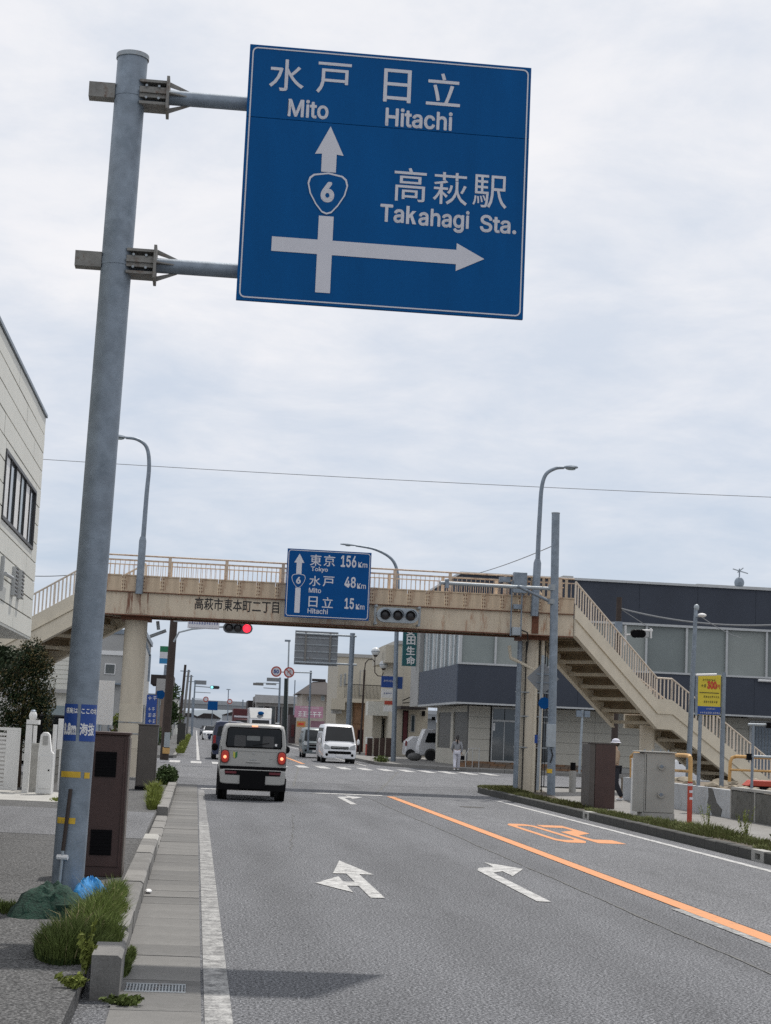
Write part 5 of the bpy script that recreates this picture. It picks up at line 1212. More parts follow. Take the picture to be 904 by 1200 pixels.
# car and red hood on the raised lot
c = at(788, 905, 47.0)
cc_ = at(757, 880, 63); o = sedan((cc_.x+4.0, 63, 0), R(88), 'white parked car half hidden behind the low whitewashed wall', wp_, 1.5)
c = at(893, 921, 40)
t = thing('wheelbarrow', (c.x, 40, .7), 'small red tray lying on the raised lot at the right edge', 'tray')
obj('tray', MB().prism([(c.x-.35, .78), (c.x+.6, .78), (c.x+.5, .92), (c.x-.2, .92)], 'y', 40, 40.5), red_p, t, bevel=.02)
obj('tray_base', MB().box(c.x-.3, c.x+.55, 40.03, 40.47, .70, .779), black, t)

# =================================================================== PEOPLE
def person(loc, h, rz, label, shirt, trousers, hair, hat=None, stride=.22, bag=False, ponytail=True, sleeve=True):
    t = thing('person', loc, label, 'person', None, rz); k = h/1.65
    def skin(name, pts, edges, rad, m, parent, root=0, sub=2):
        me = bpy.data.meshes.new(name); me.from_pydata([tuple(Vector(p)*k) for p in pts], edges, []); me.materials.append(m)
        o = bpy.data.objects.new(name, me); COL.objects.link(o); o.parent = parent
        md = o.modifiers.new('skin', 'SKIN'); sv = me.skin_vertices[0].data if me.skin_vertices else None
        for i, r_ in enumerate(rad): sv[i].radius = (r_[0]*k, r_[1]*k) if isinstance(r_, tuple) else (r_*k, r_*k)
        sv[root].use_root = True
        s_ = o.modifiers.new('sub', 'SUBSURF'); s_.levels = sub; s_.render_levels = sub
        bpy.context.view_layer.update()
        m2 = bpy.data.meshes.new_from_object(o.evaluated_get(bpy.context.evaluated_depsgraph_get())); o.modifiers.clear(); o.data = m2
        m2.name = name; m2.polygons.foreach_set('use_smooth', [True]*len(m2.polygons)); return o
    s = stride
    P = [(0, 0, .88), (0, .01, 1.08), (0, 0, 1.30), (0, 0, 1.40), (0, .01, 1.47), (0, .02, 1.55), (0, .015, 1.62),
         (.09, 0, .86), (.095, s*.5+.02, .46), (.095, s, .09), (.10, s+.14, .04), (-.09, 0, .86), (-.095, -s*.25+.05, .47), (-.095, -s-.02, .10), (-.10, -s+.10, .035),
         (.17, 0, 1.33), (.235, -.05, 1.07), (.22, .04, .86), (.225, .07, .76), (-.17, 0, 1.33), (-.235, .04, 1.07), (-.20, .16, .93), (-.19, .22, .88)]
    E_ = [(0, 1), (1, 2), (2, 3), (3, 4), (4, 5), (5, 6), (0, 7), (7, 8), (8, 9), (9, 10), (0, 11), (11, 12), (12, 13), (13, 14), (2, 15), (15, 16), (16, 17), (17, 18), (2, 19), (19, 20), (20, 21), (21, 22)]
    rad = [(.13, .10), (.115, .085), (.14, .09), (.06, .055), (.05, .05), (.075, .09), (.06, .07), .085, .058, .038, (.035, .03), .085, .058, .038, (.035, .03), .05, .038, .028, (.03, .018), .05, .038, .028, (.03, .018)]
    b = skin('body', P, E_, rad, skin_m, t)
    # fingers on both hands
    for (hx, hy, hz) in ((.225, .07, .76), (-.19, .22, .88)):
        f = MB()
        for i in range(4): f.tube([Vector((hx, hy-.022+i*.015, hz))*k, Vector((hx, hy-.022+i*.015+.006, hz-.055-.008*(i in (1, 2))))*k, Vector((hx-.008, hy-.02+i*.015+.014, hz-.085))*k], .007*k, 6)
        f.tube([Vector((hx-.01, hy+.03, hz+.01))*k, Vector((hx-.02, hy+.055, hz-.03))*k], .008*k, 6); obj('fingers', f, skin_m, b, local=True)
    sh = [0, 1, 2, 3, 15, 16, 17, 19, 20, 21]; ix = {v: i for i, v in enumerate(sh)}
    Q = [P[i] for i in sh]; Q[0] = (0, 0, .92); Q[3] = (0, 0, 1.38)
    skin('jacket', Q, [(ix[a_], ix[b_]) for a_, b_ in E_ if a_ in ix and b_ in ix], [(.16, .13), (.145, .115), (.175, .12), (.075, .07), .068, .055, .043, .068, .055, .043], shirt, t)
    tr = [0, 7, 8, 9, 11, 12, 13]; ix = {v: i for i, v in enumerate(tr)}; Q = [P[i] for i in tr]
    skin('trousers', Q, [(ix[a_], ix[b_]) for a_, b_ in E_ if a_ in ix and b_ in ix], [(.15, .12), .108, .085, .072, .108, .085, .072], trousers, t)
    for i in (9, 13):
        q = P[i]; obj('shoe', MB().ball(Vector((q[0], q[1]+.06, .045))*k, .075*k, .6, 1.6, .6, 10, 6), white_l, t, local=True)
    hb_ = MB().ball(Vector((0, -.012, 1.575))*k, .105*k, .88, .98, 1.05, 14, 8)
    if ponytail: hb_.tube([Vector((0, -.10, 1.58))*k, Vector((0, -.15, 1.50))*k, Vector((0, -.13, 1.34))*k, Vector((0, -.12, 1.24))*k], [.035*k, .045*k, .035*k, .012*k], 8)
    obj('hair', hb_, hair, t, local=True)
    # face: nose, eyes, mouth, ears on the forward side
    fc = MB().ball(Vector((0, .115, 1.55))*k, .016*k, .8, 1, 1.3, 8, 5); obj('nose', fc, skin_m, t, local=True)
    ey = MB().ball(Vector((.032, .10, 1.575))*k, .010*k, 1.3, .6, .8, 8, 5).ball(Vector((-.032, .10, 1.575))*k, .010*k, 1.3, .6, .8, 8, 5); obj('eyes', ey, hair_m, t, local=True)
    obj('mouth', MB().ball(Vector((0, .105, 1.515))*k, .02*k, 1, .4, .3, 8, 5), red_l, t, local=True)
    obj('ears', MB().ball(Vector((.088, .01, 1.56))*k, .02*k, .4, 1, 1.4, 8, 5).ball(Vector((-.088, .01, 1.56))*k, .02*k, .4, 1, 1.4, 8, 5), skin_m, t, local=True)
    if hat: obj('cap', MB().ball(Vector((0, 0, 1.615))*k, .11*k, .95, 1.05, .8, 14, 8).tube([Vector((0, 0, 1.60))*k, Vector((0, 0, 1.585))*k], [.12*k, .155*k], 18), hat, t, local=True)
    if bag:
        bg_ = thing('handbag', (loc[0]+.30, loc[1]+.06, loc[2]+.58*k), 'small dark handbag held at the side of the walking woman in white trousers', 'bag')
        obj('pouch', MB().box(loc[0]+.20, loc[0]+.38, loc[1]+.01, loc[1]+.12, loc[2]+.50*k, loc[2]+.70*k), black, bg_, bevel=.02)
        obj('strap', MB().tube([(loc[0]+.22, loc[1]+.07, loc[2]+.7*k), (loc[0]+.25, loc[1]+.07, loc[2]+.79*k), (loc[0]+.36, loc[1]+.07, loc[2]+.7*k)], .010, 6), black, bg_)
    return t
cl_grey = mat('cloth_grey', (.24, .245, .26), .9, 0, .08, 8); cl_white = mat('cloth_white', (.58, .58, .64), .9, 0, .05, 8)
cl_beige = mat('cloth_beige', (.36, .27, .19), .9, 0, .1, 8); cl_dark = mat('cloth_dark', (.02, .022, .03), .9)
c = at(535, 901, 80.6)
person((c.x, 80.6, .03), 1.62, R(-6), 'woman with a dark ponytail, grey top and white trousers walking away past the entrance', cl_grey, cl_white, hair_m, bag=True)
c = at(726, 912, 45.6)
person((c.x-.22, 45.2, .13), 1.60, R(95), 'person in a beige jacket, dark trousers and white cap half hidden behind the maroon cabinet', cl_beige, cl_dark, hair_m, hat=cl_white, ponytail=False, stride=.16)

# =================================================================== LEFT SIDE BUILDING
def b2(name, x0, x1, y0, y1, z0, z1, m, parent, **k): return obj(name, MB().box(x0, x1, y0, y1, z0, z1), m, parent, **k)
LB = thing('sided_building', (-7, 20, .12), 'white panelled building whose upper floor overhangs the left pavement', 'building')
FX = -2.92; Y0_, Y1_, ZB_, ZT_ = 12.0, 30.0, 3.02, 6.88
b2('wall_core', -14, FX-.03, Y0_, Y1_-.03, ZB_+.02, ZT_-.02, grooved, LB)
b2('soffit', -14, FX-.01, Y0_, Y1_-.01, ZB_-.03, ZB_+.015, white_siding, LB)
b2('parapet_cap', -14, FX+.03, Y0_, Y1_+.02, ZT_, ZT_+.05, galv, LB)
b2('end_wall', -14, FX-.03, Y1_-.028, Y1_, ZB_+.02, ZT_-.02, white_siding, LB)
nr = 12; rh = (ZT_-ZB_)/nr; wy0, wy1, wz0, wz1 = 24.55, 29.15, 4.46, 5.46
smesh = {}
def spanel(y0, y1, z0, z1):
    key = (round(y1-y0, 3), round(z1-z0, 3))
    if key not in smesh: smesh[key] = mesh_of('siding_panel', MB().box(-.026, 0, .008, key[0]-.008, .011, key[1]-.011), white_siding)
    piece('siding_panel', smesh[key], LB, (FX+random.uniform(-.002, .002), y0, z0))
for r_ in range(nr):
    z0 = ZB_+rh*r_; z1 = z0+rh; ys = [Y0_, 15, 18, 21, 24.2, 27, 30.0] if r_ % 2 == 0 else [Y0_, 13.5, 16.5, 19.5, 22.6, 25.6, 28.4, 30.0]
    for a_, b_ in zip(ys[:-1], ys[1:]):
        if z1 > wz0+.03 and z0 < wz1-.03 and b_ > wy0 and a_ < wy1:
            zz0, zz1 = z0, z1
            if a_ < wy0: spanel(a_, wy0, z0, z1)
            if b_ > wy1: spanel(wy1, b_, z0, z1)
            if z0 < wz0: spanel(max(a_, wy0), min(b_, wy1), z0, wz0)
            if z1 > wz1: spanel(max(a_, wy0), min(b_, wy1), wz1, z1)
        else: spanel(a_, b_, z0, z1)
win_fr = mat('bronze_frame', (.06, .06, .062), .5)
wn = obj('window', MB().box(FX-.06, FX+.02, wy0, wy1, wz0, wz0+.05).box(FX-.06, FX+.02, wy0, wy1, wz1-.05, wz1).box(FX-.06, FX+.02, wy0, wy0+.06, wz0+.051, wz1-.051).box(FX-.06, FX+.02, wy1-.06, wy1, wz0+.051, wz1-.051), win_fr, LB)
for k in range(6):
    a_ = wy0+.07+k*.745; wd = .58 if k % 2 == 0 else .36; b2('pane', FX-.03, FX-.018, a_+.04, a_+.70, wz0+.055, wz1-.055, glass_d, wn)
    b2('mullion', FX-.017, FX+.006, a_+.712, a_+.738, wz0+.055, wz1-.055, win_fr, wn)
    if k % 2 == 0 or k == 3: b2('curtain_reflection', FX-.017, FX-.012, a_+.08, a_+.08+wd, wz0+.06, wz1-.06, glass_b if k == 3 else white_p, wn)  # pale sheets: white curtains plus the sky's reflection, put in as colour
for (yy_, zz_) in ((26.6, 3.72), (27.5, 3.74)):
    f_ = b2('wall_fixture', FX+.002, FX+.06, yy_-.16, yy_+.16, zz_-.22, zz_+.22, alu, LB); fs = MB()
    for k in range(8): fs.box(FX+.061, FX+.072, yy_-.15, yy_+.15, zz_-.22+k*.058, zz_-.20+k*.058)
    obj('slat_row', fs, grooved, f_, kind='stuff')
obj('wall_bracket', MB().box(FX+.002, FX+.05, 24.9, 24.98, 3.45, 3.95).tube([(FX+.07, 24.95, 3.7), (FX+.07, 25.9, 3.72)], .03, 8), alu, LB)
b2('lower_wall', -14, -4.4, 12, 31.5, .1, ZB_-.031, grey_w, LB)
for k in range(4):
    w_ = b2('window', -4.399, -4.36, 20+k*2.9, 21.9+k*2.9, 1.1, 2.3, black, LB); b2('pane', -4.359, -4.35, 20.08+k*2.9, 20.95+k*2.9, 1.16, 2.24, glass_d, w_); b2('pane', -4.359, -4.35, 21.0+k*2.9, 21.82+k*2.9, 1.16, 2.24, glass_d, w_)
# beam of a timber porch seen under the bush
# gate
Yg = 36.0
g0 = at(-25, 860, Yg).x; g1 = at(24.5, 860, Yg).x; gt = at(10, 852.5, Yg).z; gb = .20
gate = thing('slatted_gate', ((g0+g1)/2, Yg, .12), 'low white gate of horizontal slats at the left edge', 'gate')
sl_me = mesh_of('slat', MB().box(g0, g1-.28, -.02, .02, 0, .048), white_p)
n_s = 13
for k in range(n_s): piece('slat', sl_me, gate, (0, Yg, gb+.06+k*(gt-gb-.14)/n_s))
b2('gate_frame', g0, g1, Yg-.03, Yg+.03, gt-.06, gt, white_p, gate); b2('gate_frame', g0, g1-.28, Yg-.03, Yg+.03, gb-.03, gb+.04, white_p, gate)
b2('gate_stile', g1-.28, g1, Yg-.028, Yg+.028, gb-.03, gt-.061, white_p, gate)
a = at(28, 926, Yg-.1); tg = thing('gate_post_frame', (a.x, Yg-.1, .12), 'white square gate post with a crosspiece beside the slatted gate', 'gate post')
b2('post', a.x-.03, a.x+.09, Yg-.2, Yg-.05, .12, at(30, 849, Yg-.1).z, white_p, tg)
q = at(46, 849, Yg-.1); b2('crosspiece', a.x-.03, q.x, Yg-.21, Yg+.2, q.z-.001, q.z+.09, white_p, tg)
c = at(41, 900, Yg+.6); pt = at(41, 857, Yg+.6)
t = thing('garden_pillar', (c.x, Yg+.6, .12), 'grey concrete pillar with a round white lamp on top behind the gate post', 'pillar')
b2('pillar', c.x-.10, c.x+.12, Yg+.5, Yg+.8, .12, pt.z-.25, concrete_l, t); b2('pillar_stem', c.x-.08, c.x-.01, Yg+.55, Yg+.65, pt.z-.249, pt.z+.12, white_p, t)
c = at(39, 839, Yg+.6); lp = obj('globe_lamp', MB().ball((c.x, Yg+.6, c.z), .085, 1, 1, 1.35, 14, 8), white_p, t); obj('lamp_cap', MB().tube([(c.x, Yg+.6, c.z+.10), (c.x, Yg+.6, c.z+.13)], [.06, .03], 12), galv, lp)
c = at(53, 911, Yg-.4); tp = at(53, 858, Yg-.4)
t = thing('mail_box', (c.x, Yg-.4, .12), 'white rounded post box and intercom stand right of the gate', 'mailbox')
obj('body', MB().prism([(c.x-.16, .14), (c.x+.15, .14), (c.x+.15, .95), (c.x+.10, 1.0), (c.x+.05, tp.z-.05), (c.x-.0, tp.z), (c.x-.08, tp.z), (c.x-.13, tp.z-.06), (c.x-.16, .95)], 'y', Yg-.55, Yg-.3), white_p, t, bevel=.012)
b2('mail_slot', c.x-.08, c.x+.02, Yg-.562, Yg-.551, 1.12, 1.3, grey_w, t); b2('door', c.x-.12, c.x+.12, Yg-.562, Yg-.551, .25, .9, white_p, t); b2('lock', c.x+.06, c.x+.09, Yg-.57, Yg-.5625, .6, .63, black, t)
c = at(61, 912, Yg+.1); tp = at(61, 849, Yg+.1); t = obj('marker_post', MB().tube([(c.x, Yg+.1, .12), (c.x, Yg+.1, tp.z)], .045, 12), white_p, label='slim white post right of the mailbox', cat='post', bevel=.005)
c = at(71, 878, 38); tp = at(71, 842, 38); t = obj('white_plate', MB().box(c.x-.08, c.x+.08, 38, 38.02, c.z, tp.z).box(c.x-.015, c.x+.015, 38.021, 38.05, .12, tp.z), white_p, label='white upright plate half hidden behind the big sign pole', cat='sign')
# garden wall and railing behind
gw = thing('block_wall', (-3.8, 41, .12), 'dark concrete block wall with metal railing behind the mailbox', 'wall')
bme = mesh_of('block', MB().box(-.193, .193, -.06, .06, -.093, .093), wall_dirty)
for r_ in range(4):
    for k in range(18): piece('block', bme, gw, (-3.35, 37.6+k*.4+(r_ % 2)*.2, .215+r_*.2), (0, 0, math.pi/2))
rl = MB()
for k in range(28): rl.box(-3.36, -3.34, 37.5+k*.28, 37.52+k*.28, .92, 1.7)
rl.box(-3.37, -3.33, 37.4, 45.2, 1.7, 1.74); obj('railing', rl, black, gw, kind='stuff')
t = thing('garden_shrub', (-3.80, 38.6, .12), 'tall rounded dark green shrub with reddish tips beside the gate', 'shrub')
obj('trunk', MB().tube([(-3.80, 38.6, .1), (-3.82, 38.6, 1.5), (-3.8, 38.6, 2.2)], [.05, .045, .03], 8), bark, t); cbm = MB()
for (dx, dz, r_) in ((.05, 1.35, .5), (.2, 1.75, .5), (-.18, 2.1, .52), (.2, 2.35, .5), (-.05, 2.75, .46), (-.3, 1.6, .48), (.36, 2.0, .36), (-.38, 2.45, .4), (.1, 3.05, .34), (.3, 1.4, .36), (.32, 2.75, .3)):
    leaves(cbm, (-3.80+dx, 38.6, dz), (r_, r_, r_), 1500, .034, 0, .1); leaves(cbm, (-3.80+dx, 38.5, dz+.06), (r_*1.04, r_*1.04, r_*1.04), 260, .03, 1, .85)
raw('crown', cbm, [foliage_d, foliage_r], t)
lb = MB()
for k in range(26): leaves(lb, (-4.5+random.uniform(-.9, .85), 33.6+random.uniform(-.8, .5), 2.85+random.uniform(-.22, .3)), (.42, .3, .16), 210, .05, 0, .1)
t = thing('pine_tree', (-4.9, 34, .12), 'dark pine branches under the overhanging building at the left edge', 'tree')
raw('crown', lb, [foliage_d], t); obj('trunk', MB().tube([(-5.1, 34, .1), (-4.8, 33.8, 1.6), (-4.6, 33.6, 2.8)], [.12, .09, .05], 8), bark, t)
hs = thing('low_house', (-7, 44, .12), 'low house with a tan porch beam behind the shrub', 'house')
b2('wall', -12, -4.6, 40, 46, .1, 2.6, grey_w, hs); b2('porch_beam', -12, -4.3, 38.6, 38.8, 2.18, 2.45, mat('tan_wood', (.24, .19, .12), .8), hs)
for k in range(4): b2('window', -11+k*1.5, -10+k*1.5, 39.95, 39.998, 1.0, 2.1, glass_b, hs)
fcx = MB()
for k in range(30): fcx.box(-8+k*.12, -7.97+k*.12, 37.0, 37.02, .9, 1.5)
obj('picket_fence', fcx, galv_l, label='thin grey picket railing behind the slatted gate', cat='fence', kind='stuff')

# =================================================================== BUILDINGS BEHIND THE LEFT STAIRS
YW = 92
def at2(px, Y, pyref=848): return at(px, pyref, Y).x
wb = thing('white_building', (-7, YW+5, .12), 'pale white building with banded wall behind the left footbridge column', 'building')
xr = at(166, 800, YW).x; xl = at(102, 800, YW).x; zt = at(140, 743, YW).z
b2('wall', xl-3, xr, YW, YW+14, .12, zt, grey_w, wb); b2('cornice', xl-3.05, xr+.1, YW-.08, YW+14.1, zt, zt+.25, galv, wb)
b2('band', xl-3, xr+.004, YW-.06, YW-.002, at(140, 768, YW).z, at(140, 763, YW).z, white_p, wb)
b2('corner_panel', xr-1.0, xr-.1, YW-.09, YW-.01, .9, at(150, 752, YW).z, white_p, wb)
a = at(122.5, 790, YW); b = at(136, 778, YW); w_ = b2('window', a.x, b.x, YW-.05, YW-.003, a.z, b.z, white_p, wb); b2('pane', a.x+.05, b.x-.05, YW-.062, YW-.051, a.z+.05, b.z-.05, glass_d, w_)
b2('awning', at(124, 800, YW).x, at(142, 800, YW).x, YW-.5, YW-.01, at(124, 800, YW).z-.08, at(124, 800, YW).z, galv, wb)
for k in range(3): b2('window', xr-.02, xr+.02, YW+2+k*4, YW+3.6+k*4, 1.2, 2.6, glass_d, wb)
obj('side_truss', MB().bar((xr+.35, YW+.5, 3.8), (xr+.35, YW+.5, zt-1), .12, .12).bar((xr+.02, YW+.5, zt-.2), (xr+.35, YW+.5, zt-1.05), .12, .12), galv, wb)
b2('shutter', xl-1, xl+.9, YW-.05, YW-.002, .2, 2.4, galv_l, wb)
h2 = thing('sided_house', (-10, 75, .12), 'house with pale horizontal siding below the left footbridge stairs', 'house')
Yh = 62; a = at(55, 770, Yh); b = at(84, 800, Yh)
b2('wall', a.x-2, b.x+.3, Yh, Yh+8, .12, a.z+.6, white_siding, h2)
for k in range(14): b2('siding_board', a.x-2, b.x+.3, Yh-.02-.006*(k % 2), Yh-.002, 2.9+k*.16, 3.04+k*.16, white_siding, h2)
b2('eave', a.x-2.1, b.x+.4, Yh-.3, Yh-.03, 2.55, 2.68, grey_w, h2); b2('window', b.x-.9, b.x-.1, Yh-.04, Yh-.002, 1.0, 2.1, glass_b, h2)
a = at(116, 797, 56); b = at(131, 857, 56)
t = thing('blank_signboard', ((a.x+b.x)/2, 56, .12), 'large blank white upright board between the sign pole and the bridge column', 'sign')
b2('board', a.x, b.x, 56, 56.12, b.z+.2, a.z, white_p, t); b2('legs', a.x+.08, a.x+.14, 56.02, 56.1, .12, b.z+.199, galv, t); b2('legs', b.x-.14, b.x-.08, 56.02, 56.1, .12, b.z+.199, galv, t)
t = tree('palm_shrub', (at2(137, 60)-.0, 60, .12), 1.9, .40, 'loose light green shrub left of the bridge column', 'shrub', [grass_y, foliage], 500, .06, 8)
a = at(172.5, 814, 86); b = at(182.5, 850, 86)
t = thing('vertical_banner', (a.x, 86, .12), 'tall narrow blue banner sign with white characters right of the bridge column', 'sign'); bb_ = b2('board', a.x, b.x, 86, 86.1, b.z, a.z, stick_blue, t)
for i, pz in enumerate((818, 831, 838, 845)):
    glyph_row(174, 181.5, pz, 5 if i == 0 else 4.5, 86, sign_white, bb_, dy=.01, seed=20+i)
b2('post', a.x+.05, a.x+.15, 86.02, 86.1, .12, b.z-.001, galv, t)

# left utility pole with the red signal
Yp = 73.5
a = at(192.5, 891, Yp); b = at(206, 700, Yp)
up = obj('utility_pole', MB().tube([(a.x, Yp, .1), (b.x, Yp, b.z)], [.19, .155], 18), wood_pole, label='thick dark brown utility pole left of the red traffic light', cat='utility pole')
nb = thing('pole_notices', (a.x, Yp-.2, 1), 'pale and orange notice plates strapped on the dark utility pole', 'notice')
q = at(196, 868, Yp-.2); b2('plate', q.x-.12, q.x+.12, Yp-.24, Yp-.21, q.z-.3, q.z+.35, galv_l, nb); q = at(195, 879, Yp-.2); b2('orange_plate', q.x-.15, q.x+.15, Yp-.24, Yp-.21, q.z-.15, q.z+.12, orange_r, nb)
ys = 71.5
t = thing('traffic_light', tuple(at(279, 734, ys)), 'traffic light with its right lens lit red hanging below the footbridge', 'traffic light')
c = at(279, 736, ys); signal(t, (c.x, ys, c.z), 1.24, .44, .17, lit=1, litm=sig_red, m=mat('signal_dark', (.10, .11, .12), .5, .2))
obj('arm', MB().tube([at(204, 752, ys+.6), at(210, 741, ys+.4), at(226, 737, ys+.3), at(262, 734.5, ys+.1)], .04, 8).tube([at(204, 728, ys+.6), at(222, 728, ys+.2)], .025, 8), galv_l, t)
t = thing('street_name_board', tuple(at(238, 730, ys)), 'pale grey street name board hanging left of the red traffic light', 'sign')
a = at(220.5, 725.5, ys); b = at(257, 739, ys-.001); bd_ = b2('board', a.x, b.x, ys, ys+.04, b.z+.04, a.z-.03, sign_white, t)
glyph_row(222, 255, 730.5, 4.2, ys, stick_blue, bd_, dy=.006, seed=31); glyph_row(222, 255, 736, 2.2, ys, dark_l, bd_, dy=.006, seed=32, gap=.2)

# =================================================================== RIGHT CORNER BUILDING (slate and cream)
YB = 84.0
rb_ = thing('office_building', (30, 95, .12), 'long two storey corner building with dark slate cladding bands and cream ground floor', 'building')
Xc = 12.77; XE = 46
zf0, zf1 = 3.27, 5.18; zw1 = 7.55; zr = 9.65
b2('core', Xc+.35, XE, YB+.45, YB+22, 3.3, zr-.2, grey_w, rb_)
# cladding panels on the front, each 3 m wide with narrow joints
def clad(z0, z1, x0, x1, n_, y=YB, m=slate):
    w_ = (x1-x0)/n_; me = mesh_of('cladding_panel', MB().box(.006, w_-.006, 0, .40, z0, z1), m)
    for k in range(n_): piece('cladding_panel', me, rb_, (x0+k*w_, y, 0))
xg = at(711, 740, YB).x
clad(zf0+.05, zf1, Xc, XE, 11); clad(zw1+.12, zr, Xc, XE, 11)
b2('trim', Xc-.03, XE, YB-.05, YB+.3, zf0-.04, zf0+.045, alu, rb_); b2('trim', Xc-.03, XE, YB-.05, YB+.3, zf1+.004, zf1+.10, alu, rb_)
b2('trim', Xc-.03, XE, YB-.05, YB+.3, zw1, zw1+.115, alu, rb_); b2('roof_coping', Xc-.1, XE, YB-.1, YB+22, zr+.002, zr+.12, alu, rb_)
# ribbon of frosted windows
PANES = [mat('frosted_pane', (.22, .25, .24), .3, 0, .12, .35), mat('frosted_pane_dim', (.17, .195, .19), .3, 0, .15, .35), mat('frosted_pane_pale', (.26, .285, .27), .35, 0, .1, .35)]
x = Xc+.08; k = 0
while x < XE-2.2:
    w_ = 2.08 if x > 17.5 else 1.75
    pn_ = b2('window', x+.06, x+w_-.04, YB+.18, YB+.22, zf1+.11, zw1-.002, PANES[k*5 % 3], rb_)
    b2('mullion', x-.055, x+.055, YB+.02, YB+.25, zf1+.10, zw1-.001, alu, rb_)
    x += w_; k += 1
# left face along the street
Ye = 98.5
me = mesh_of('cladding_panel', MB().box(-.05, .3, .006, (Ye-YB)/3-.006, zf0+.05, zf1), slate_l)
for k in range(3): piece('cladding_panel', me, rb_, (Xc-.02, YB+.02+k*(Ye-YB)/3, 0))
me = mesh_of('cladding_panel', MB().box(-.0, .3, .006, (Ye-YB)/3-.006, zw1+.12, zr), slate)
for k in range(3): piece('cladding_panel', me, rb_, (Xc-.02, YB+.40+k*(Ye-YB)/3, 0))
b2('trim', Xc-.10, Xc+.25, YB+.0, Ye, zf0-.06, zf0+.045, alu, rb_)
for k in range(9):
    y0 = YB+.3+k*1.57
    b2('window', Xc+.12, Xc+.16, y0+.05, y0+1.5, zf1+.05, zw1, glass_b, rb_); b2('mullion', Xc+.02, Xc+.17, y0-.04, y0+.04, zf1+.02, zw1+.1, alu if k % 2 else white_p, rb_)
    b2('blind', Xc+.105, Xc+.118, y0+.15, y0+.75, zf1+.1, zw1-.05, white_p, rb_)
b2('end_column', Xc-.12, Xc+.9, Ye+.01, Ye+1.5, 3.25, zr+.3, grey_w, rb_)
# recessed ground floor
gA = (13.7, 97.0); gB = (14.0, 86.6)
def gwall(a, b, z0, z1, m, nm, thick=.2, inset=0):
    a = Vector((a[0], a[1], 0)); b = Vector((b[0], b[1], 0)); return obj(nm, MB().bar(a+Vector((inset, 0, (z0+z1)/2)), b+Vector((inset, 0, (z0+z1)/2)), thick, z1-z0), m, rb_)
gwall(gA, gB, .12, .95, beige_w, 'wall'); gwall(gA, gB, 2.9, zf0-.05, beige_w, 'wall')
gy0 = 86.5
for t0_, t1_ in ((.05, .45), (.52, .96)):
    a = (gA[0]+(gB[0]-gA[0])*t0_, gA[1]+(gB[1]-gA[1])*t0_); b = (gA[0]+(gB[0]-gA[0])*t1_, gA[1]+(gB[1]-gA[1])*t1_); gwall(a, b, .95, 2.9, mat('dark_shutter', (.08, .078, .07), .5) if t0_ < .1 else bpy.data.materials['dark_shutter'], 'shop_window', .1)
for t0_, t1_ in ((.45, .52), (0, .05), (.96, 1)):
    a = (gA[0]+(gB[0]-gA[0])*t0_, gA[1]+(gB[1]-gA[1])*t0_); b = (gA[0]+(gB[0]-gA[0])*t1_, gA[1]+(gB[1]-gA[1])*t1_); gwall(a, b, .95, 2.9, beige_w, 'pillar', .24)
X1 = at(549, 860, gy0).x; X2 = at(573.5, 860, gy0).x; X3 = at(606, 860, gy0).x; X4 = at(623, 860, gy0).x; X5 = at(644, 860, gy0).x
wme = {}
def tiles(x0, x1, z0, z1, nx, nz, y):
    w_ = (x1-x0)/nx; h_ = (z1-z0)/nz; me = mesh_of('wall_panel', MB().box(.006, w_-.006, 0, .2, .006, h_-.006), beige_w)
    for i in range(nx):
        for j in range(nz): piece('wall_panel', me, rb_, (x0+i*w_, y+random.uniform(0, .003), z0+j*h_))
b2('wall_core', X1, XE, gy0+.05, gy0+.6, .12, zf0-.05, grooved, rb_)
tiles(X1, X2, .4, 3.2, 1, 5, gy0-.18); tiles(X3, X4, .4, 3.2, 1, 5, gy0-.18); tiles(X5, XE-.2, .4, 3.2, 12, 5, gy0-.18)
b2('plinth', X5, XE, gy0-.25, gy0+.04, .1, .38, grey_w, rb_)
def door(x0, x1, nm='glass_door'):
    f_ = obj(nm, MB().box(x0, x0+.06, gy0-.1, gy0, .4, 3.2).box(x1-.06, x1, gy0-.1, gy0, .4, 3.2).box(x0+.061, x1-.061, gy0-.1, gy0, 3.1, 3.2).box(x0+.061, x1-.061, gy0-.1, gy0, 2.45, 2.55).box(x0+.061, x1-.061, gy0-.1, gy0, .4, .5), alu, rb_)
    n_ = 2
    for i in range(n_):
        a_ = x0+.06+i*(x1-x0-.12)/n_; b2('pane', a_+.02, a_+(x1-x0-.12)/n_-.02, gy0-.06, gy0-.05, .51, 2.44, glass_d, f_); b2('transom_pane', a_+.02, a_+(x1-x0-.12)/n_-.02, gy0-.06, gy0-.05, 2.56, 3.09, glass_d, f_)
        if i: b2('stile', a_-.02, a_+.02, gy0-.09, gy0-.01, .5, 2.45, alu, f_)
    return f_
f_ = door(X2+.1, X3-.02); door(X4, X5)
q = at(578.5, 852, gy0-.1); b2('door_notice', q.x-.09, q.x+.09, gy0-.075, gy0-.062, q.z-.18, q.z+.2, white_l, f_)
sxa = at(540, 905, 84).x; sxb = at(690, 905, 84).x
brk = [mesh_of('step_brick', MB().box(-.19, .19, -.1, .1, -.05, .05), m) for m in (brick_m, mat('paver_brown', (.16, .12, .09), .85, 0, .2, 4))]
for r_ in range(3):
    x = sxa+.2+.1*(r_ % 2)
    while x < sxb-.2: piece('step_brick', random.choice(brk), rb_, (x, 85.2+r_*.35, .17+r_*.10)); x += .4
b2('landing', sxa, sxb, 85.3, gy0-.26, .1, .119, concrete_l, rb_); b2('landing', sxa, sxb, 86.1, gy0-.26, .12, .38, concrete_l, rb_)
hr = MB(); xa = at(547, 895, 84.6).x; xb2 = at(562.5, 895, 84.6).x
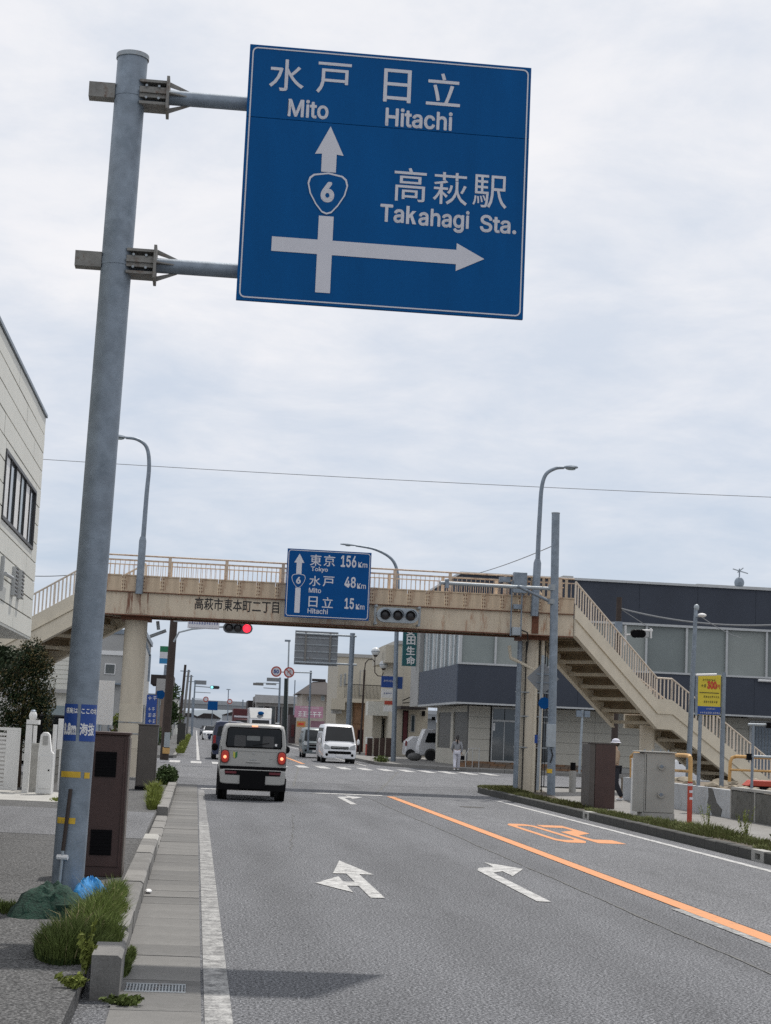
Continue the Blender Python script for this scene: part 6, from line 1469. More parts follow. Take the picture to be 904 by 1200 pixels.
hr.tube([(xa, 84.9, .12), (xa, 84.9, .75), (xa+.15, 84.9, 1.05), (xb2, 84.9, 1.08), (xb2, 84.9, .12)], .022, 8).tube([((xa+xb2)/2, 84.9, .12), ((xa+xb2)/2, 84.9, 1.05)], .018, 8)
obj('entrance_handrail', hr, alu, label='small bent metal handrail on the brown entrance steps', cat='handrail')
# louvred window on the far right, wall lamp, light bar
a = at(876, 904, gy0); b = at(915, 846, gy0); lw = b2('louvred_window', a.x, b.x+2, gy0-.24, gy0-.19, a.z, b.z, alu, rb_)
lv = mesh_of('louvre', MB().box(.03, .16, -.04, 0, 0, b.z-a.z-.2), galv)
for k in range(18): piece('louvre', lv, lw, (a.x+.1+k*.17, gy0-.241, a.z+.1))
b2('awning', a.x-.2, b.x+2, gy0-.6, gy0-.25, b.z+.10, b.z+.16, alu, rb_)
q = at(896, 797.5, YB-.2); obj('light_bar', MB().tube([(q.x-.3, YB-.15, q.z), (q.x+3, YB-.15, q.z-.02)], .07, 10), white_p, rb_)
b2('roof_box', at(817, 684, YB+3).x, at(850, 684, YB+3).x+6, YB+3, YB+6, zr+.12, zr+.45, grey_w, rb_); b2('roof_box', at(660, 682, YB+3).x, at(672, 682, YB+3).x, YB+3, YB+5, zr+.12, zr+.5, grey_w, rb_)
q = at(866.5, 686, YB+1); an = thing('roof_antenna', (q.x, YB+1, zr+.12), 'small dome camera and antenna standing on the dark roof edge', 'antenna')
obj('dome', MB().ball((q.x, YB+1, zr+.42), .26, 1, 1, 1.15, 12, 8), galv, an); obj('mast', MB().tube([(q.x, YB+1, zr+.6), (q.x, YB+1, zr+1.15)], .035, 8), galv, an)
obj('arms', MB().bar((q.x-.35, YB+1, zr+1.12), (q.x+.45, YB+1, zr+.92), .05, .05).bar((q.x-.1, YB+1, zr+.95), (q.x+.2, YB+1, zr+1.2), .05, .05), galv_l, an)
# thin lamp standard in front of the cream wall
Yt = 80
t = thing('street_lamp', tuple(at(679, 905, Yt)), 'slim pole with two small grey heads in front of the cream wall', 'street lamp')
obj('pole', MB().tube([at(679, 907, Yt), at(683, 832, Yt)], .06, 10), galv_l, t); q = at(683.5, 834, Yt); obj('lamp_head', MB().box(q.x-.32, q.x-.06, Yt-.1, Yt+.1, q.z-.25, q.z+.05).box(q.x+.06, q.x+.32, Yt-.1, Yt+.1, q.z-.25, q.z+.05), galv, t)
# pole with side facing signal behind the stairs
Yu = 62
t = thing('utility_pole', tuple(at(720, 900, Yu)), 'dark grey pole carrying wires behind the right footbridge stairs', 'utility pole')
obj('shaft', MB().tube([at(719, 905, Yu), at(726, 700, Yu)], [.13, .10], 14), wood_pole, t); q = at(724, 735, Yu); b2('meter_box', q.x-.14, q.x+.12, Yu-.25, Yu-.11, q.z-.22, q.z+.2, galv, t)
obj('bracket', MB().tube([at(733, 756, Yu), at(733, 733, Yu)], .05, 8).tube([at(733, 744, Yu), at(748, 744, Yu)], .035, 8), white_p, t)
t = thing('traffic_light', tuple(at(750, 743, Yu)), 'traffic light turned sideways with black visors on the dark grey pole', 'traffic light')
vis = MB(); 
for k in range(3): 
    q = at(744.5+k*4.2, 742-k*.0, Yu-.1); vis.tube([(q.x-.06, Yu-.3, q.z-.04), (q.x-.03, Yu-.02, q.z+.02)], [.15, .13], 14)
obj('visor', vis, black, t, kind='stuff'); a = at(742, 737, Yu); b = at(761, 748.5, Yu); obj('housing', MB().box(a.x+.05, b.x, Yu, Yu+.2, b.z+.04, a.z-.02), alu, t, bevel=.03)
obj('bracket', MB().tube([at(750, 739, Yu), at(765, 739, Yu)], .04, 8).tube([at(763, 736, Yu), at(763, 748, Yu)], .04, 8), white_p, t)

# =================================================================== BEYOND THE CROSSING, RIGHT SIDE
def bld(name, px0, px1, pyt, Y, depth, m, label, cat='building', zb=.12, cornice=None):
    x0 = at(px0, pyt, Y).x; x1 = at(px1, pyt, Y).x; z = at((px0+px1)/2, pyt, Y).z
    t = thing(name, ((x0+x1)/2, Y+depth/2, zb), label, cat); b2('wall', x0, x1, Y, Y+depth, zb, z, m, t)
    if cornice: b2('cornice', x0-.12, x1+.12, Y-.12, Y+depth, z+.002, z+.25, cornice, t)
    return t, x0, x1, z
def win(t, Y, px0, px1, py0, py1, m=glass_d, frame=alu, name='window'):
    a = at(px0, py1, Y); b = at(px1, py0, Y); w_ = b2(name, a.x, b.x, Y-.06, Y-.002, a.z, b.z, frame, t); b2('pane', a.x+.05, b.x-.05, Y-.075, Y-.061, a.z+.05, b.z-.05, m, w_); return w_
# cream building with the teal banner
Yc_ = 113
cb, x0, x1, z = bld('cream_building', 466, 505, 756, Yc_, 9, cream_w, 'cream building with a tall blank wall behind the teal banner', cornice=grey_w)
b2('upper_block', at(453, 760, Yc_).x, x0-.004, Yc_+.3, Yc_+9, at(455, 776, Yc_).z, z-.05, cream_w, cb)
for k in range(5): b2('wall_joint', x0+.5+k*.55, x0+.515+k*.55, Yc_-.008, Yc_-.001, 3.2, z-.4, grey_w, cb)
b2('porch_roof', at(470, 829, Yc_-3).x, at(500, 829, Yc_-3).x, Yc_-3, Yc_-.01, at(485, 830, Yc_-3).z-.06, at(485, 830, Yc_-3).z+.12, tile_dark, cb)
obj('porch_brace', MB().bar(at(472, 821, Yc_-3), at(492, 812, Yc_-3), .06, .06).bar(at(472, 824, Yc_-3), at(494, 822, Yc_-3), .06, .06), black, cb)
win(cb, Yc_, 471, 479, 833, 870, maroon, black, 'door'); win(cb, Yc_, 481, 487, 838, 858)
b2('wall_lantern', at(494.5, 836, Yc_).x, at(498, 836, Yc_).x, Yc_-.2, Yc_-.01, at(496, 839, Yc_).z, at(496, 833, Yc_).z, black, cb)
b2('vent', at(506, 841, 103).x, at(510, 841, 103).x, 102.9, 102.95, at(508, 844, 103).z, at(508, 840, 103).z, black, cb)
Yv = 100; a = at(473.5, 730, Yv); b = at(490.5, 781, Yv)
t = thing('vertical_banner', ((a.x+b.x)/2, Yv, b.z), 'tall teal sign with large white characters above the parked white truck', 'sign')
bd_ = b2('board', a.x, b.x, Yv, Yv+.25, b.z, a.z+.7, teal, t); b2('bracket', b.x, b.x+.6, Yv+.08, Yv+.16, b.z+.5, b.z+.56, galv, t); b2('bracket', b.x, b.x+.6, Yv+.08, Yv+.16, a.z-.3, a.z-.24, galv, t)
for ch, pz in (('安', 740), ('田', 750.5), ('生', 762.5), ('命', 774)): lett_px(ch, 481.5 if ch != '田' else 482, pz, 10.5, 10, Yv, white_l, bd_, dy=.01, bold=.03)
# beige balcony building
Yd_ = 128
bb, x0, x1, z = bld('balcony_building', 397, 462, 771, Yd_, 10, cream_w, 'beige two storey building with a railed balcony and brown brick ground floor', cornice=grey_w)
win(bb, Yd_, 398.5, 401, 790, 804); win(bb, Yd_, 403, 406, 789, 804); win(bb, Yd_, 421, 428, 786, 815, cream_w, grey_w, 'door')
q0_ = at(404, 818, Yd_-1.2); q1_ = at(452, 818, Yd_-1.2); b2('balcony', q0_.x, q1_.x, Yd_-1.2, Yd_-.01, q0_.z-.3, q0_.z, cream_w, bb)
rlm = MB(); n_ = 30
for k in range(n_+1): xx = q0_.x+(q1_.x-q0_.x)*k/n_; rlm.box(xx-.012, xx+.012, Yd_-1.18, Yd_-1.15, q0_.z, q0_.z+1.0)
rlm.box(q0_.x, q1_.x, Yd_-1.2, Yd_-1.14, q0_.z+1.0, q0_.z+1.05); obj('balcony_railing', rlm, black, bb, kind='stuff')
a = at(413, 868, Yd_-.6); b = at(437, 823, Yd_-.6); b2('brick_wall', a.x, b.x+.5, Yd_-.6, Yd_-.02, .12, b.z, brick_m, bb)
win(bb, Yd_-.6, 415, 424, 830, 848, brick_m, brick_m); win(bb, Yd_-.6, 418, 426, 855, 883, black, maroon, 'door'); win(bb, Yd_-.6, 428, 436, 830, 845, tile_dark, brick_m)
a = at(388, 831, Yd_-2); b = at(405, 819, Yd_-2); b2('canopy', a.x, b.x, Yd_-2, Yd_-.02, a.z, b.z, cream_w, bb); a = at(390, 836, Yd_-1.5); b = at(401, 832, Yd_-1.5); b2('canopy', a.x, b.x, Yd_-1.5, Yd_-.02, a.z, b.z, grey_w, bb)
# shop front with canopy between them
Yk = 118; sf, x0, x1, z = bld('shop_front', 438, 470, 822, Yk, 6, cream_w, 'low shop front with a white canopy and dark doors behind the bus stop signs')
a = at(431, 838, Yk-1.2); b = at(458, 823, Yk-1.2); obj('canopy', MB().box(a.x, b.x, Yk-1.2, Yk-.01, a.z, b.z), white_siding, sf)
win(sf, Yk, 448, 451, 842, 872, black, black, 'door'); win(sf, Yk, 453, 457, 840, 872, black, black, 'door'); b2('dark_frame', at(446, 850, Yk).x, at(447, 850, Yk).x, Yk-.9, Yk-.8, .12, at(447, 840, Yk).z, black, sf)
# low brown wall / planter fence along the pavement
fw = thing('low_fence', tuple(at(450, 885, 109)), 'low dark brown panel fence behind the pale street pole', 'fence')
for k, (u0, u1) in enumerate(((430, 437), (438, 444.5), (445, 451.5), (452, 460))):
    a = at(u0, 885, 109-k*.3); b = at(u1, 865, 109-k*.3); b2('fence_panel', a.x, b.x, 109-k*.3, 109.1-k*.3, .12, b.z, mat('fence_brown', (.05, .03, .025), .8) if k == 0 else bpy.data.materials['fence_brown'], fw)
a = at(429, 884, 112); b = at(437, 864, 112); t = thing('vending_box', ((a.x+b.x)/2, 112, .12), 'red and white box standing beside the curled lamp post', 'box'); b2('body', a.x, b.x, 112, 112.5, .12, b.z, red_p, t); b2('top_panel', a.x-.01, b.x+.01, 111.97, 112.51, b.z-.45, b.z+.01, white_p, t)
# bus stop / business signs on posts
a = at(447.5, 792, 107); b = at(463, 806, 107); t = thing('blue_signboard', tuple(at(447, 880, 107)), 'small blue signboard above a white one on the street post', 'sign')
bd_ = b2('blue_board', a.x, b.x, 107, 107.15, b.z, a.z, stick_blue, t); glyph_row(450, 461, 798, 2.6, 107, sign_white, bd_, seed=41, gap=.05)
a2_ = at(447.5, 807, 107); b2_ = at(461.5, 818, 107); bd2_ = b2('white_board', a2_.x, b2_.x, 107, 107.15, b2_.z, a2_.z-.02, white_p, t); glyph_row(450, 459.5, 812.5, 1.8, 107, stick_blue, bd2_, seed=42, gap=.05)
b2('side_board', b.x+.02, b.x+.5, 107.2, 107.3, b.z-.05, a.z, mat('sign_blue_side', (.01, .05, .2), .5), t)
a3_ = at(451, 821, 107); b3_ = at(461, 826, 107); b2('red_board', a3_.x, b3_.x, 107, 107.1, b3_.z, a3_.z, red_p, t); a3_ = at(450, 827, 107); b3_ = at(461, 834, 107); b2('white_board', a3_.x, b3_.x, 107, 107.1, b3_.z, a3_.z, white_p, t)
obj('post', MB().tube([at(463.5, 885, 107.1), at(465, 790, 107.1)], .05, 8), conc_pole, t)
# curled lamp post with two globes
Yq = 115
t = thing('globe_lamp_post', tuple(at(421, 885, Yq)), 'curled brown lamp post with two round glass globes beside the beige building', 'street lamp')
P_ = [at(421.5, 886, Yq), at(424.5, 840, Yq), at(427.5, 785, Yq), at(428.5, 777, Yq), at(432, 773, Yq), at(437, 772.5, Yq), at(439.5, 776, Yq)]
obj('pole', MB().tube([P_[0], P_[1], P_[2]], .07, 10), wood_pole, t); obj('curl', MB().tube(P_[2:]+[at(439.5, 788, Yq), at(443, 792, Yq), at(448, 792.5, Yq), at(449.5, 788, Yq)], .035, 8).tube([at(439.5, 776, Yq), at(439.8, 768, Yq)], .03, 8), wood_pole, t)
globe = mat('globe_glass', (.62, .65, .67), .25, 0, .15, 4)
for (u, v_) in ((440.5, 763.5), (450, 779)):
    q = at(u, v_, Yq); g_ = obj('globe', MB().ball(tuple(q), .30, 1, 1, .95, 16, 10), globe, t); obj('globe_collar', MB().tube([q-Vector((0, 0, .36)), q-Vector((0, 0, .24))], [.08, .17], 12), wood_pole, g_); obj('globe_band', MB().tube([q-Vector((0, 0, .02)), q+Vector((0, 0, .02))], .305, 16), galv, g_)
# back of a large direction sign across the street
Yr = 100
t = thing('sign_back', tuple(at(408, 880, Yr)), 'grey back of a large overhead sign on a tall pole across the street', 'road sign')
obj('pole', MB().tube([at(407, 882, Yr), at(413.5, 742, Yr)], .15, 16), galv, t)
a = at(346.5, 738.5, Yr); b = at(395, 781, Yr); nP = 5
for k in range(nP): z0_ = b.z+(a.z-b.z)*k/nP; b2('back_plate', a.x, b.x, Yr-.02, Yr+.02, z0_+.008, z0_+(a.z-b.z)/nP-.008, sign_gray, t)
for pz in (744.5, 778): q = at(393, pz, Yr); obj('arm', MB().tube([(a.x+.05, Yr-.08, q.z), (at(416, pz, Yr).x+.1, Yr-.08, q.z)], .06, 10), galv_l, t)
for xx in (.25, .82): xv = a.x+(b.x-a.x)*xx; b2('back_rail', xv-.05, xv+.05, Yr-.10, Yr-.021, b.z+.05, a.z-.05, bracket_m, t)
for k in range(1, nP): z0_ = b.z+(a.z-b.z)*k/nP; b2('back_rail', a.x+.05, b.x-.05, Yr-.06, Yr-.021, z0_-.04, z0_+.04, galv_rust, t)
# round regulation signs on their arm
Yo = 97
t = thing('round_signs', tuple(at(364, 850, Yo)), 'two round red ringed regulation signs on an arm below the distance sign', 'road sign')
obj('pole', MB().tube([at(361, 880, Yo+.2), at(364.5, 786, Yo+.2)], .06, 10), galv, t); obj('arm', MB().tube([at(318, 787, Yo+.1), at(366, 788.5, Yo+.1)], .035, 8), galv_l, t)
for i, (u, v_) in enumerate(((324, 787), (339, 788))):
    q = at(u, v_, Yo); rr = .30
    d = obj('disc', MB().tube([(q.x, Yo-.02, q.z), (q.x, Yo, q.z)], rr, 28), red_p, t); obj('face', MB().tube([(q.x, Yo-.03, q.z), (q.x, Yo-.021, q.z)], rr*.74, 24), sign_white, d)
    if i == 0: lettering('50', q.x, q.z, .30, .22, Yo-.036, stick_blue, d, bold=.04)
    else: obj('slash', MB().bar((q.x-.16, Yo-.038, q.z+.16), (q.x+.16, Yo-.038, q.z-.16), .01, .05), red_p, d); obj('arrow_mark', MB().bar((q.x-.08, Yo-.034, q.z-.15), (q.x-.08, Yo-.034, q.z+.14), .006, .03).bar((q.x+.07, Yo-.034, q.z-.15), (q.x+.07, Yo-.034, q.z+.14), .006, .03).bar((q.x-.08, Yo-.034, q.z), (q.x+.07, Yo-.034, q.z+.12), .006, .03), dark_l, d)
# house with dark tiled roof
Ye_ = 165
hh_, x0, x1, z = bld('tiled_house', 355, 390, 814, Ye_, 9, mat('house_cream', (.42, .38, .33), .8), 'house with a dark tiled hip roof above the pink signboard', 'house')
a = at(350, 811, Ye_-1); b = at(397, 811, Ye_-1); rt = at(375, 799, Ye_+2)
obj('roof', MB().add([(a.x, Ye_-1, a.z-.15), (b.x, Ye_-1, a.z-.15), (b.x, Ye_+9, a.z-.15), (a.x, Ye_+9, a.z-.15), (a.x+1.6, Ye_+3, rt.z), (b.x-1.0, Ye_+3, rt.z+.1)], [(0, 1, 5, 4), (1, 2, 5), (2, 3, 4, 5), (3, 0, 4), (3, 2, 1, 0)]), tile_dark, hh_)
b2('ridge', a.x+1.5, b.x-1, Ye_+2.9, Ye_+3.1, rt.z+.05, rt.z+.3, tile_dark, hh_)
win(hh_, Ye_, 360, 365, 816, 822); win(hh_, Ye_, 376, 381, 815, 821, glass_b); a = at(383, 855, Ye_-.3); b = at(389.5, 813, Ye_-.3); b2('brown_bay', a.x, b.x+.5, Ye_-.4, Ye_-.003, 1.5, b.z, mat('brown_red', (.10, .03, .03), .8), hh_)
Yf = 158; a = at(346, 827, Yf); b = at(378.5, 842, Yf)
t = thing('pink_signboard', tuple(at(362, 860, Yf)), 'pink signboard with bold white strokes below the tiled house', 'sign'); bd_ = b2('board', a.x, b.x, Yf, Yf+.3, b.z, a.z, pink_s, t)
glyph_row(350, 377, 837, 7, Yf, white_l, bd_, dy=.02, seed=51, gap=.1); glyph_row(352, 375, 829.5, 2.6, Yf, white_l, bd_, dy=.02, seed=52, gap=.3)
a = at(349, 844, Yf+1); b = at(379, 866, Yf+1); b2('lower_board', a.x+1.2, b.x, Yf+.5, Yf+.7, .12, b.z*0+a.z, mat('dull_pink', (.25, .14, .18), .7), t); a = at(348, 845, Yf-.3); b = at(358, 852, Yf-.3); b2('yellow_board', a.x, b.x, Yf-.3, Yf-.2, b.z, a.z, mat('dull_orange', (.45, .22, .06), .6), t); b2('yellow_board_text', a.x+.15, b.x-.15, Yf-.32, Yf-.301, (a.z+b.z)/2-.1, (a.z+b.z)/2+.1, red_l, t)
# low flat roof shop farther off
Yg_ = 215; ls, x0, x1, z = bld('flat_roof_shop', 301, 347, 816, Yg_, 14, mat('shop_grey', (.26, .25, .24), .8), 'long flat roofed grey building beyond the trucks')
b2('fascia', x0-.2, x1+.2, Yg_-.6, Yg_-.01, at(320, 824, Yg_).z, z+.1, mat('shop_fascia', (.36, .36, .36), .7), ls); 
for k in range(7): b2('shop_window', x0+.3+k*.75, x0+.9+k*.75, Yg_-.05, Yg_-.002, 1.0, at(320, 828, Yg_).z, [glass_d, tile_dark][k % 2], ls)
b2('side_block', at(291, 822, Yg_+4).x, x0-.3, Yg_+4, Yg_+12, .12, at(295, 821, Yg_+4).z, tile_dark, ls)
ls2, x0, x1, z = bld('dark_shop', 340, 362, 838, 175, 8, mat('dark_shop', (.07, .05, .055), .8), 'dark cluttered shop left of the pink signboard')
for k in range(4): b2('window', x0+.2+k*.45, x0+.5+k*.45, 174.9, 174.99, .8, 2.0, [maroon, glass_b, pink_s, glass_d][k], ls2)
# thin lamp and dark poles
def simple_pole(px0, py0, px1, py1, Y, r_, m, label, name='utility_pole', cat='utility pole', extra=None):
    t = thing(name, tuple(at(px0, py0, Y)), label, cat); a = at(px0, py0, Y); a.z = min(a.z, .12); obj('shaft', MB().tube([a, at(px1, py1, Y)], [r_, r_*.8], 10), m, t)
    return t
t = simple_pole(335.5, 870, 339, 751, 140, .08, galv_l, 'thin grey lamp post rising above the round signs', 'street_lamp', 'street lamp'); q = at(339, 751, 140); b2('lamp_head', q.x-.35, q.x+.12, 139.9, 140.1, q.z-.08, q.z+.08, galv, t)
t = simple_pole(334, 866, 335.5, 795, 130, .17, mat('pole_green_black', (.02, .03, .03), .7), 'dark green utility pole below the round signs')
t = simple_pole(326, 866, 328.5, 794, 142, .10, galv, 'grey pole carrying the far signal board behind the round signs', 'signal_pole', 'pole')
a = at(313, 794, 142); b = at(328, 799, 142); b2('name_board', a.x, b.x, 142, 142.05, b.z, a.z, sign_gray, t); a = at(312, 800.5, 142); b = at(324, 803, 142); b2('signal_back', a.x, b.x, 142, 142.2, b.z, a.z, galv_rust, t)
a = at(297, 800, 141); b = at(309, 803.5, 141); b2('signal_back', a.x, b.x, 141, 141.2, b.z, a.z, conc_pole, t); obj('arm', MB().tube([at(309, 806, 142), at(328, 807.5, 142)], .04, 6).tube([at(300, 800, 142), at(328, 801, 142)], .03, 6), galv_l, t)
t = simple_pole(345.5, 830, 346, 797, 200, .08, galv, 'thin grey mast left of the tiled house roof', 'mast', 'pole')

# =================================================================== BEYOND THE CROSSING, LEFT SIDE
t = thing('store_sign', tuple(at(190, 860, 150)), 'green white and blue striped store sign on a thin pole', 'sign')
a = at(188, 757, 150); b = at(199, 778, 150); hz_ = a.z-b.z
b2('green_stripe', a.x, b.x, 150, 150.3, a.z-hz_*.33, a.z, mat('sign_green', (.01, .16, .07), .5), t); b2('white_stripe', a.x, b.x, 150, 150.3, b.z+hz_*.30, a.z-hz_*.332, sign_white, t); b2('blue_stripe', a.x, b.x, 150, 150.3, b.z, b.z+hz_*.298, mat('sign_sky_blue', (.02, .20, .42), .5), t)
obj('post', MB().tube([at(187, 865, 150.1), at(194.5, 779, 150.1)], .12, 8), galv, t)
db, x0, x1, z = bld('dark_roof_house', 183, 197, 802, 130, 8, mat('house_brown', (.20, .15, .12), .8), 'small dark roofed house behind the brown utility pole', 'house')
b2('roof', x0-.4, x1+.4, 129.6, 138.4, z+.002, z+.7, tile_dark, db); win(db, 130, 185, 189, 820, 826); 
t = thing('white_signboard', tuple(at(188, 860, 118)), 'pale signboard on a post left of the brown utility pole', 'sign'); a = at(184, 795, 118); b = at(196, 811, 118); b2('board', a.x, b.x, 118, 118.1, b.z, a.z, grey_w, t); obj('post', MB().tube([at(185, 866, 118.1), at(186.5, 812, 118.1)], .06, 8), galv, t)
t = thing('blue_direction_plate', tuple(at(188, 862, 108)), 'small blue direction plate left of the brown utility pole', 'road sign'); q = at(189, 814, 108); obj('plate', MB().prism([(q.x-.28, q.z-.22), (q.x+.1, q.z-.28), (q.x+.30, q.z), (q.x+.1, q.z+.28), (q.x-.28, q.z+.22)], 'y', 108, 108.05), sign_blue2, t); obj('post', MB().tube([at(185, 870, 108.1), at(188, 812, 108.1)], .05, 8), galv, t)
tree('roadside_tree', (at(199, 862, 160).x, 160, .12), 5.2, 1.9, 'dark green tree right of the brown utility pole on the far left pavement', 'tree', None, 1800, .16, 14)
for i, (u0, v0, u1, v1, Y, r_, lab) in enumerate(((209, 868, 217.5, 779, 170, .16, 'darkest slender utility pole in the far left row'), (213, 864, 221.5, 785, 190, .16, 'second grey utility pole in the far left row'), (219, 862, 224.5, 791, 215, .15, 'third pale utility pole in the far left row'))):
    t = simple_pole(u0, v0, u1, v1, Y, r_, [wood_pole, conc_pole, conc_pole][i], lab, group='x') if False else simple_pole(u0, v0, u1, v1, Y, r_, [wood_pole, conc_pole, conc_pole][i], lab)
    q = at(u1, v1+8, Y); b2('crossarm', q.x-.5, q.x+.5, Y-.1, Y+.1, q.z, q.z+.08, galv, t)
Yx = 235
t = simple_pole(225, 862, 229, 798, Yx, .13, galv, 'signal pole with a grey name board and lit green signal far down the left side', 'signal_pole', 'pole')
a = at(228, 797, Yx); b = at(242, 802.5, Yx); b2('name_board', a.x, b.x, Yx, Yx+.08, b.z, a.z, sign_gray, t); obj('arm', MB().tube([at(228, 804, Yx), at(247, 805.5, Yx)], .08, 6).tube([at(229, 811, Yx), at(247, 812, Yx)], .06, 6), galv_l, t)
t = thing('traffic_light', tuple(at(252, 805.5, Yx)), 'tiny traffic light lit blue green far down the street', 'traffic light'); c = at(252, 805.5, Yx); signal(t, (c.x, Yx, c.z), 1.3, .44, .17, lit=-1, litm=sig_blue, m=mat('signal_dark_far', (.03, .04, .05), .5), hood=False)
for (u, v_, Y, px, lab) in ((241.5, 819.5, 200, 226, 'tiny round red ringed sign on an arm far left of the street'), (269.5, 822, 210, 285, 'tiny round red ringed sign on an arm above the dark red truck')):
    t = thing('round_sign', tuple(at(px, 860, Y)), lab, 'road sign'); q = at(u, v_, Y); d = obj('disc', MB().tube([(q.x, Y-.03, q.z), (q.x, Y, q.z)], .32, 20), red_p, t); obj('face', MB().tube([(q.x, Y-.05, q.z), (q.x, Y-.031, q.z)], .21, 18), sign_white, d)
    obj('arm', MB().tube([(q.x, Y+.05, q.z), (at(px, v_+.5, Y).x, Y+.05, q.z)], .05, 6), galv_l, t); obj('pole', MB().tube([at(px-1.5, 862, Y+.1), at(px, v_-2, Y+.1)], .08, 8), galv, t)
a = at(244, 821.5, 190); b = at(255, 832.5, 190); t = thing('blue_sign', tuple(at(249, 860, 190)), 'small square blue sign far down the street above the cars', 'road sign'); b2('board', a.x, b.x, 190, 190.05, b.z, a.z, sign_blue2, t); b2('post', (a.x+b.x)/2-.04, (a.x+b.x)/2+.04, 190.06, 190.15, .1, b.z, galv, t)
t = simple_pole(267, 850, 268, 808, 260, .09, galv, 'thin lamp post standing on the far flyover', 'street_lamp', 'street lamp'); q = at(268, 808, 260); b2('lamp_head', q.x-.3, q.x+.3, 259.9, 260.1, q.z-.06, q.z+.06, galv, t)
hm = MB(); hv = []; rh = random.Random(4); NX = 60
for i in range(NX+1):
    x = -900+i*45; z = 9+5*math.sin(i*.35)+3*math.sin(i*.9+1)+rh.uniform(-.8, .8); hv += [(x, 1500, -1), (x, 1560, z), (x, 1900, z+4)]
hm.add(hv, [f for i in range(NX) for f in ((3*i, 3*i+3, 3*i+4, 3*i+1), (3*i+1, 3*i+4, 3*i+5, 3*i+2))]); obj('hills', hm, mat('hazed_hill', (.17, .20, .225), .95, 0, .25, .02), kind='structure')  # blue-grey hill colour has the distance haze mixed in
# flyover and town at the end of the street, haze mixed into their colours
fo = thing('flyover', (20, 520, 0), 'long pale concrete flyover crossing the end of the street', 'bridge'); far_c = mat('hazed_concrete', (.24, .255, .27), .9, 0, .08, .05)
zt = at(260, 825, 520).z; obj('deck', MB().box(-40, 140, 520, 532, zt-1.6, zt), far_c, fo); obj('parapet', MB().box(-40, 140, 519.8, 519.98, zt-.3, zt+.9), mat('hazed_parapet', (.32, .34, .36), .9), fo)
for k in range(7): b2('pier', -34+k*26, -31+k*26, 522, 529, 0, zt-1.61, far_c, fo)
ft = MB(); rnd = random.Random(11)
t = thing('distant_town', (0, 700, 0), 'pale haze-tinted houses massed behind the flyover', 'town')
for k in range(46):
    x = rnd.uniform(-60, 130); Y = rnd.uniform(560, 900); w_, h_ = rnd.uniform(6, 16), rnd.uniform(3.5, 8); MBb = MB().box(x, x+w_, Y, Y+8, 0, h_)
    if k < 40: b2('house_block', x, x+w_, Y, Y+8, 0, h_, [far_c, bpy.data.materials['hazed_parapet'], grey_w][k % 3], t); obj('house_roof', MB().prism([(x-.5, h_), (x+w_+.5, h_), (x+w_*.7, h_+1.8), (x+w_*.3, h_+1.8)], 'y', Y-.4, Y+8.4), tile_dark, t)
# low buildings and plants lining both sides beyond the crossing
def row(side, Ys, lab):
    for i, (Y, w_, h_, m_) in enumerate(Ys):
        x0_ = (-2.6-w_) if side < 0 else 12.5
        t = thing('roadside_building', (x0_+w_/2, Y+5, .12), lab[i], 'building'); b2('wall', x0_, x0_+w_, Y, Y+10, .12, h_, m_, t); b2('roof_edge', x0_-.2, x0_+w_+.2, Y-.2, Y+10.2, h_+.002, h_+.3, tile_dark if i % 2 else galv, t)
        for k in range(3): b2('window', x0_+w_-.02 if side < 0 else x0_-.02, x0_+w_+.03 if side < 0 else x0_+.02, Y+1+k*3, Y+2.6+k*3, 1.0, 2.4, glass_d, t); b2('window', x0_+.8+k*(w_-1.6)/3, x0_+.8+k*(w_-1.6)/3+1.1, Y-.05, Y-.003, 1.0, 2.2, glass_d, t)
row(-1, [(175, 8, 4.2, cream_w), (205, 9, 3.6, grey_w), (240, 9, 5.0, white_siding), (290, 12, 4.0, cream_w)], ['low cream building just past the roadside tree', 'low grey building beside the third far pole', 'pale two storey building near the far signal pole', 'last low cream building on the far left side'])
row(1, [(245, 12, 4.5, grey_w), (290, 14, 6, cream_w), (340, 14, 5, grey_w)], ['grey building on the right beyond the flat roofed shop', 'cream building farther right along the far street', 'last grey building on the far right side'])
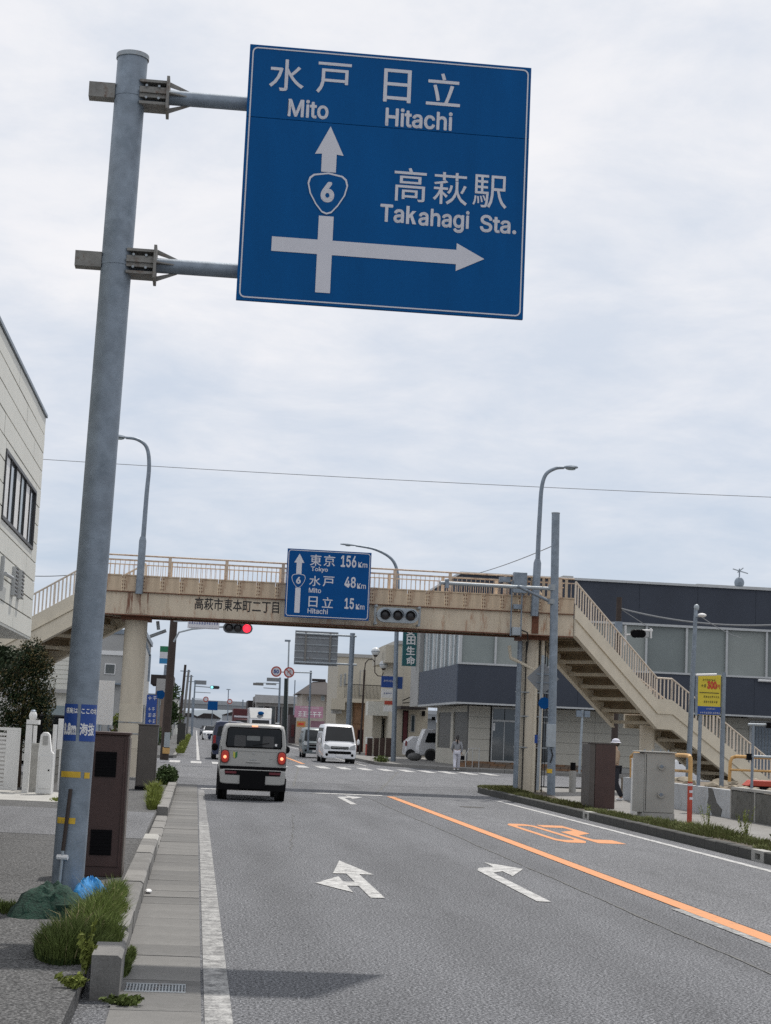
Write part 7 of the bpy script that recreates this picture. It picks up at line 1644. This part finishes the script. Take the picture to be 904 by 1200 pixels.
blades('roadside_weeds', [(-.75, 92+k*9, .22, 3.0, 1) for k in range(14)], .5, 2600, grass_y, 'pale weeds lining the far left pavement edge', 'weeds', w=.03)
lb = MB(); leaves(lb, (9.65, 89.0, .25), (.45, .7, .22), 900, .05, 0, .2); raw('low_shrub', lb, [grass_m], label='low green clump on the kerb corner beside the pale street pole', cat='shrub')
for i, (x, Y, h_, lab) in enumerate(((-2.4, 118, 1.4, 'small hedge clump left of the far small cabinet'), (-2.6, 145, 1.8, 'hedge clump just before the roadside tree'), (14.5, 135, 1.5, 'dark shrub in front of the brown brick ground floor'))):
    lb = MB(); leaves(lb, (x, Y, h_*.5), (.7, 2.2, h_*.5), 900, .09, 0, .2); raw('hedge', lb, [foliage], label=lab, cat='hedge')
q = at(486, 888, 98); t = obj('covered_bike', MB().ball((q.x, 98, .12+.22), .32, 1.3, .8, .75, 12, 7), mat('cover_grey', (.12, .12, .12), .8, 0, .5, 14), label='small covered bundle in front of the parked small truck', cat='bundle')

# =================================================================== WIRES
def wire(name, p, q, sag, r_, label):
    pts = []
    for k in range(21): u = k/20; v = p+(q-p)*u; v = Vector((v.x, v.y, v.z-sag*4*u*(1-u))); pts.append(v)
    return obj(name, MB().tube(pts, r_, 5), wire_m, label=label, cat='wire')
wire_m = mat('wire_grey', (.20, .21, .22), .6)
wire('overhead_wire', at(-60, 531, 66), at(964, 585, 60), .12, .012, 'single thin overhead wire crossing the whole sky above the footbridge')
wire('overhead_wire', at(560, 672, 62), at(647, 640, 48), .05, .014, 'thin wire rising to the grey pole at the right end of the footbridge')
wire('overhead_cable', at(727, 713, 62), at(960, 728, 58), .35, .035, 'thick cable running right from the dark grey pole across the slate wall')
wire('overhead_wire', at(728, 714, 62), at(762, 736, 61.8), .0, .015, 'short guy wire slanting down to the sideways traffic light')
wire('overhead_wire', at(818, 720, 52), at(870, 748, 80), .1, .014, 'thin wire slanting away from the thin lamp pole by the advertising board')
wire('overhead_wire', at(-20, 668, 120), at(100, 672, 118), .3, .03, 'faint wire low in the sky behind the left stairs')
